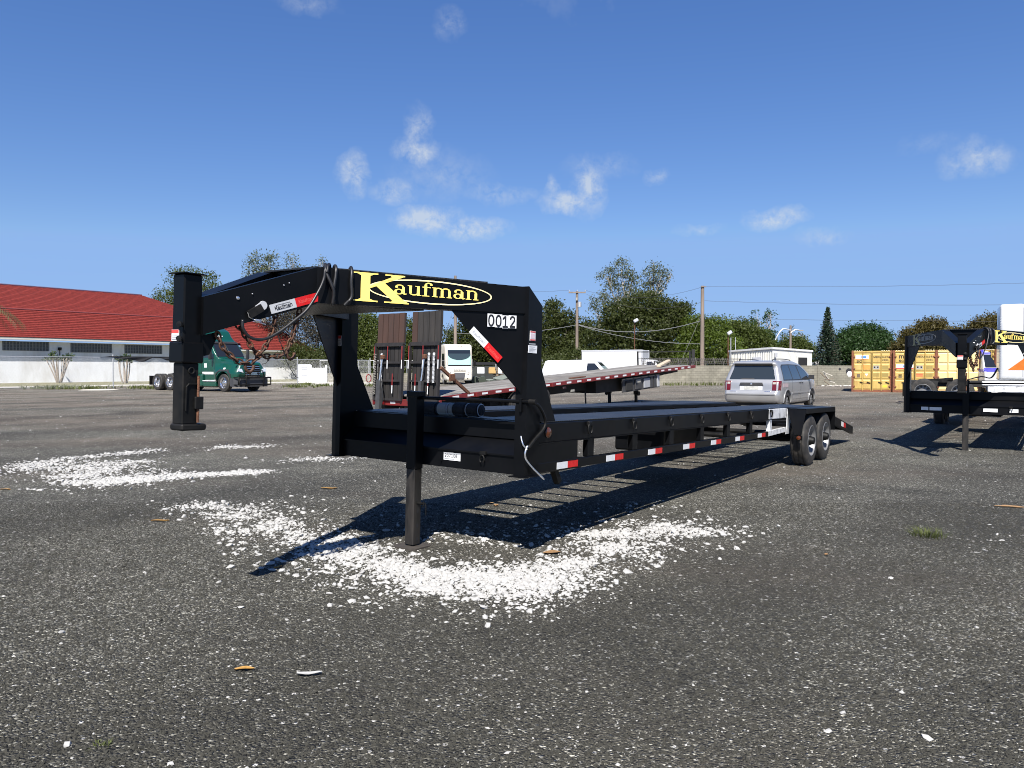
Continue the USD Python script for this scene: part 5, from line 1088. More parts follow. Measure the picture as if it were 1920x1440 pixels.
VB = Body([(.06, .34), (.0, .50), (-.02, .62), (.02, .66), (.07, .72), (.10, .98), (.16, 1.08), (.36, 1.55), (.30, 1.67), (.42, 1.73), (.9, 1.765), (1.8, 1.775), (2.5, 1.75), (3.1, 1.66), (3.5, 1.49), (4.2, 1.10), (4.7, 1.0), (5.0, .87), (5.12, .68), (5.14, .45), (5.02, .26), (.4, .26)], vhw, .10, ((.98, .34, .40), (4.06, .34, .40)), .09)
MB().add(*VB.mesh()).build('body', SILV, van, 32)
MB().span((.25, -.85, .2), (4.95, .85, .75)).build('underbody', UNDER, van)
for sd in (1, -1):
    for x in (.98, 4.06): wheel(van, (x, sd * .86, .335), sd, .335, .22, 'rim', style='spoke')
    for nm, pg in (('rear_quarter_window', [(.52, 1.10), (.66, 1.50), (.82, 1.585), (1.50, 1.60), (1.50, 1.10)]), ('sliding_door_window', [(1.57, 1.10), (1.57, 1.60), (2.40, 1.595), (2.52, 1.10)]), ('front_door_window', [(2.60, 1.11), (2.50, 1.59), (2.85, 1.57), (3.25, 1.43), (3.66, 1.14), (3.6, 1.11)])):
        VB.side(MB(), Polygon(pg).buffer(-.01).buffer(.01), sd).build(nm, GLASS, van, 30)
    VB.side(MB(), Polygon([(.46, 1.065), (.62, 1.54), (.8, 1.62), (1.6, 1.635), (2.6, 1.62), (2.95, 1.58), (3.35, 1.42), (3.78, 1.12), (3.7, 1.065)]), sd, .002, .02).build('window_surround', PLAST, van, 30)
    VB.side(MB(), unary_union([sbox(1.545, .42, 1.552, 1.06), sbox(2.555, .42, 2.562, 1.06), sbox(3.66, .5, 3.667, 1.06), sbox(1.552, .40, 3.66, .407)]), sd, .003, .01).build('door_gap', M['ink'], van)
    VB.side(MB(), sbox(1.5, .60, 3.68, .645), sd, .016, .02).build('side_moulding', SILV, van)
    VB.side(MB(), unary_union([sbox(2.36, .96, 2.50, .99), sbox(2.64, .96, 2.78, .99)]), sd, .02, .02).build('door_handle', PLAST, van)
    VB.side(MB(), sbox(.85, .99, 2.4, 1.0), sd, .006, .02).build('door_track', M['greyink'], van)
    VB.side(MB(), Polygon([(.10, .74), (.14, 1.06), (.27, 1.06), (.30, .95), (.22, .74)]), sd, .012, .03).build('tail_lamp', M['red_lens'], van)
    VB.end(MB(), sbox(*sorted((sd * .72, sd * .86))[:1], .74, sorted((sd * .72, sd * .86))[1], 1.06), False, .012, .03).build('tail_lamp', M['red_lens'], van)
    VB.end(MB(), sbox(sorted((sd * .74, sd * .84))[0], .95, sorted((sd * .74, sd * .84))[1], 1.02), False, .016, .0).build('reversing_lamp', M['dim_white'], van)
    m = MB(); m.hull(np.array([3.55, sd * 1.08, 1.16]) + np.array([[x, y, z] for x in (-.05, .07) for y in (-.09, .09) for z in (-.07, .08)]) * np.array([1, 1, 1])); m.box((3.5, sd * .96, 1.11), (.1, .12, .06)); m.build('mirror', PLAST, van, 40)
    MB().add(np.array([[.5, sd * .55, 1.785], [2.6, sd * .56, 1.79]]), np.array([[0, 1, 0]])) if False else MB().tube(curve([(.55, sd * .58, 1.745), (.65, sd * .585, 1.80), (1.6, sd * .59, 1.815), (2.5, sd * .58, 1.79), (2.6, sd * .575, 1.745)], 20), .016, 6).build('roof_rail', PLAST, van)
    # wheel arch lips
    for x in (.98, 4.06):
        rg_ = Point(x, .34).buffer(.44, 20).difference(Point(x, .34).buffer(.40, 20)).intersection(sbox(x - 1, .30, x + 1, 1)); VB.side(MB(), rg_, sd, .012, .02, .1).build('arch_lip', SILV, van, 30)
VB.end(MB(), Polygon([(-.80, 1.11), (.80, 1.11), (.66, 1.60), (-.66, 1.60)]).buffer(-.02).buffer(.02), False, .004, .03).build('rear_window', GLASS2, van, 30)
VB.end(MB(), Polygon([(-.66, 1.605), (.66, 1.605), (.65, 1.66), (-.65, 1.66)]), False, .05, .02).build('spoiler', PLAST, van, 30)
VB.end(MB(), Polygon([(-.1, 1.115), (.42, 1.115), (.34, 1.15), (-.06, 1.15)]), False, .012, .0).build('rear_wiper', PLAST, van)
VB.end(MB(), Polygon([(-.40, .90), (.40, .90), (.37, .985), (-.37, .985)]).buffer(.015), False, .012, .02).build('tailgate_handle', PLAST, van)
VB.end(MB(), Polygon([(-.39, .74), (.39, .74), (.39, .895), (-.39, .895)]), False, .004, .02).build('plate_recess', pm('bright_recess', (.6, .6, .6), .4, .2), van)
VB.end(MB(), sbox(-.25, .755, .25, .875), False, .010, .01).build('licence_plate', pm('plate_grey', (.36, .36, .33), .5, 0, .3, 12), van)
VB.end(MB(), Polygon([(-.84, .585), (.84, .585), (.84, .625), (-.84, .625)]), False, .02, .03).build('bumper_step', SILV, van, 30)
m = MB(); m.lathe([(0, .001), (0, .04), (-.012, .035), (-.016, .001)], (.082, 0, .945), (1, 0, 0), 14); m.build('badge', M['bright'], van)
for y0, y1 in ((-.66, -.46), (.5, .74)): VB.end(MB(), sbox(y0, .69, y1, .715), False, .008, .0).build('name_badge', M['bright'], van)
VB.side(MB(), sbox(.42, .84, 1.0, .97), -1, .004, .01).build('side_lettering', pm('faded_lettering', (.42, .33, .34), .5, .2), van)
VB.end(MB(), Polygon([(-.78, 1.12), (.78, 1.12), (.66, 1.62), (-.66, 1.62)]), True, .004, .02).build('windscreen', GLASS, van, 30)
for sd in (1, -1): VB.end(MB(), sbox(*sorted((sd * .45, sd * .72))[:1], .72, sorted((sd * .45, sd * .72))[1], .86), True, .004, .02).build('headlamp', LAMP, van, 30)


# ---- highway tractors
def tractor(label, loc, ang, paint, group=None, white=False):
    k = 1.0 if white else 1.08; t = thing('semi_truck', label, 'truck', frame=(np.array([math.cos(ang), math.sin(ang), 0]) * k, np.array([-math.sin(ang), math.cos(ang), 0]) * k, np.array([0, 0, k]), loc))

    def hw(x, z):
        hood = 1.17 - .32 * np.clip((z - 1.15) / .45, 0, 1) - .20 * np.clip((x - .55) / .65, 0, 1) ** 2
        cab = 1.05 - .07 * np.clip((z - 1.9) / 1.0, 0, 1) + .19 * np.clip((-2.0 - x) / .5, 0, 1) - .10 * np.clip((z - 3.2) / .8, 0, 1)
        k = np.clip((x + .95) / .35, 0, 1); return hood * k + cab * (1 - k)
    top = 4.0 if not white else 4.02; TA = (-5.45, -6.78) if white else (-5.3, -6.62); FX = sum(TA) / 2 + 6.115
    B_ = Body([(1.08, .72), (1.16, 1.0), (1.10, 1.55), (.98, 1.70), (.3, 1.84), (-.72, 2.0), (-1.42, 2.92), (-1.75, 3.1), (-2.3, 3.62), (-2.9, top - .12), (-3.4, top), (-4.05, top), (-4.12, 3.7 if not white else 3.95), (-4.12, 1.02), (-1.95, 1.0), (-1.95, .62), (.0, .62)], hw, .11, ((0, .52, .66),), .1)
    MB().add(*B_.mesh()).build('cab', paint, t, 32)
    # hood, windscreen, windows
    B_.end(MB(), Polygon([(-.94, 2.06), (.94, 2.06), (.84, 2.84), (-.84, 2.84)]).difference(sbox(-.012, 2, .012, 3)), True, .008, .03, .12, .12).build('windscreen', GLASS, t, 30)
    B_.end(MB(), Polygon([(-.92, 2.86), (.92, 2.86), (.9, 2.98), (-.9, 2.98)]), True, .07, .03, .12, .10).build('sun_visor', PLAST if not white else paint, t, 30)
    for y in (-.22, 0, .22): MB().box((-1.95, y, 3.30), (.08, .1, .05), rotm((0, 1, 0), -.6)).build('marker_lamp', M['sticker'], t)
    for sd in (1, -1):
        B_.side(MB(), Polygon([(-2.05, 2.0), (-2.05, 2.72), (-1.52, 2.72), (-.98, 2.04), (-1.05, 2.0)]), sd).build('door_window', GLASS, t, 30)
        B_.side(MB(), Polygon([(-2.12, 1.0), (-2.10, 2.85), (-2.085, 2.85), (-2.1, 1.0)]), sd, .003, .01).build('door_gap', M['ink'], t)
        B_.side(MB(), Polygon([(-.95, 1.0), (-.9, 1.95), (-.885, 1.95), (-.93, 1.0)]), sd, .003, .01).build('door_gap', M['ink'], t)
        if white:
            B_.side(MB(), sbox(-3.35, 1.05, -3.338, 3.95), sd, .003, .01).build('panel_gap', M['ink'], t)
            B_.side(MB(), sbox(-3.05, 3.25, -2.72, 3.55).buffer(.05), sd, .004, .01).build('sleeper_window', GLASS, t, 30)
            B_.side(MB(), sbox(-3.1, 2.18, -2.6, 2.45).buffer(.06), sd, .004, .01).build('sleeper_window', GLASS, t, 30)
            B_.side(MB(), Polygon([(-3.85, 1.42), (-3.2, 1.42), (-2.15, 2.35), (-2.75, 2.35)]), sd, .004, .01).build('orange_stripe', pm('orange_vinyl', (.72, .12, .01), .4), t, 30)
        else:
            B_.side(MB(), sbox(-1.9, 1.42, -1.62, 1.66), sd, .005, .01).build('door_sticker', M['sticker'], t)
            B_.side(MB(), sbox(-2.05, 1.02, -1.0, 1.16), sd, .02, .02).build('step_trim', M['silver'], t)
            B_.side(MB(), sbox(-.12, 1.32, .06, 1.40), sd, .01, .02).build('side_lamp', M['sticker'], t)
        wheel(t, (0, sd * .98, .52), sd, .52, .30, 'chrome', 10)
        for x in TA:
            wheel(t, (x, sd * .96, .52), sd, .52, .28, 'chrome' if not white else 'rim', 10, deep=.10)
            c = np.array([x, sd * .64, .52]); MB().lathe([(-.13, .3), (-.13, .48), (-.08, .52), (.08, .52), (.13, .48), (.13, .3)], c, (0, sd, 0), 30).build('inner_tyre', M['rubber'], t, 35)
        # tank fairing, steps
        pn = paint if not white else PW
        if white:
            MB().span((-4.7, sd * .98, .80), (-.95, sd * 1.16, .98), .03).build('side_rail', pn, t)
            MB().span((-4.5, sd * .96, .55), (-.95, sd * 1.12, .79), .02).build('tank', M['silver'], t)
            MB().span((-4.4, sd * 1.0, .40), (-.95, sd * 1.17, .545), .03).build('lower_rail', pn, t)
            MB().span((-2.9, sd * .97, .44), (-2.7, sd * 1.19, .97), .02).build('rail_bracket', pn, t)
        else:
            MB().span((-4.0, sd * .95, .30), (-1.95, sd * 1.17, 1.02), .06).build('side_fairing', pn, t)
            MB().span((-1.93, sd * .93, .28), (-.72, sd * 1.14, .60), .05).build('step_box', pn, t)
            MB().span((-1.9, sd * .98, .60), (-.75, sd * 1.18, .66), .015).build('step', M['silver'], t)
        m = MB(); m.box((-.95, sd * 1.32, 2.2), (.12, .22, .62), None, .04); m.tube([(-1.0, sd * 1.0, 2.0), (-.95, sd * 1.28, 1.95), (-.95, sd * 1.3, 2.0)], .025, 6); m.build('mirror', PLAST if not white else paint, t, 40)
        B_.end(MB(), Polygon([(sd * .62, 1.12), (sd * .96, 1.2), (sd * 1.0, 1.34), (sd * .72, 1.34)]), True, .02, .04, .1, .16).build('headlamp', LAMP, t, 30)
        MB().span((TA[1] - .65, sd * .38, .72), (-3.9, sd * .46, .98), .01).build('frame_rail', UNDER, t)
        MB().hull([(x, sd * y, z) for x in (TA[1] - .75, TA[1] - .72) for y in (.5, 1.15) for z in (.32, .9)]).build('mud_flap', M['blackmat'], t)
    MB().span((-4.2, -.95, .25), (-1.0, .95, .98)).build('underbody', UNDER, t)
    MB().hull([(x, y, z) for x, w in ((1.0, 1.2), (1.34, .95)) for y in (-w, w) for z in (.30, .78)] + [(.72, y, z) for y in (-1.21, 1.21) for z in (.34, .80)]).build('bumper', pm('bumper_grey', (.035, .036, .04), .5), t, 25)
    B_.end(MB(), sbox(-.52, .84, .52, 1.58), True, .03, .03, .12, .10).build('grille', M['blackmat'], t)
    for i in range(6): B_.end(MB(), sbox(-.5, .90 + i * .11, .5, .93 + i * .11), True, .05, .0, .12, .10).build('grille_slat', M['chrome'], t)
    m = MB()
    if not white:
        for pts in ([(1.42, -1.1, .42), (1.42, -1.1, .82), (1.42, 1.1, .82), (1.42, 1.1, .42), (1.42, -1.1, .42)], [(1.36, -.62, .3), (1.46, -.62, .8), (1.40, -.55, 1.22), (1.40, .55, 1.22), (1.46, .62, .8), (1.36, .62, .3)], [(1.42, -.6, .42), (1.42, .6, .42)], [(1.0, -1.16, .42), (1.38, -1.14, .42), (1.38, -1.14, .84), (1.05, -1.2, .84)], [(1.0, 1.16, .42), (1.38, 1.14, .42), (1.38, 1.14, .84), (1.05, 1.2, .84)]): m.tube(pts, .038, 8)
        m.build('bull_bar', M['blackmat'], t, True)
        MB().span((1.30, -.2, .98), (1.325, .2, 1.12)).build('licence_plate', pm('green_white_plate', (.45, .55, .5), .5), t)
        for sd in (1, -1): MB().tube(curve([(.9, sd * .9, 1.62), (1.0, sd * 1.12, 1.68), (1.05, sd * 1.2, 1.82)], 10), .02, 6).build('hood_mirror_arm', M['blackmat'], t); MB().box((1.06, sd * 1.22, 1.9), (.06, .16, .2), None, .03).build('hood_mirror', PLAST, t)
        B_.side(MB(), Polygon([(-.62, .62), (-.6, 1.0), (-.35, 1.2), (.35, 1.2), (.62, .98), (.7, .62), (.78, .62), (.7, 1.04), (.4, 1.3), (-.4, 1.3), (-.68, 1.04), (-.7, .62)]), 1, .03, .02).build('wheel_arch', PLAST, t, 30)
        B_.side(MB(), Polygon([(-.62, .62), (-.6, 1.0), (-.35, 1.2), (.35, 1.2), (.62, .98), (.7, .62), (.78, .62), (.7, 1.04), (.4, 1.3), (-.4, 1.3), (-.68, 1.04), (-.7, .62)]), -1, .03, .02).build('wheel_arch', PLAST, t, 30)
    MB().cyl((-.0, -.9, .52), (0, .9, .52), .08, 10).build('axle', UNDER, t)
    for x in TA: MB().cyl((x, -.9, .52), (x, .9, .52), .12, 12).build('axle', UNDER, t)
    m = MB(); m.hull([(FX - 6.6, y, 1.02) for y in (-.45, .45)] + [(FX - 5.7, y, 1.10) for y in (-.5, .5)] + [(FX - 6.6, y, .97) for y in (-.45, .45)] + [(FX - 5.7, y, .99) for y in (-.5, .5)]); m.span((FX - 6.2, -.6, .9), (FX - 5.9, .6, 1.0)); m.build('fifth_wheel', M['blackmat'], t)
    m = MB()
    for y in (-.3, 0, .3): m.tube(curve([(-4.12, y, 1.5), (-4.35, y, 1.1), (-4.7, y * .5, 1.15), (-5.2, y * .4, 1.0)], 16), .025, 6)
    m.build('air_lines', M['cord'], t, True)
    MB().span((-5.2, -.36, .9), (-4.15, .36, .99), .01).build('deck_plate', UNDER, t)
    return t


GREEN = pm('green_truck_paint', (.003, .047, .03), .25, 0, .06, 1.5, .04, coat=.6, dirt=(.014, .055, .038), dscale=1.0, dlo=.55, dhi=.9, damt=.4)
WHITE = pm('white_truck_paint', (.47, .485, .50), .32, 0, .03, .8, .05, coat=.4)
s0 = np.array([-17.45, 49.2, 0]); ga = math.atan2(-.545, .838)
tractor('green sleeper tractor with black bull bar parked before the hall', s0, ga, GREEN)
tractor('white sleeper tractor with an orange stripe, behind the second black trailer', (23.4, 29.3, 0), -.52, WHITE, None, True)

# ---- motorhome
CREAM = pm('cream_gelcoat', (.60, .56, .47), .35, 0, .04, .9, .05, coat=.3)
hx = np.array([.30, -.954]); o = np.array([at(860, 0, 69)[0], 69.0]) - hx * 8.2
rv = thing('motorhome', 'cream motorhome facing the yard with a mint sunshade behind its windscreen', 'motorhome', (o[0], o[1], 0), math.atan2(hx[1], hx[0]))
RB_ = Body([(0, .45), (0, 3.45), (.15, 3.6), (7.5, 3.66), (7.95, 3.55), (8.1, 3.3), (8.22, 2.4), (8.32, 1.6), (8.42, 1.2), (8.45, .6), (8.38, .38), (.1, .38)], lambda x, z: 1.25 - .12 * np.clip((x - 7.7) / .8, 0, 1) ** 2 + 0 * z, .16, ((2.0, .45, .5), (6.9, .45, .5)), .16)
MB().add(*RB_.mesh()).build('body', CREAM, rv, 32)
for sd in (1, -1):
    for x in (2.0, 6.9): wheel(rv, (x, sd * 1.05, .45), sd, .45, .26, 'rim')
    RB_.side(MB(), Polygon([(6.75, 1.75), (7.75, 1.75), (7.7, 2.75), (6.75, 2.75)]).buffer(.05), sd).build('side_window', GLASS, rv, 30)
    for x in (1.0, 3.6): RB_.side(MB(), sbox(x, 1.9, x + 1.3, 2.7).buffer(.05), sd).build('side_window', GLASS, rv, 30)
    RB_.side(MB(), Polygon([(2, 1.5), (7.0, 1.62), (8.1, 1.18), (7.9, 1.12), (7.0, 1.42), (2, 1.2)]), sd, .005).build('blue_stripe', pm('blue_vinyl', (.02, .06, .2), .4), rv, 30)
    RB_.side(MB(), Polygon([(2, 1.17), (7.0, 1.38), (7.6, 1.16), (7.0, 1.1), (2, .95)]), sd, .005).build('grey_stripe', M['grey_tape'], rv, 30)
    RB_.end(MB(), Polygon([(sd * .66, 1.12), (sd * .72, .74), (sd * .98, .70), (sd * 1.06, 1.0), (sd * .9, 1.24)]), True, .012, .03, .12, .09).build('headlamp_panel', pm('pale_lamp_panel', (.62, .6, .55), .3, 0, coat=.5), rv, 30)
    for y, z in ((.84, 1.06), (.76, .9)): RB_.end(MB(), Point(sd * y, z).buffer(.055), True, .022, .02, .12, .09).build('lamp', M['ink'], rv)
    RB_.end(MB(), Point(sd * .72, .55).buffer(.05), True, .016, .02, .12, .09).build('fog_lamp', M['ink'], rv)
    m = MB(); m.box((8.15, sd * 1.45, 1.95), (.14, .2, .42), None, .04); m.tube([(8.1, sd * 1.2, 1.5), (8.15, sd * 1.42, 1.6), (8.15, sd * 1.45, 1.75)], .04, 6); m.build('mirror', M['blackmat'], rv, 40)
# the windscreen shows the drawn shade inside: dark head band, mint curtain with a curved hem
WS = Polygon([(-1.06, 1.72), (1.06, 1.72), (1.02, 3.1), (-1.02, 3.1)]).buffer(.03)
mint = Polygon([(-1.05, 1.78), (1.05, 1.78), (1.04, 2.72)] + [(1.04 * math.cos(a), 2.72 - .52 * math.sin(a)) for a in np.linspace(0, math.pi, 20)] + [(-1.04, 2.72)]).buffer(0)
RB_.end(MB(), WS, True, .006, .03, .14, .09).build('windscreen', glassm('rv_glass', (.03, .045, .05), .05), rv, 30)
RB_.end(MB(), mint.intersection(WS), True, .010, .0, .14, .09).build('sunshade', pm('mint_shade', (.33, .55, .47), .22, 0, .05, 2, .03, coat=.6), rv, 30)
RB_.end(MB(), Polygon([(-1.0, 2.80), (1.0, 2.80), (1.0, 3.08), (-1.0, 3.08)]), True, .012, .0, .14, .09).build('head_band', GLASS, rv, 30)
RB_.end(MB(), Polygon([(-1.0, 1.70), (1.0, 1.70), (1.0, 1.78), (-1.0, 1.76)]), True, .03, .0, .14, .09).build('wipers', M['blackmat'], rv)
RB_.end(MB(), Polygon([(-.56, 1.22), (.56, 1.22), (.58, 1.48), (-.58, 1.48)]), True, .012, .02, .14, .09).build('name_panel', CREAM, rv, 30)
RB_.end(MB(), sbox(-.56, 1.15, .56, 1.20), True, .014, .02, .14, .09).build('panel_shadow_gap', pm('taupe', (.22, .2, .17), .6), rv)
m = MB(); put_text(m, 'WINNEBAGO', .13, (8.46, 0, 1.36), (0, 1, 0), (0, 0, 1), .01, True, 1.0, True); m.build('name', M['greyink'], rv)
RB_.end(MB(), Polygon([(-.52, 1.06), (.52, 1.06), (.42, .52), (.34, .46), (-.34, .46), (-.42, .52)]), True, .016, .03, .14, .09).build('grille', pm('grille_grey', (.07, .07, .075), .6, 0, .2, 40), rv, 30)
for y in (-.25, 0, .25): MB().box((8.02, y, 3.48), (.06, .08, .05)).build('marker_lamp', M['amber'], rv)

# ---- white cargo van
VW = pm('white_van_paint', (.53, .54, .55), .35, 0, .03, .8, .05, coat=.3)
cx = at(1153, 0, 58); ca = -.33
cv = thing('cargo_van', 'long white windowless cargo van behind the flatbed, left of the box truck', 'van', (cx[0] - 5.75 * math.cos(ca) + .3, cx[1] - 5.75 * math.sin(ca), 0), ca)
CB = Body([(.05, .4), (0, .6), (.05, 1.4), (.25, 2.02), (.5, 2.1), (3.8, 2.12), (4.15, 2.06), (4.35, 1.92), (4.95, 1.32), (5.6, 1.12), (5.8, .95), (5.84, .5), (5.7, .3), (.2, .3)], lambda x, z: 1.0 - .2 * np.clip((z - 1.05) / 1.0, 0, 1) ** 1.3 - .14 * np.clip((x - 5.0) / .8, 0, 1) ** 2, .13, ((1.15, .38, .44), (4.9, .38, .44)), .12)
MB().add(*CB.mesh()).build('body', VW, cv, 32)
MB().span((.2, -.85, .22), (5.5, .85, .8)).build('underbody', UNDER, cv)
for sd in (1, -1):
    for x in (1.15, 4.9): wheel(cv, (x, sd * .86, .37), sd, .37, .23)
    CB.side(MB(), Polygon([(3.55, 1.25), (3.6, 1.86), (4.15, 1.86), (4.58, 1.4), (4.55, 1.25)]), sd).build('door_window', GLASS, cv, 30)
    CB.side(MB(), unary_union([sbox(3.42, .5, 3.43, 2.0), sbox(1.9, .6, 1.91, 1.98)]), sd, .003, .01).build('door_gap', M['greyink'], cv)
    MB().box((4.5, sd * 1.1, 1.35), (.12, .2, .26), None, .03).build('mirror', PLAST, cv)
    CB.end(MB(), sbox(*sorted((sd * .5, sd * .8))[:1], .78, sorted((sd * .5, sd * .8))[1], .95), True, .01, .03).build('headlamp', LAMP, cv)
CB.end(MB(), Polygon([(-.82, 1.36), (.82, 1.36), (.7, 1.94), (-.7, 1.94)]), True, .006, .03, .12, .06).build('windscreen', GLASS2, cv, 30)
CB.end(MB(), Polygon([(-.82, 1.38), (.82, 1.38), (.74, 1.66), (-.74, 1.66)]), True, .010, .0, .12, .06).build('dash_shade', pm('pale_green_shade', (.24, .32, .31), .2, coat=.5), cv, 30)

# ---- white box truck
bx0 = at(1238, 0, 69); ba = -.42
bt = thing('box_truck', 'white box truck with dark mirror behind the flatbed, right of the cargo van', 'truck', (bx0[0] - 6.9 * math.cos(ba), bx0[1] - 6.9 * math.sin(ba), 0), ba)
BXL = 5.7
MB().span((0, -1.2, 1.0), (BXL, 1.2, 3.12), .05).build('box', VW, bt)
for sd in (1, -1):
    MB().span((-.02, sd * 1.19, 3.02), (BXL, sd * 1.225, 3.13), .01).build('roof_rail', M['grey_tape'], bt); MB().span((BXL - .12, sd * 1.15, 1.0), (BXL + .03, sd * 1.225, 3.1), .02).build('corner_post', M['grey_tape'], bt); MB().span((-.02, sd * 1.19, .98), (BXL, sd * 1.225, 1.1)).build('skirt_rail', M['grey_tape'], bt)
    m = MB()
    for i in range(1, 9): m.span((BXL * i / 9 - .012, sd * 1.2, 1.1), (BXL * i / 9 + .012, sd * 1.208, 3.02))
    m.build('panel_joints', M['grey_tape'], bt)
    wheel(bt, (1.3, sd * .95, .4), sd, .4, .24); wheel(bt, (6.9, sd * .92, .4), sd, .4, .24)
MB().span((-.1, -.45, .55), (6.0, .45, .99)).build('chassis', UNDER, bt)
TB = Body([(5.78, .5), (5.78, 2.1), (5.9, 2.24), (6.5, 2.24), (6.75, 2.1), (7.25, 1.45), (7.9, 1.25), (8.05, .95), (8.05, .5), (7.9, .38), (5.9, .4)], lambda x, z: 1.0 - .14 * np.clip((z - 1.3) / .9, 0, 1), .12, ((6.9, .4, .47),), .12)
MB().add(*TB.mesh()).build('cab', VW, bt, 32)
for sd in (1, -1):
    TB.side(MB(), Polygon([(6.0, 1.4), (6.0, 2.05), (6.5, 2.05), (6.98, 1.4)]), sd).build('door_window', GLASS, bt, 30)
    m = MB(); m.box((6.8, sd * 1.25, 1.85), (.12, .24, .5), None, .03); m.build('mirror', PLAST, bt)
    TB.end(MB(), sbox(*sorted((sd * .5, sd * .85))[:1], .86, sorted((sd * .5, sd * .85))[1], 1.05), True, .01, .03).build('headlamp', LAMP, bt)
TB.end(MB(), Polygon([(-.85, 1.5), (.85, 1.5), (.78, 2.08), (-.78, 2.08)]), True, .006, .03).build('windscreen', GLASS2, bt, 30)
TB.end(MB(), sbox(-.45, .8, .45, 1.05), True, .01, .03).build('grille', PLAST, bt); TB.end(MB(), sbox(-.95, .5, .95, .72), True, .05, .03).build('bumper', M['silver'], bt)

# ---- blue and white delivery van beside the right-hand container
dx = at(1866, 0, 44.5); dvn = thing('delivery_van', 'blue and white van partly hidden between rightmost container and white tractor', 'van', (dx[0] + .75, dx[1], 0), -1.75)
DB = Body([(-4.5, .5), (-4.5, 2.55), (-.9, 2.6), (-.55, 2.45), (-.2, 1.5), (.0, 1.3), (.05, .5), (-.1, .35), (-4.4, .35)], lambda x, z: 1.0 - .1 * np.clip((z - 1.3) / 1.2, 0, 1), .1, ((-.9, .4, .45), (-3.6, .4, .45)), .14)
MB().add(*DB.mesh()).build('body', VW, dvn, 32)
BLUEP = pm('blue_van_paint', (.05, .045, .38), .35, coat=.4)
for sd in (1, -1):
    DB.side(MB(), sbox(-4.5, 2.05, -.75, 2.6), sd, .008, .02).build('blue_top', BLUEP, dvn, 30); DB.side(MB(), Polygon([(-4.3, 1.28), (-.05, 1.28), (-.1, 1.42), (-4.3, 1.5)]), sd, .006, .02).build('blue_stripe', BLUEP, dvn, 30); DB.side(MB(), sbox(-1.7, 1.5, -.6, 2.05), sd, .01, .02).build('door_window', GLASS, dvn, 30)
    wheel(dvn, (-.9, sd * .86, .38), sd, .38, .23); wheel(dvn, (-3.6, sd * .86, .38), sd, .38, .23)
DB.end(MB(), sbox(-.95, 2.3, .95, 2.58), True, .012, .02).build('blue_top', BLUEP, dvn, 30); DB.end(MB(), sbox(-.88, 1.52, .88, 2.28), True, .01, .02).build('windscreen', GLASS, dvn, 30); DB.end(MB(), sbox(-.95, 1.28, .95, 1.5), True, .012, .02).build('blue_stripe', BLUEP, dvn, 30)

# ------------------------------------------------------------ tilted flatbed trailer with raised ramps
R0 = np.array([-1.84, 20.25, .765]); R1 = np.array([7.84, 33.0, 1.64]); hd = R1 - R0; LB = np.linalg.norm(hd); hd /= LB
lt = np.array([-hd[1], hd[0], 0]); lt /= np.linalg.norm(lt); up = np.cross(hd, lt); up = up if up[2] > 0 else -up
fb = thing('flatbed_trailer', 'grey decked flatbed trailer with two tall rusty ramps raised at its tail', 'trailer', frame=(hd, lt, up, R0))     # x forward, y to the left, z above the deck
PLK = [pm(f'weathered_plank_{c_}', c, .85, 0, .3, 1.6, stretch=(1, 1, 1), dirt=(.08, .073, .065), dscale=1.2, damt=.6) for c_, c in (('grey', (.15, .14, .125)), ('pale', (.19, .18, .165)), ('brown', (.125, .113, .098)))]
rf = np.random.default_rng(8)
nb = 13; bw = 2.55 / nb
for i in range(nb):
    cuts = [0] + sorted(rf.uniform(2, LB - 2, 2)) + [LB]
    for a, b in zip(cuts[:-1], cuts[1:]):
        zt_ = rf.uniform(-.004, .006); MB().span((a + .006, .02 + i * bw + .006, -.045), (b - .006, .02 + (i + 1) * bw - .006, zt_), .004).build('deck_plank', PLK[int(rf.integers(0, 3))], fb)
RED = pm('red_trailer_paint', (.14, .012, .012), .5, 0, .3, 2, dirt=(.05, .02, .016), dscale=3, damt=.6)
for y0, y1 in ((-.05, .0), (2.57, 2.62)):
    MB().span((0, y0, -.13), (LB, y1, -.01), .006).build('side_rail', RED, fb)
    for k in range(25):
        x = .35 + k * .62
        if y0 < 0: MB().span((x, y0 - .003, -.095), (x + .26, y0 - .0005, -.04)).build('white_tape', M['white_tape'], fb)
        if y0 < 0 and k % 3 == 1: MB().span((x + .34, y0 - .05, -.13), (x + .44, y0 - .001, -.02), .004).build('stake_pocket', RED, fb)
for y in (.8, 1.75): MB().hull([(x, y + d, z) for x, z0 in ((.2, -.42), (3, -.46), (9.3, -.52), (9.5, -.4), (LB - .1, -.30)) for d in (-.06, .06) for z in (z0, -.05)]).build('main_beam', UNDER, fb)
for k in range(26): MB().span((.4 + k * .6, .02, -.13), (.46 + k * .6, 2.55, -.05)).build('cross_member', UNDER, fb)
for x in (3.4, 4.65):
    for y in (.10, .42, 2.15, 2.47): wheel(fb, (x, y, -.50), -1 if y < 1.3 else 1, .40, .22, 'rim')
    MB().cyl((x, .1, -.5), (x, 2.5, -.5), .07, 10).build('axle', UNDER, fb)
MB().span((2.6, .5, -.62), (5.4, 2.0, -.2)).build('axle_frame', UNDER, fb)
MB().hull([(8.4, y, z) for y in (.35, 2.25) for z in (-.62, -.14)] + [(12.5, y, z) for y in (.35, 2.25) for z in (-.76, -.14)]).build('gooseneck_box', UNDER, fb)
DG = pm('dark_rack_grey', (.04, .04, .042), .6, 0, .3, 5)
MB().span((9.9, .1, -.72), (12.9, .16, -.2), .01).build('tool_rack', DG, fb)
for i in range(4): MB().span((10.1 + i * .7, .06, -.66), (10.6 + i * .7, .099, -.3), .01).build('rack_panel', [UNDER, DG, M['greyink'], UNDER][i], fb)
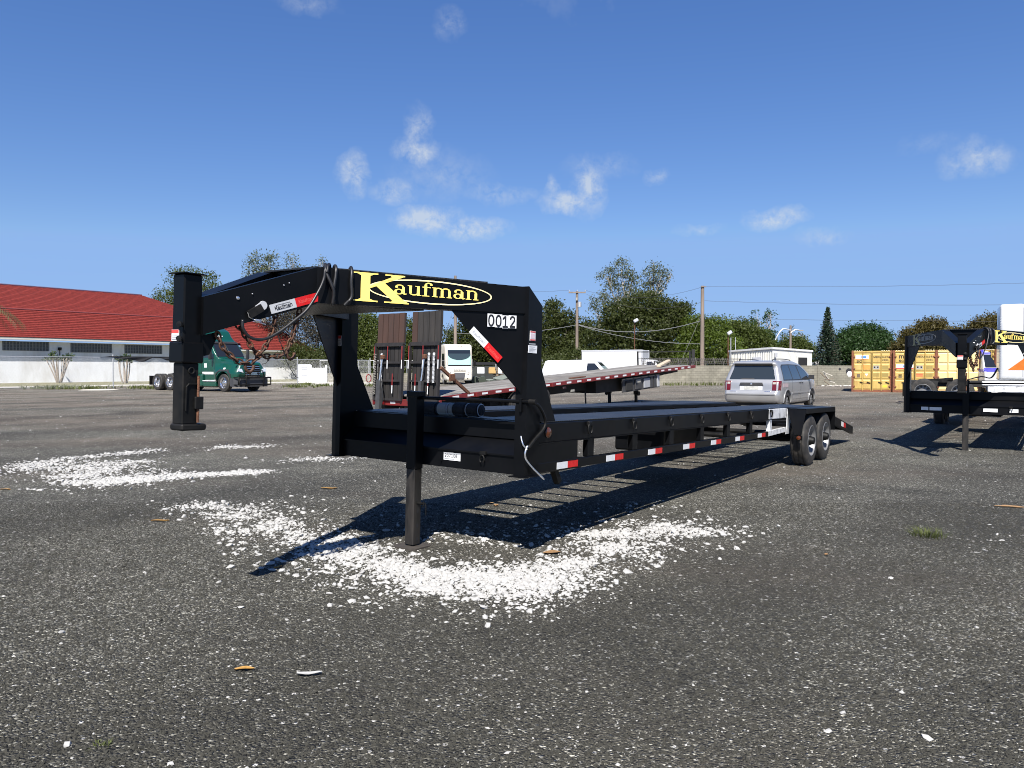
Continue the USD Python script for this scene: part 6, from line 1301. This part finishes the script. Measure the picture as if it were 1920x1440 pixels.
for i in range(3): MB().span((12.0 + i * .28, .04, -.68), (12.2 + i * .28, .06, -.25)).build('rack_bar', M['grey_tape'] if i == 2 else DG, fb)
MB().span((10.85, .05, -.42), (11.2, .06, -.3)).build('rack_label', M['dim_white'], fb)
for y in (.7, 1.9):
    z0 = -(R0[2] + hd[2] * 12.0) * 1.0 / up[2]
    m = MB(); m.span((11.93, y - .07, -.95), (12.09, y + .07, -.3), .01); m.span((11.96, y - .05, z0 + .06), (12.06, y + .05, -.9), .01); m.span((11.86, y - .13, z0 + .03), (12.16, y + .13, z0 + .06)); m.build('landing_leg', UNDER, fb)
    MB().lathe([(0, .001), (0, .09), (.05, .09), (.05, .001)], (12.0, y + (-.1 if y < 1 else .1), z0 + .5), (0, -1 if y < 1 else 1, 0), 12).build('leg_crank', UNDER, fb)
MB().tube([(7.6, .3, -.5), (7.62, .3, -.95), (7.7, .3, -1.2)], .03, 6).build('hanging_hose', UNDER, fb)
for x_, y_, z_ in ((5.9, -.052, -.23), (6.4, -.052, -.36)): MB().box((x_, y_ + .1, z_), (.2, .04, .07)).build('side_lamp', M['red_lens'] if z_ > -.3 else M['dim_white'], fb)
MB().bar((13.6, .5, .06), (15.4, .9, .20), .18, .12, bevel=.03).build('loose_timber', pm('tan_timber', (.4, .33, .24), .8), fb)
MB().span((6.8, .25, .008), (7.6, .45, .04)).build('rust_plate', M['rust'], fb)
MB().span((-.12, 0, -.30), (-.01, 2.57, -.12), .01).build('tail_bar', RED, fb)
for k, y in enumerate((.15, .75, 1.65, 2.25)): MB().span((-.124, y, -.24), (-.1205, y + .2, -.19)).build('white_tape', M['white_tape'], fb)
for y in (.12, .5, 2.05, 2.4): MB().span((-.16, y, -.28), (-.121, y + .1, -.2), .01).build('tail_lamp', M['red_lens'], fb)
for y in (.3, 1.28, 2.2): MB().hull([(x, y + d, z) for d in (-.08, .08) for x, z in ((-.1, -.31), (.6, -.31), (.1, -.62), (.3, -.62))]).build('tail_leg', UNDER, fb)
RBR = pm('rusty_brown_plank', (.042, .020, .014), .85, 0, .35, 4, dirt=(.03, .02, .018), dscale=5, damt=.6, stretch=(1, 1, .2)); RGR = pm('grey_black_plank', (.018, .016, .015), .85, 0, .5, 5, dirt=(.04, .034, .03), dscale=6, damt=.6, stretch=(1, 1, .15)); RDK = pm('dark_ramp_plank', (.011, .0095, .009), .8, 0, .5, 5, dirt=(.03, .025, .022), dscale=5, damt=.6, stretch=(1, 1, .15))
FRM = pm('ramp_frame', (.014, .012, .012), .7, 0, .4, 6); RD2 = pm('ramp_red', (.19, .016, .014), .5, 0, .25, 9)
hl = math.asin(hd[2])
for j, y0 in enumerate((.02, 1.37)):        # right ramp, left ramp
    Wd = 1.12; lean = .055 + hl; T_ = lambda y, s, d=0.0: np.array([-.10 + s * math.sin(lean) - d * math.cos(lean), y0 + y, -.16 + s * math.cos(lean) + d * math.sin(lean)])
    fr = MB()
    for a, b, s0_, s1_ in ((0, .06, 0, 1.56), (Wd - .06, Wd, 0, 1.56)): fr.hull([T_(y, s, d) for y in (a, b) for s in (s0_, s1_) for d in (0, .09)])
    for s in (0, .52, 1.02, 1.50): fr.hull([T_(y, q, d) for y in (.06, Wd - .06) for q in (s, s + .06) for d in (.0, .07)])
    fo = fr.build('ramp_frame', FRM, fb)
    for i in range(6):
        a = .07 + i * (Wd - .14) / 6; MB().hull([T_(y, s, d) for y in (a + .012, a + (Wd - .14) / 6 - .012) for s in (.02, 1.5) for d in (-.05, -.005)]).build('ramp_plank', RDK, fo)
    for i in range(5):
        a = .03 + i * (Wd - .06) / 5; MB().hull([T_(y, s, d) for y in (a + .012, a + (Wd - .06) / 5 - .012) for s in (1.57, 2.42 + (.0 if i % 2 else .004)) for d in (-.03, .01)]).build('flap_plank', (RBR if j == 1 else (RGR if i < 4 else RBR)), fo)
    MB().hull([T_(y, s, d) for y in (0, Wd) for s in (1.53, 1.60) for d in (.012, .06)]).build('flap_hinge', FRM, fo)
    MB().hull([T_(y, s, d) for y in (0.02, Wd - .02) for s in (1.62, 2.42) for d in (-.055, -.035)]).build('flap_back', FRM, fo)
    for y in (.0, Wd * .5, Wd - .03):
        MB().hull([T_(q, s, d) for q in (y, y + .03) for s in (1.12, 1.5) for d in (.091, .094)]).build('red_tape', RD2, fo); MB().hull([T_(q, s, d) for q in (y, y + .03) for s in (.88, 1.118) for d in (.091, .094)]).build('white_tape', M['white_tape'], fo)
    for y in (Wd * .32, Wd * .74):
        MB().hull([T_(q, s, d) for q in (y, y + .03) for s in (.42, .74) for d in (.071, .075)]).build('red_tape', RD2, fo); MB().hull([T_(q, s, d) for q in (y, y + .03) for s in (.2, .418) for d in (.071, .075)]).build('white_tape', M['white_tape'], fo)
    for y in ((.16, .34) if j == 0 else (.80, 1.06)):
        a = np.linspace(0, 2 * math.pi * 24, 24 * 9); s_ = np.linspace(.15 if y > 1 else .5, 1.3, len(a)); MB().tube(np.array([T_(y + .028 * math.cos(q), s, .10 + .028 * math.sin(q)) for q, s in zip(a, s_)]), .008, 4).build('lift_spring', M['sticker'] if y < 1 else M['dim_white'], fo)
    MB().hull([T_(y, s, d) for y in (.50, .60) if j == 0 for s in (-.35, .55) for d in (.1, .2)] or [T_(y, s, d) for y in (.72, .88) for s in (-.35, .55) for d in (.1, .2)]).build('ramp_cylinder', DG, fo)
    yc = .55 if j == 0 else .8
    MB().tube([T_(yc, .5, .15), T_(yc - .06, 1.15, .12)], .022, 8).build('cylinder_rod', M['bright'], fo); MB().box(T_(yc - .07, 1.2, .12), (.1, .12, .12), None, .02).build('rod_clevis', M['rust'], fo)
    if j == 1: MB().tube(curve([T_(.75, .6, .16), T_(.62, .4, .22), T_(.55, .0, .24), T_(.62, -.35, .26), T_(.7, -.42, .2)], 24), .012, 6).build('hydraulic_hose', M['cord'], fo, True)
MB().bar((-.05, -.03, .75), (1.05, -.03, -.02), .06, .09, bevel=.008).build('ramp_strut', M['rust'], fb)
MB().box((.35, -.06, .46), (.24, .05, .2), None, .03).build('strut_hook', M['rust'], fb)
MB().tube([(-.14 + .0, 2.60, .45 + .11 * math.cos(a)) + 0 * a if False else (-.14 + .09 * math.sin(a), 2.66, .45 + .11 * math.cos(a)) for a in np.linspace(0, 6.28, 14)], .014, 6).build('red_air_hose', RD2, fb)
# dark stake rack standing near the front of the deck
m = MB()
for y in (.02, 2.5): m.span((15.66, y, -.1), (15.72, y + .06, .62), .006)
m.span((15.67, .08, .57), (15.71, 2.5, .61)); m.span((15.67, .08, .28), (15.71, 2.5, .30))
m.build('headboard_frame', UNDER, fb)
sp = at(1303, 0, 70); t = thing('steel_post', 'dark steel post standing before the block wall beside the bare brown pole', 'post', (sp[0], 70, 0)); MB().span((-.14, -.1, 0), (.14, .1, at(1303, 655, 70)[2]), .02).build('post', UNDER, t)

# ------------------------------------------------------------ trees
BARK = pm('brown_bark', (.11, .085, .065), .9, 0, .35, 3); PALEBARK = pm('pale_bark', (.30, .27, .23), .85, 0, .25, 2)
LF = {'dark': leafm('dark_oak_leaf', (.045, .057, .013), (.175, .18, .042), .38), 'mid': leafm('mid_green_leaf', (.06, .08, .016), (.21, .22, .05), .42), 'lime': leafm('lime_leaf', (.07, .10, .014), (.17, .185, .032), .4),
      'bare': leafm('grey_brown_leaf', (.06, .055, .04), (.19, .175, .125), .3), 'grey': leafm('grey_green_leaf', (.08, .095, .05), (.2, .205, .12), .35), 'pine': leafm('pine_needle', (.016, .032, .015), (.055, .078, .032), .15), 'brown': leafm('brownish_oak_leaf', (.07, .058, .016), (.18, .145, .045), .35), 'deep': leafm('deep_green_leaf', (.025, .055, .013), (.075, .12, .028), .35)}


def cards(pos, size, rng, flat=.35):
    n = len(pos); d = rng.normal(0, 1, (n, 3)); d[:, 2] += flat * 2 * rng.random(n); d /= np.linalg.norm(d, axis=1, keepdims=True)
    a = np.cross(d, rng.normal(0, 1, (n, 3))); a /= np.linalg.norm(a, axis=1, keepdims=True); b = np.cross(d, a)
    s = size * rng.uniform(.6, 1.3, (n, 1)); v = np.stack([pos - a * s * .5, pos + b * s * .26, pos + a * s * .5, pos - b * s * .26], 1).reshape(-1, 3)
    return v, (np.arange(n) * 4)[:, None] + np.array([0, 1, 2, 3])


def limb(m, p, q, r0, r1, rng, wob=.08):
    L = np.linalg.norm(np.asarray(q) - p); mid = [np.asarray(p) + (np.asarray(q) - p) * t_ + rng.normal(0, wob * L, 3) * math.sin(t_ * math.pi) * .5 for t_ in (0, .35, .7, 1)]
    c = curve(mid, 9); m.tube(c, np.linspace(r0, r1, len(c)), 6, False); return c


def tree(name, label, blobs, leaf, d, base=None, n=5000, size=.32, clump=.42, seed=1, trunk=.22, bark=None, per=26, cat='tree', group=None, shell=.55, depth=.8):
    """blobs: (x, y, rx, ry) in the photograph's pixels at distance d."""
    rng = np.random.default_rng(seed); B = []; n = int(n * (3.3 if leaf not in ('grey', 'bare') else 4.5 if 'thicket' in name else 1.35)); size = size * (.84 if leaf != 'grey' else .95); shell = shell * .85
    for x, y, rx, ry in blobs:
        dd = d + rng.uniform(-1, 1) * rx / FPX * d * .5; B.append((at(x, y, dd), rx / FPX * d, ry / FPX * d))
    bx = at(base[0], 0, d) if base else B[0][0] * np.array([1, 1, 0]); o = np.array([bx[0], d, 0]); t = thing(name, label, cat, o, group=group)
    area = sum(b[1] * b[2] for b in B); P = []
    for c, rx, rz in B:
        k = max(3, int(n * rx * rz / area / per)); u = rng.normal(0, 1, (k, 3)); u /= np.linalg.norm(u, axis=1, keepdims=True); rad = rng.random((k, 1)) ** (1 / 3) * (1 - shell) + shell * rng.uniform(.75, 1.08, (k, 1))
        cc = c - o + u * rad * np.array([rx, rx * depth, rz]); cc = np.repeat(cc, per, 0); P.append(cc + rng.normal(0, 1, cc.shape) * clump * np.array([1, 1, .75]))
    v, f = cards(np.vstack(P), size, rng); P = v
    m = MB(); zlow = min((b[0][2] - b[2]) for b in B); fork = np.array([0, 0, max(.8, zlow * .8)]); rr_ = trunk
    limb(m, np.array([0, 0, -.1]), fork, rr_, rr_ * .75, rng, .03)
    for c, rx, rz in B:
        tip = c - o; a = limb(m, fork, tip, rr_ * .5, rr_ * .16, rng)
        for _ in range(4): u = rng.normal(0, 1, 3); u /= np.linalg.norm(u); limb(m, a[len(a) // 2 + int(rng.integers(0, len(a) // 2))], tip + u * np.array([rx, rx * .6, rz]) * .85, rr_ * .17, .02, rng)
    m.build('trunk', bark or BARK, t, True); MB().add(v, f).build('crown', LF[leaf], t)
    return t


G1, G2_ = 'trees behind the hall', 'trees behind the parked vehicles'
tree('oak_tree', 'open leafy oak behind the red roof, left of the neck coupler', [(345, 518, 28, 18), (385, 525, 22, 16), (320, 560, 28, 22), (360, 570, 45, 40), (300, 565, 16, 14), (400, 560, 30, 30), (290, 590, 16, 12), (330, 605, 50, 30)], 'mid', 112, (350, 0), 4200, .34, .5, 31, .3, shell=.75)
tree('tall_tree', 'tall thin leaved tree rising above the neck arm beside the coupler', [(490, 495, 20, 26), (475, 505, 16, 18), (508, 492, 14, 18), (500, 520, 30, 22), (470, 530, 14, 14), (495, 560, 40, 30)], 'grey', 120, (492, 0), 3300, .34, .5, 32, .28, PALEBARK, shell=.8)
tree('tall_tree', 'second thin tree above the neck beam, right of the tallest one there', [(548, 495, 14, 18), (543, 512, 26, 14), (565, 525, 24, 18), (530, 540, 26, 22), (578, 508, 10, 10)], 'grey', 124, (548, 0), 1900, .34, .5, 33, .24, PALEBARK, shell=.8)
tree('tall_tree', 'smallest thin treetop peeping over the looped cord', [(604, 490, 5, 9), (600, 505, 14, 12), (605, 535, 22, 26)], 'grey', 128, (604, 0), 900, .32, .4, 34, .2, PALEBARK, shell=.8)
tree('thicket_tree', 'grey leafless thicket of branches behind the hall roof end', [(550, 620, 45, 50), (600, 600, 40, 40), (620, 660, 40, 40), (570, 680, 45, 30), (520, 590, 40, 30), (655, 610, 30, 40)], 'bare', 104, (585, 0), 8500, .26, .5, 35, .3, PALEBARK, per=16, shell=.5)
tree('thicket_tree', 'dark green thicket behind the picket fence', [(600, 680, 40, 26), (560, 668, 26, 22), (640, 670, 30, 34), (660, 690, 30, 20)], 'dark', 99, (615, 0), 6500, .32, .5, 36, .25, shell=.5)
tree('leafy_tree', 'bright leafy tree between the black upright and the raised ramps', [(690, 618, 20, 32), (672, 650, 26, 30), (708, 640, 20, 38), (690, 670, 34, 26), (655, 675, 20, 20)], 'mid', 88, (690, 0), 5200, .34, .4, 37, .25, shell=.6)
tree('leafy_tree', 'leafy tree seen between the two raised ramps', [(765, 620, 18, 24), (760, 650, 30, 28), (790, 660, 34, 34), (745, 680, 36, 20)], 'mid', 94, (765, 0), 3600, .34, .4, 38, .25, shell=.6)
tree('dark_oak', 'dark oak behind the motorhome roof', [(860, 640, 32, 24), (905, 640, 40, 30), (880, 605, 18, 11), (845, 665, 30, 22), (930, 665, 40, 26), (895, 675, 50, 20)], 'dark', 92, (885, 0), 6200, .36, .5, 39, .3, shell=.55)
tree('dark_oak', 'dark oak behind the red and white tape of the neck gusset', [(970, 630, 36, 36), (955, 665, 40, 30), (995, 660, 30, 36)], 'dark', 96, (970, 0), 4200, .36, .5, 40, .3, shell=.55)
tree('cedar_tree', 'dark cedar with a knobbly top just right of the black upright', [(1038, 578, 14, 14), (1030, 605, 26, 22), (1062, 600, 18, 16), (1045, 640, 42, 34), (1085, 630, 28, 22), (1080, 655, 40, 30), (1030, 675, 40, 24), (1100, 608, 9, 9)], 'dark', 90, (1045, 0), 9500, .33, .38, 41, .3, shell=.62)
tree('gum_tree', 'tall pale open gum tree, left plume above the big dark oak', [(1165, 505, 18, 22), (1140, 520, 18, 18), (1185, 520, 16, 18), (1158, 545, 30, 20), (1192, 545, 14, 16)], 'grey', 112, (1168, 0), 2300, .32, .42, 42, .3, PALEBARK, shell=.8)
tree('gum_tree', 'tall pale open gum tree, right plume above the big dark oak', [(1227, 500, 10, 14), (1218, 520, 14, 16), (1240, 518, 14, 12), (1225, 540, 22, 18), (1256, 515, 8, 8)], 'grey', 114, (1225, 0), 1500, .32, .42, 43, .26, PALEBARK, shell=.8)
tree('gum_tree', 'small sparse pale tree left of the big dark oak', [(1122, 570, 14, 14), (1115, 580, 8, 8), (1132, 560, 8, 10)], 'grey', 108, (1126, 0), 420, .3, .4, 44, .14, PALEBARK, shell=.8)
tree('big_oak', 'huge rounded dark green oak behind the white box truck', [(1210, 575, 40, 28), (1165, 590, 40, 26), (1250, 590, 36, 26), (1140, 625, 36, 24), (1200, 620, 60, 34), (1270, 600, 22, 24), (1262, 640, 36, 40), (1170, 660, 60, 34), (1230, 670, 50, 30), (1281, 580, 12, 10)], 'dark', 86, (1205, 0), 17000, .34, .42, 45, .5, shell=.66)
tree('hedge_tree', 'low dark green tree behind the cargo van roof', [(1090, 680, 50, 26), (1050, 690, 40, 18), (1140, 690, 40, 20)], 'dark', 80, (1090, 0), 4800, .3, .4, 46, .25, shell=.6)
tree('lime_tree', 'yellow green leafy tree beside the right utility pole', [(1305, 615, 22, 22), (1340, 615, 30, 20), (1300, 650, 26, 32), (1345, 650, 40, 30), (1325, 680, 46, 20), (1290, 680, 26, 22)], 'lime', 84, (1320, 0), 8200, .32, .4, 47, .3, shell=.62)
tree('olive_oak', 'broad olive green tree behind the metal shed', [(1385, 620, 26, 20), (1412, 635, 26, 22), (1380, 655, 40, 28), (1430, 655, 28, 20), (1365, 612, 10, 9)], 'mid', 90, (1395, 0), 6800, .33, .4, 48, .3, shell=.62)
tree('round_tree', 'low rounded olive tree behind the shed roof peak', [(1490, 650, 30, 18), (1470, 660, 22, 14), (1515, 660, 18, 14)], 'mid', 98, (1490, 0), 3000, .3, .35, 49, .2, shell=.66)
tree('spiky_tree', 'small dark spiky tree behind the shed, left of the bare tree trunk', [(1442, 630, 11, 9), (1440, 645, 14, 12)], 'deep', 96, (1441, 0), 900, .3, .3, 50, .12, shell=.7)
tree('round_tree', 'big round deep green tree between the tall conifer and the containers', [(1625, 625, 32, 17), (1595, 640, 26, 24), (1650, 640, 24, 20), (1620, 655, 55, 24), (1600, 680, 50, 16), (1660, 665, 18, 20)], 'deep', 88, (1622, 0), 9500, .32, .38, 51, .35, shell=.66)
tree('brown_oak', 'brownish oak behind the containers, left of the far coupler', [(1745, 612, 24, 13), (1718, 632, 26, 20), (1760, 635, 34, 22), (1700, 650, 20, 16), (1735, 655, 44, 16), (1685, 655, 10, 12)], 'brown', 84, (1738, 0), 6500, .32, .34, 52, .35, shell=.66)
tree('brown_oak', 'lower brownish oak behind the far coupler', [(1800, 630, 24, 14), (1795, 650, 34, 16)], 'brown', 90, (1798, 0), 2600, .32, .34, 53, .25, shell=.66)
tree('brown_oak', 'brownish oak next to the white tractor cab', [(1845, 610, 22, 15), (1868, 606, 18, 16), (1850, 635, 34, 22), (1895, 620, 20, 20)], 'brown', 82, (1858, 0), 4200, .32, .34, 54, .3, shell=.66)


def bare(name, label, px, ytop, d, spread, seed, nl, leaf, bark, lev=5, cat='tree'):
    rng = np.random.default_rng(seed); b = at(px, 0, d); H_ = at(px, ytop, d)[2]; o = np.array([b[0], d, 0]); t = thing(name, label, cat, o); m = MB(); tips = []

    def grow(p, dr, L, r_, k):
        q = p + dr * L; c = limb(m, p, q, r_, r_ * .62, rng, .10)
        if k == 0: tips.append(q); return
        for _ in range(int(rng.integers(2, 4))):
            e = dr + rng.normal(0, spread, 3); e[2] += .12; e /= np.linalg.norm(e); grow(q if _ else c[len(c) * 2 // 3], e, L * rng.uniform(.62, .86), r_ * .6, k - 1)
    grow(np.array([0, 0, -.1]), np.array([0, 0, 1.0]), H_ * .34, .035 * H_ * .62, lev)
    m.build('branches', bark, t, True)
    tips = np.array(tips); i = rng.integers(0, len(tips), nl // 10); pos = np.repeat(tips[i], 10, 0) + rng.normal(0, .22, (len(i) * 10, 3)); v, f = cards(pos, .3, rng); MB().add(v, f).build('leaves', LF[leaf], t)
    return t


bare('bare_tree', 'bare branched tree with few dark leaf clusters behind the shed', 1460, 572, 100, .46, 61, 900, 'deep', PALEBARK)
bare('bare_tree', 'pale leafless tree between shed and tall conifer', 1515, 612, 106, .36, 62, 160, 'grey', PALEBARK)
bare('bare_tree', 'thin bare tree top above the olive oak', 1403, 598, 98, .4, 63, 260, 'deep', BARK, 4)


def conifer(label, px, ytop, wpx, d, seed):
    rng = np.random.default_rng(seed); b = at(px, 0, d); H_ = at(px, ytop, d)[2]; W_ = wpx / FPX * d / 2; o = np.array([b[0], d, 0]); t = thing('conifer', label, 'tree', o); m = MB(); m.tube([(0, 0, 0), (0, 0, H_ * .98)], [.22, .02], 7); P = []
    nlev = 30
    for i in range(nlev):
        z = .8 + (H_ - .9) * (i / (nlev - 1)) ** .93; s = (1 - z / H_) ** 1.05 * W_ * 1.15 + .10; nbr = 11 if s > .6 else 7; a0 = rng.uniform(0, 6)
        for k in range(nbr):
            a = a0 + k * 6.283 / nbr + rng.normal(0, .12); L = s * rng.uniform(.8, 1.08); n = int(10 + L * 16); u = np.linspace(.12, 1, n); x = L * u; zz = z - .12 * L * u + .34 * L * u ** 2
            p = np.stack([x * math.cos(a), x * math.sin(a), zz], 1); P.append(p + rng.normal(0, .07, p.shape)); m.tube([(0, 0, z), tuple(p[-1])], [.03, .008], 4, False)
    v, f = cards(np.vstack(P), .24, rng, .6); m.build('trunk', BARK, t, True); MB().add(v, f).build('crown', LF['pine'], t)


conifer('tall narrow dark conifer with a tiered spire right of the shed', 1557, 577, 62, 86, 71)

# distant dark treeline closing the gaps
rng = np.random.default_rng(90); P = []
for px in range(-120, 2060, 9):
    d = 132 + rng.uniform(-6, 6); ht = at(px, rng.uniform(662, 676), d)[2]; k = 60
    c = at(px, 690, d); P.append(np.stack([c[0] + rng.normal(0, .9, k), d + rng.normal(0, 1.2, k), rng.uniform(.2, ht, k)], 1))
v, f = cards(np.vstack(P), .75, rng); tag(MB().add(v, f).build('far_treeline', LF['dark']), 'low dark line of distant trees along the horizon', 'treeline', kind='stuff')

# ------------------------------------------------------------ poles, lamps, wires
POLE = pm('weathered_pole', (.17, .135, .11), .85, 0, .3, 3, stretch=(1, 1, .2)); WIRE = pm('wire', (.05, .05, .055), .5); WIRE2 = pm('grey_cable', (.2, .2, .2), .6)


def pole(label, px, ytop, d, r_=.14, lean=0):
    b = at(px, 0, d); z = at(px, ytop, d)[2]; t = thing('utility_pole', label, 'utility pole', (b[0], d, 0)); m = MB(); m.tube([(0, 0, -.1), (lean, 0, z)], [r_ * 1.15, r_ * .8], 10); m.build('pole', POLE, t, 40); return t, b, z


t, b1, z1 = pole('utility pole with a crossarm and transformer behind the cargo van', 1083, 546, 82, .16)
MB().box((0, -.16, z1 - .15), (1.8, .1, .13)).build('crossarm', POLE, t)
for x in (-.85, 0, .85): MB().lathe([(0, .03), (.1, .05), (.18, .04), (.22, .001)], (x, -.16, z1 - .08), (0, 0, 1), 8).build('insulator', M['greyink'], t)
MB().lathe([(0, .001), (0, .2), (.5, .2), (.55, .12), (.55, .001)], (.25, -.2, z1 - 1.7), (0, 0, 1), 14).build('transformer', GALV, t, 40); MB().lathe([(0, .001), (0, .12), (.3, .12), (.3, .001)], (-.05, -.22, z1 - 1.0), (0, 0, 1), 10).build('cutout', M['dim_white'], t, 40)
t, b2, z2 = pole('bare brown utility pole before the block wall left of the minivan', 1320, 536, 74, .19)
MB().box((.05, -.2, z2 - .1), (.5, .08, .08)).build('crossarm', POLE, t)
t, b3, z3 = pole('utility pole with street lamp arm rising behind the sign on the neck', 853, 517, 78, .17)
MB().tube(curve([(0, -.1, z3 - 2.6), (-.7, -.4, z3 - 2.1), (-1.6, -.6, z3 - 2.2)], 14), .035, 6).build('lamp_arm', GALV, t)
MB().box((-1.85, -.62, z3 - 2.24), (.6, .2, .12), None, .04).build('lamp_head', M['dim_white'], t)
for z in (.6, 1.2, 1.9): MB().tube(curve([(.0, -.12, z3 - z), (-.3, -.3, z3 - z - .3), (-.15, -.25, z3 - z - .7), (0, -.14, z3 - z - .9)], 12), .03, 5).build('cable_loop', WIRE, t)
t, b4, z4 = pole('dark street pole with a curved lamp arm behind the shed', 1487, 610, 92, .15)
for s, x in ((1, 1.0), (-1, -2.2)): MB().tube(curve([(0, -.1, z4 - .9 + (.3 if s < 0 else 0)), (x * .5, -.1, z4 - .55), (x, -.1, z4 - .6 if s > 0 else z4 - 2.4)], 14), .07, 6).build('lamp_arm', GALV, t)
MB().box((1.2, -.1, z4 - .62), (.6, .2, .12), None, .04).build('lamp_head', M['dim_white'], t)


def yardlight(px, ytop, d, ang, label):
    b = at(px, 0, d); z = at(px, ytop, d)[2]; t = thing('yard_light', label, 'lamp post', (b[0], d, 0)); MB().tube([(0, 0, 0), (0, 0, z)], .05, 8).build('pole', M['rust'], t); MB().box((.1, -.15, z + .1), (.5, .3, .32), rotm((0, 1, 0), ang), .06).build('lamp_head', M['grey_tape'], t); return t


yardlight(1192, 603, 78, -.5, 'yard floodlight on a thin rusty pole before the big dark oak')
yardlight(1369, 626, 78, -.6, 'yard floodlight on a thin pole above the shed corner')
for px, yt in ((1374, 633), (1383, 632)):
    b = at(px, 0, 79); z = at(px, yt, 79)[2]; t = thing('vent_pipe', 'slim pale pipe left of the shed roof, ' + ('nearer the floodlight' if px == 1374 else 'farther from the floodlight'), 'pipe', (b[0], 79, 0)); MB().tube([(0, 0, 0), (0, 0, z)], .04, 6).build('pipe', GALV, t)


def wire(label, p, q, sag, r_=.012, m_=None):
    u = np.linspace(0, 1, 30)[:, None]; c = p + (q - p) * u; c[:, 2:] -= sag * 4 * u * (1 - u)
    x = c[0]; t = thing('power_line', label, 'wire', x); MB().tube(c - x, r_, 4).build('wire', m_ or WIRE, t)


A2, A1 = np.array([b2[0], 74, z2]), np.array([b1[0], 82, z1])
wire('topmost wire running right from the bare brown pole', A2 + [0.2, 0, -.05], at(2100, 524, 66), .25)
wire('second wire running right from the bare brown pole', at(1321, 564, 74), at(2100, 569, 66), .25)
wire('third wire crossing the sky right of the bare brown pole', at(1321, 597, 74), at(2100, 602, 66), .1)
wire('topmost wire between the two utility poles', A1 + [.85, 0, .1], A2 + [0, 0, -.1], .9)
wire('second wire between the two utility poles', at(1100, 552, 82), at(1319, 566, 74), 1.0)
wire('thick grey cable sagging between the two utility poles', at(1085, 609, 82), at(1319, 600, 74), .95, .03, WIRE2)
wire('lower grey cable between the two utility poles', at(1085, 610, 82), at(1319, 645, 74), .5, .022, WIRE2)
wire('wire running left from the crossarm pole behind the neck', A1 + [-.85, 0, .1], at(853, 540, 78), .25)
wire('cable running left from the crossarm pole at mid height', at(1082, 609, 82), at(853, 625, 78), .4, .022, WIRE2)
wire('guy wire slanting from the bare brown pole', at(1320, 580, 74), np.array([at(1262, 0, 74)[0], 74, 0]), 0, .012, WIRE2)
wire('guy wire slanting down behind the motorhome roof', at(853, 560, 78), np.array([at(815, 0, 78)[0], 78, 0]), 0, .012, WIRE2)
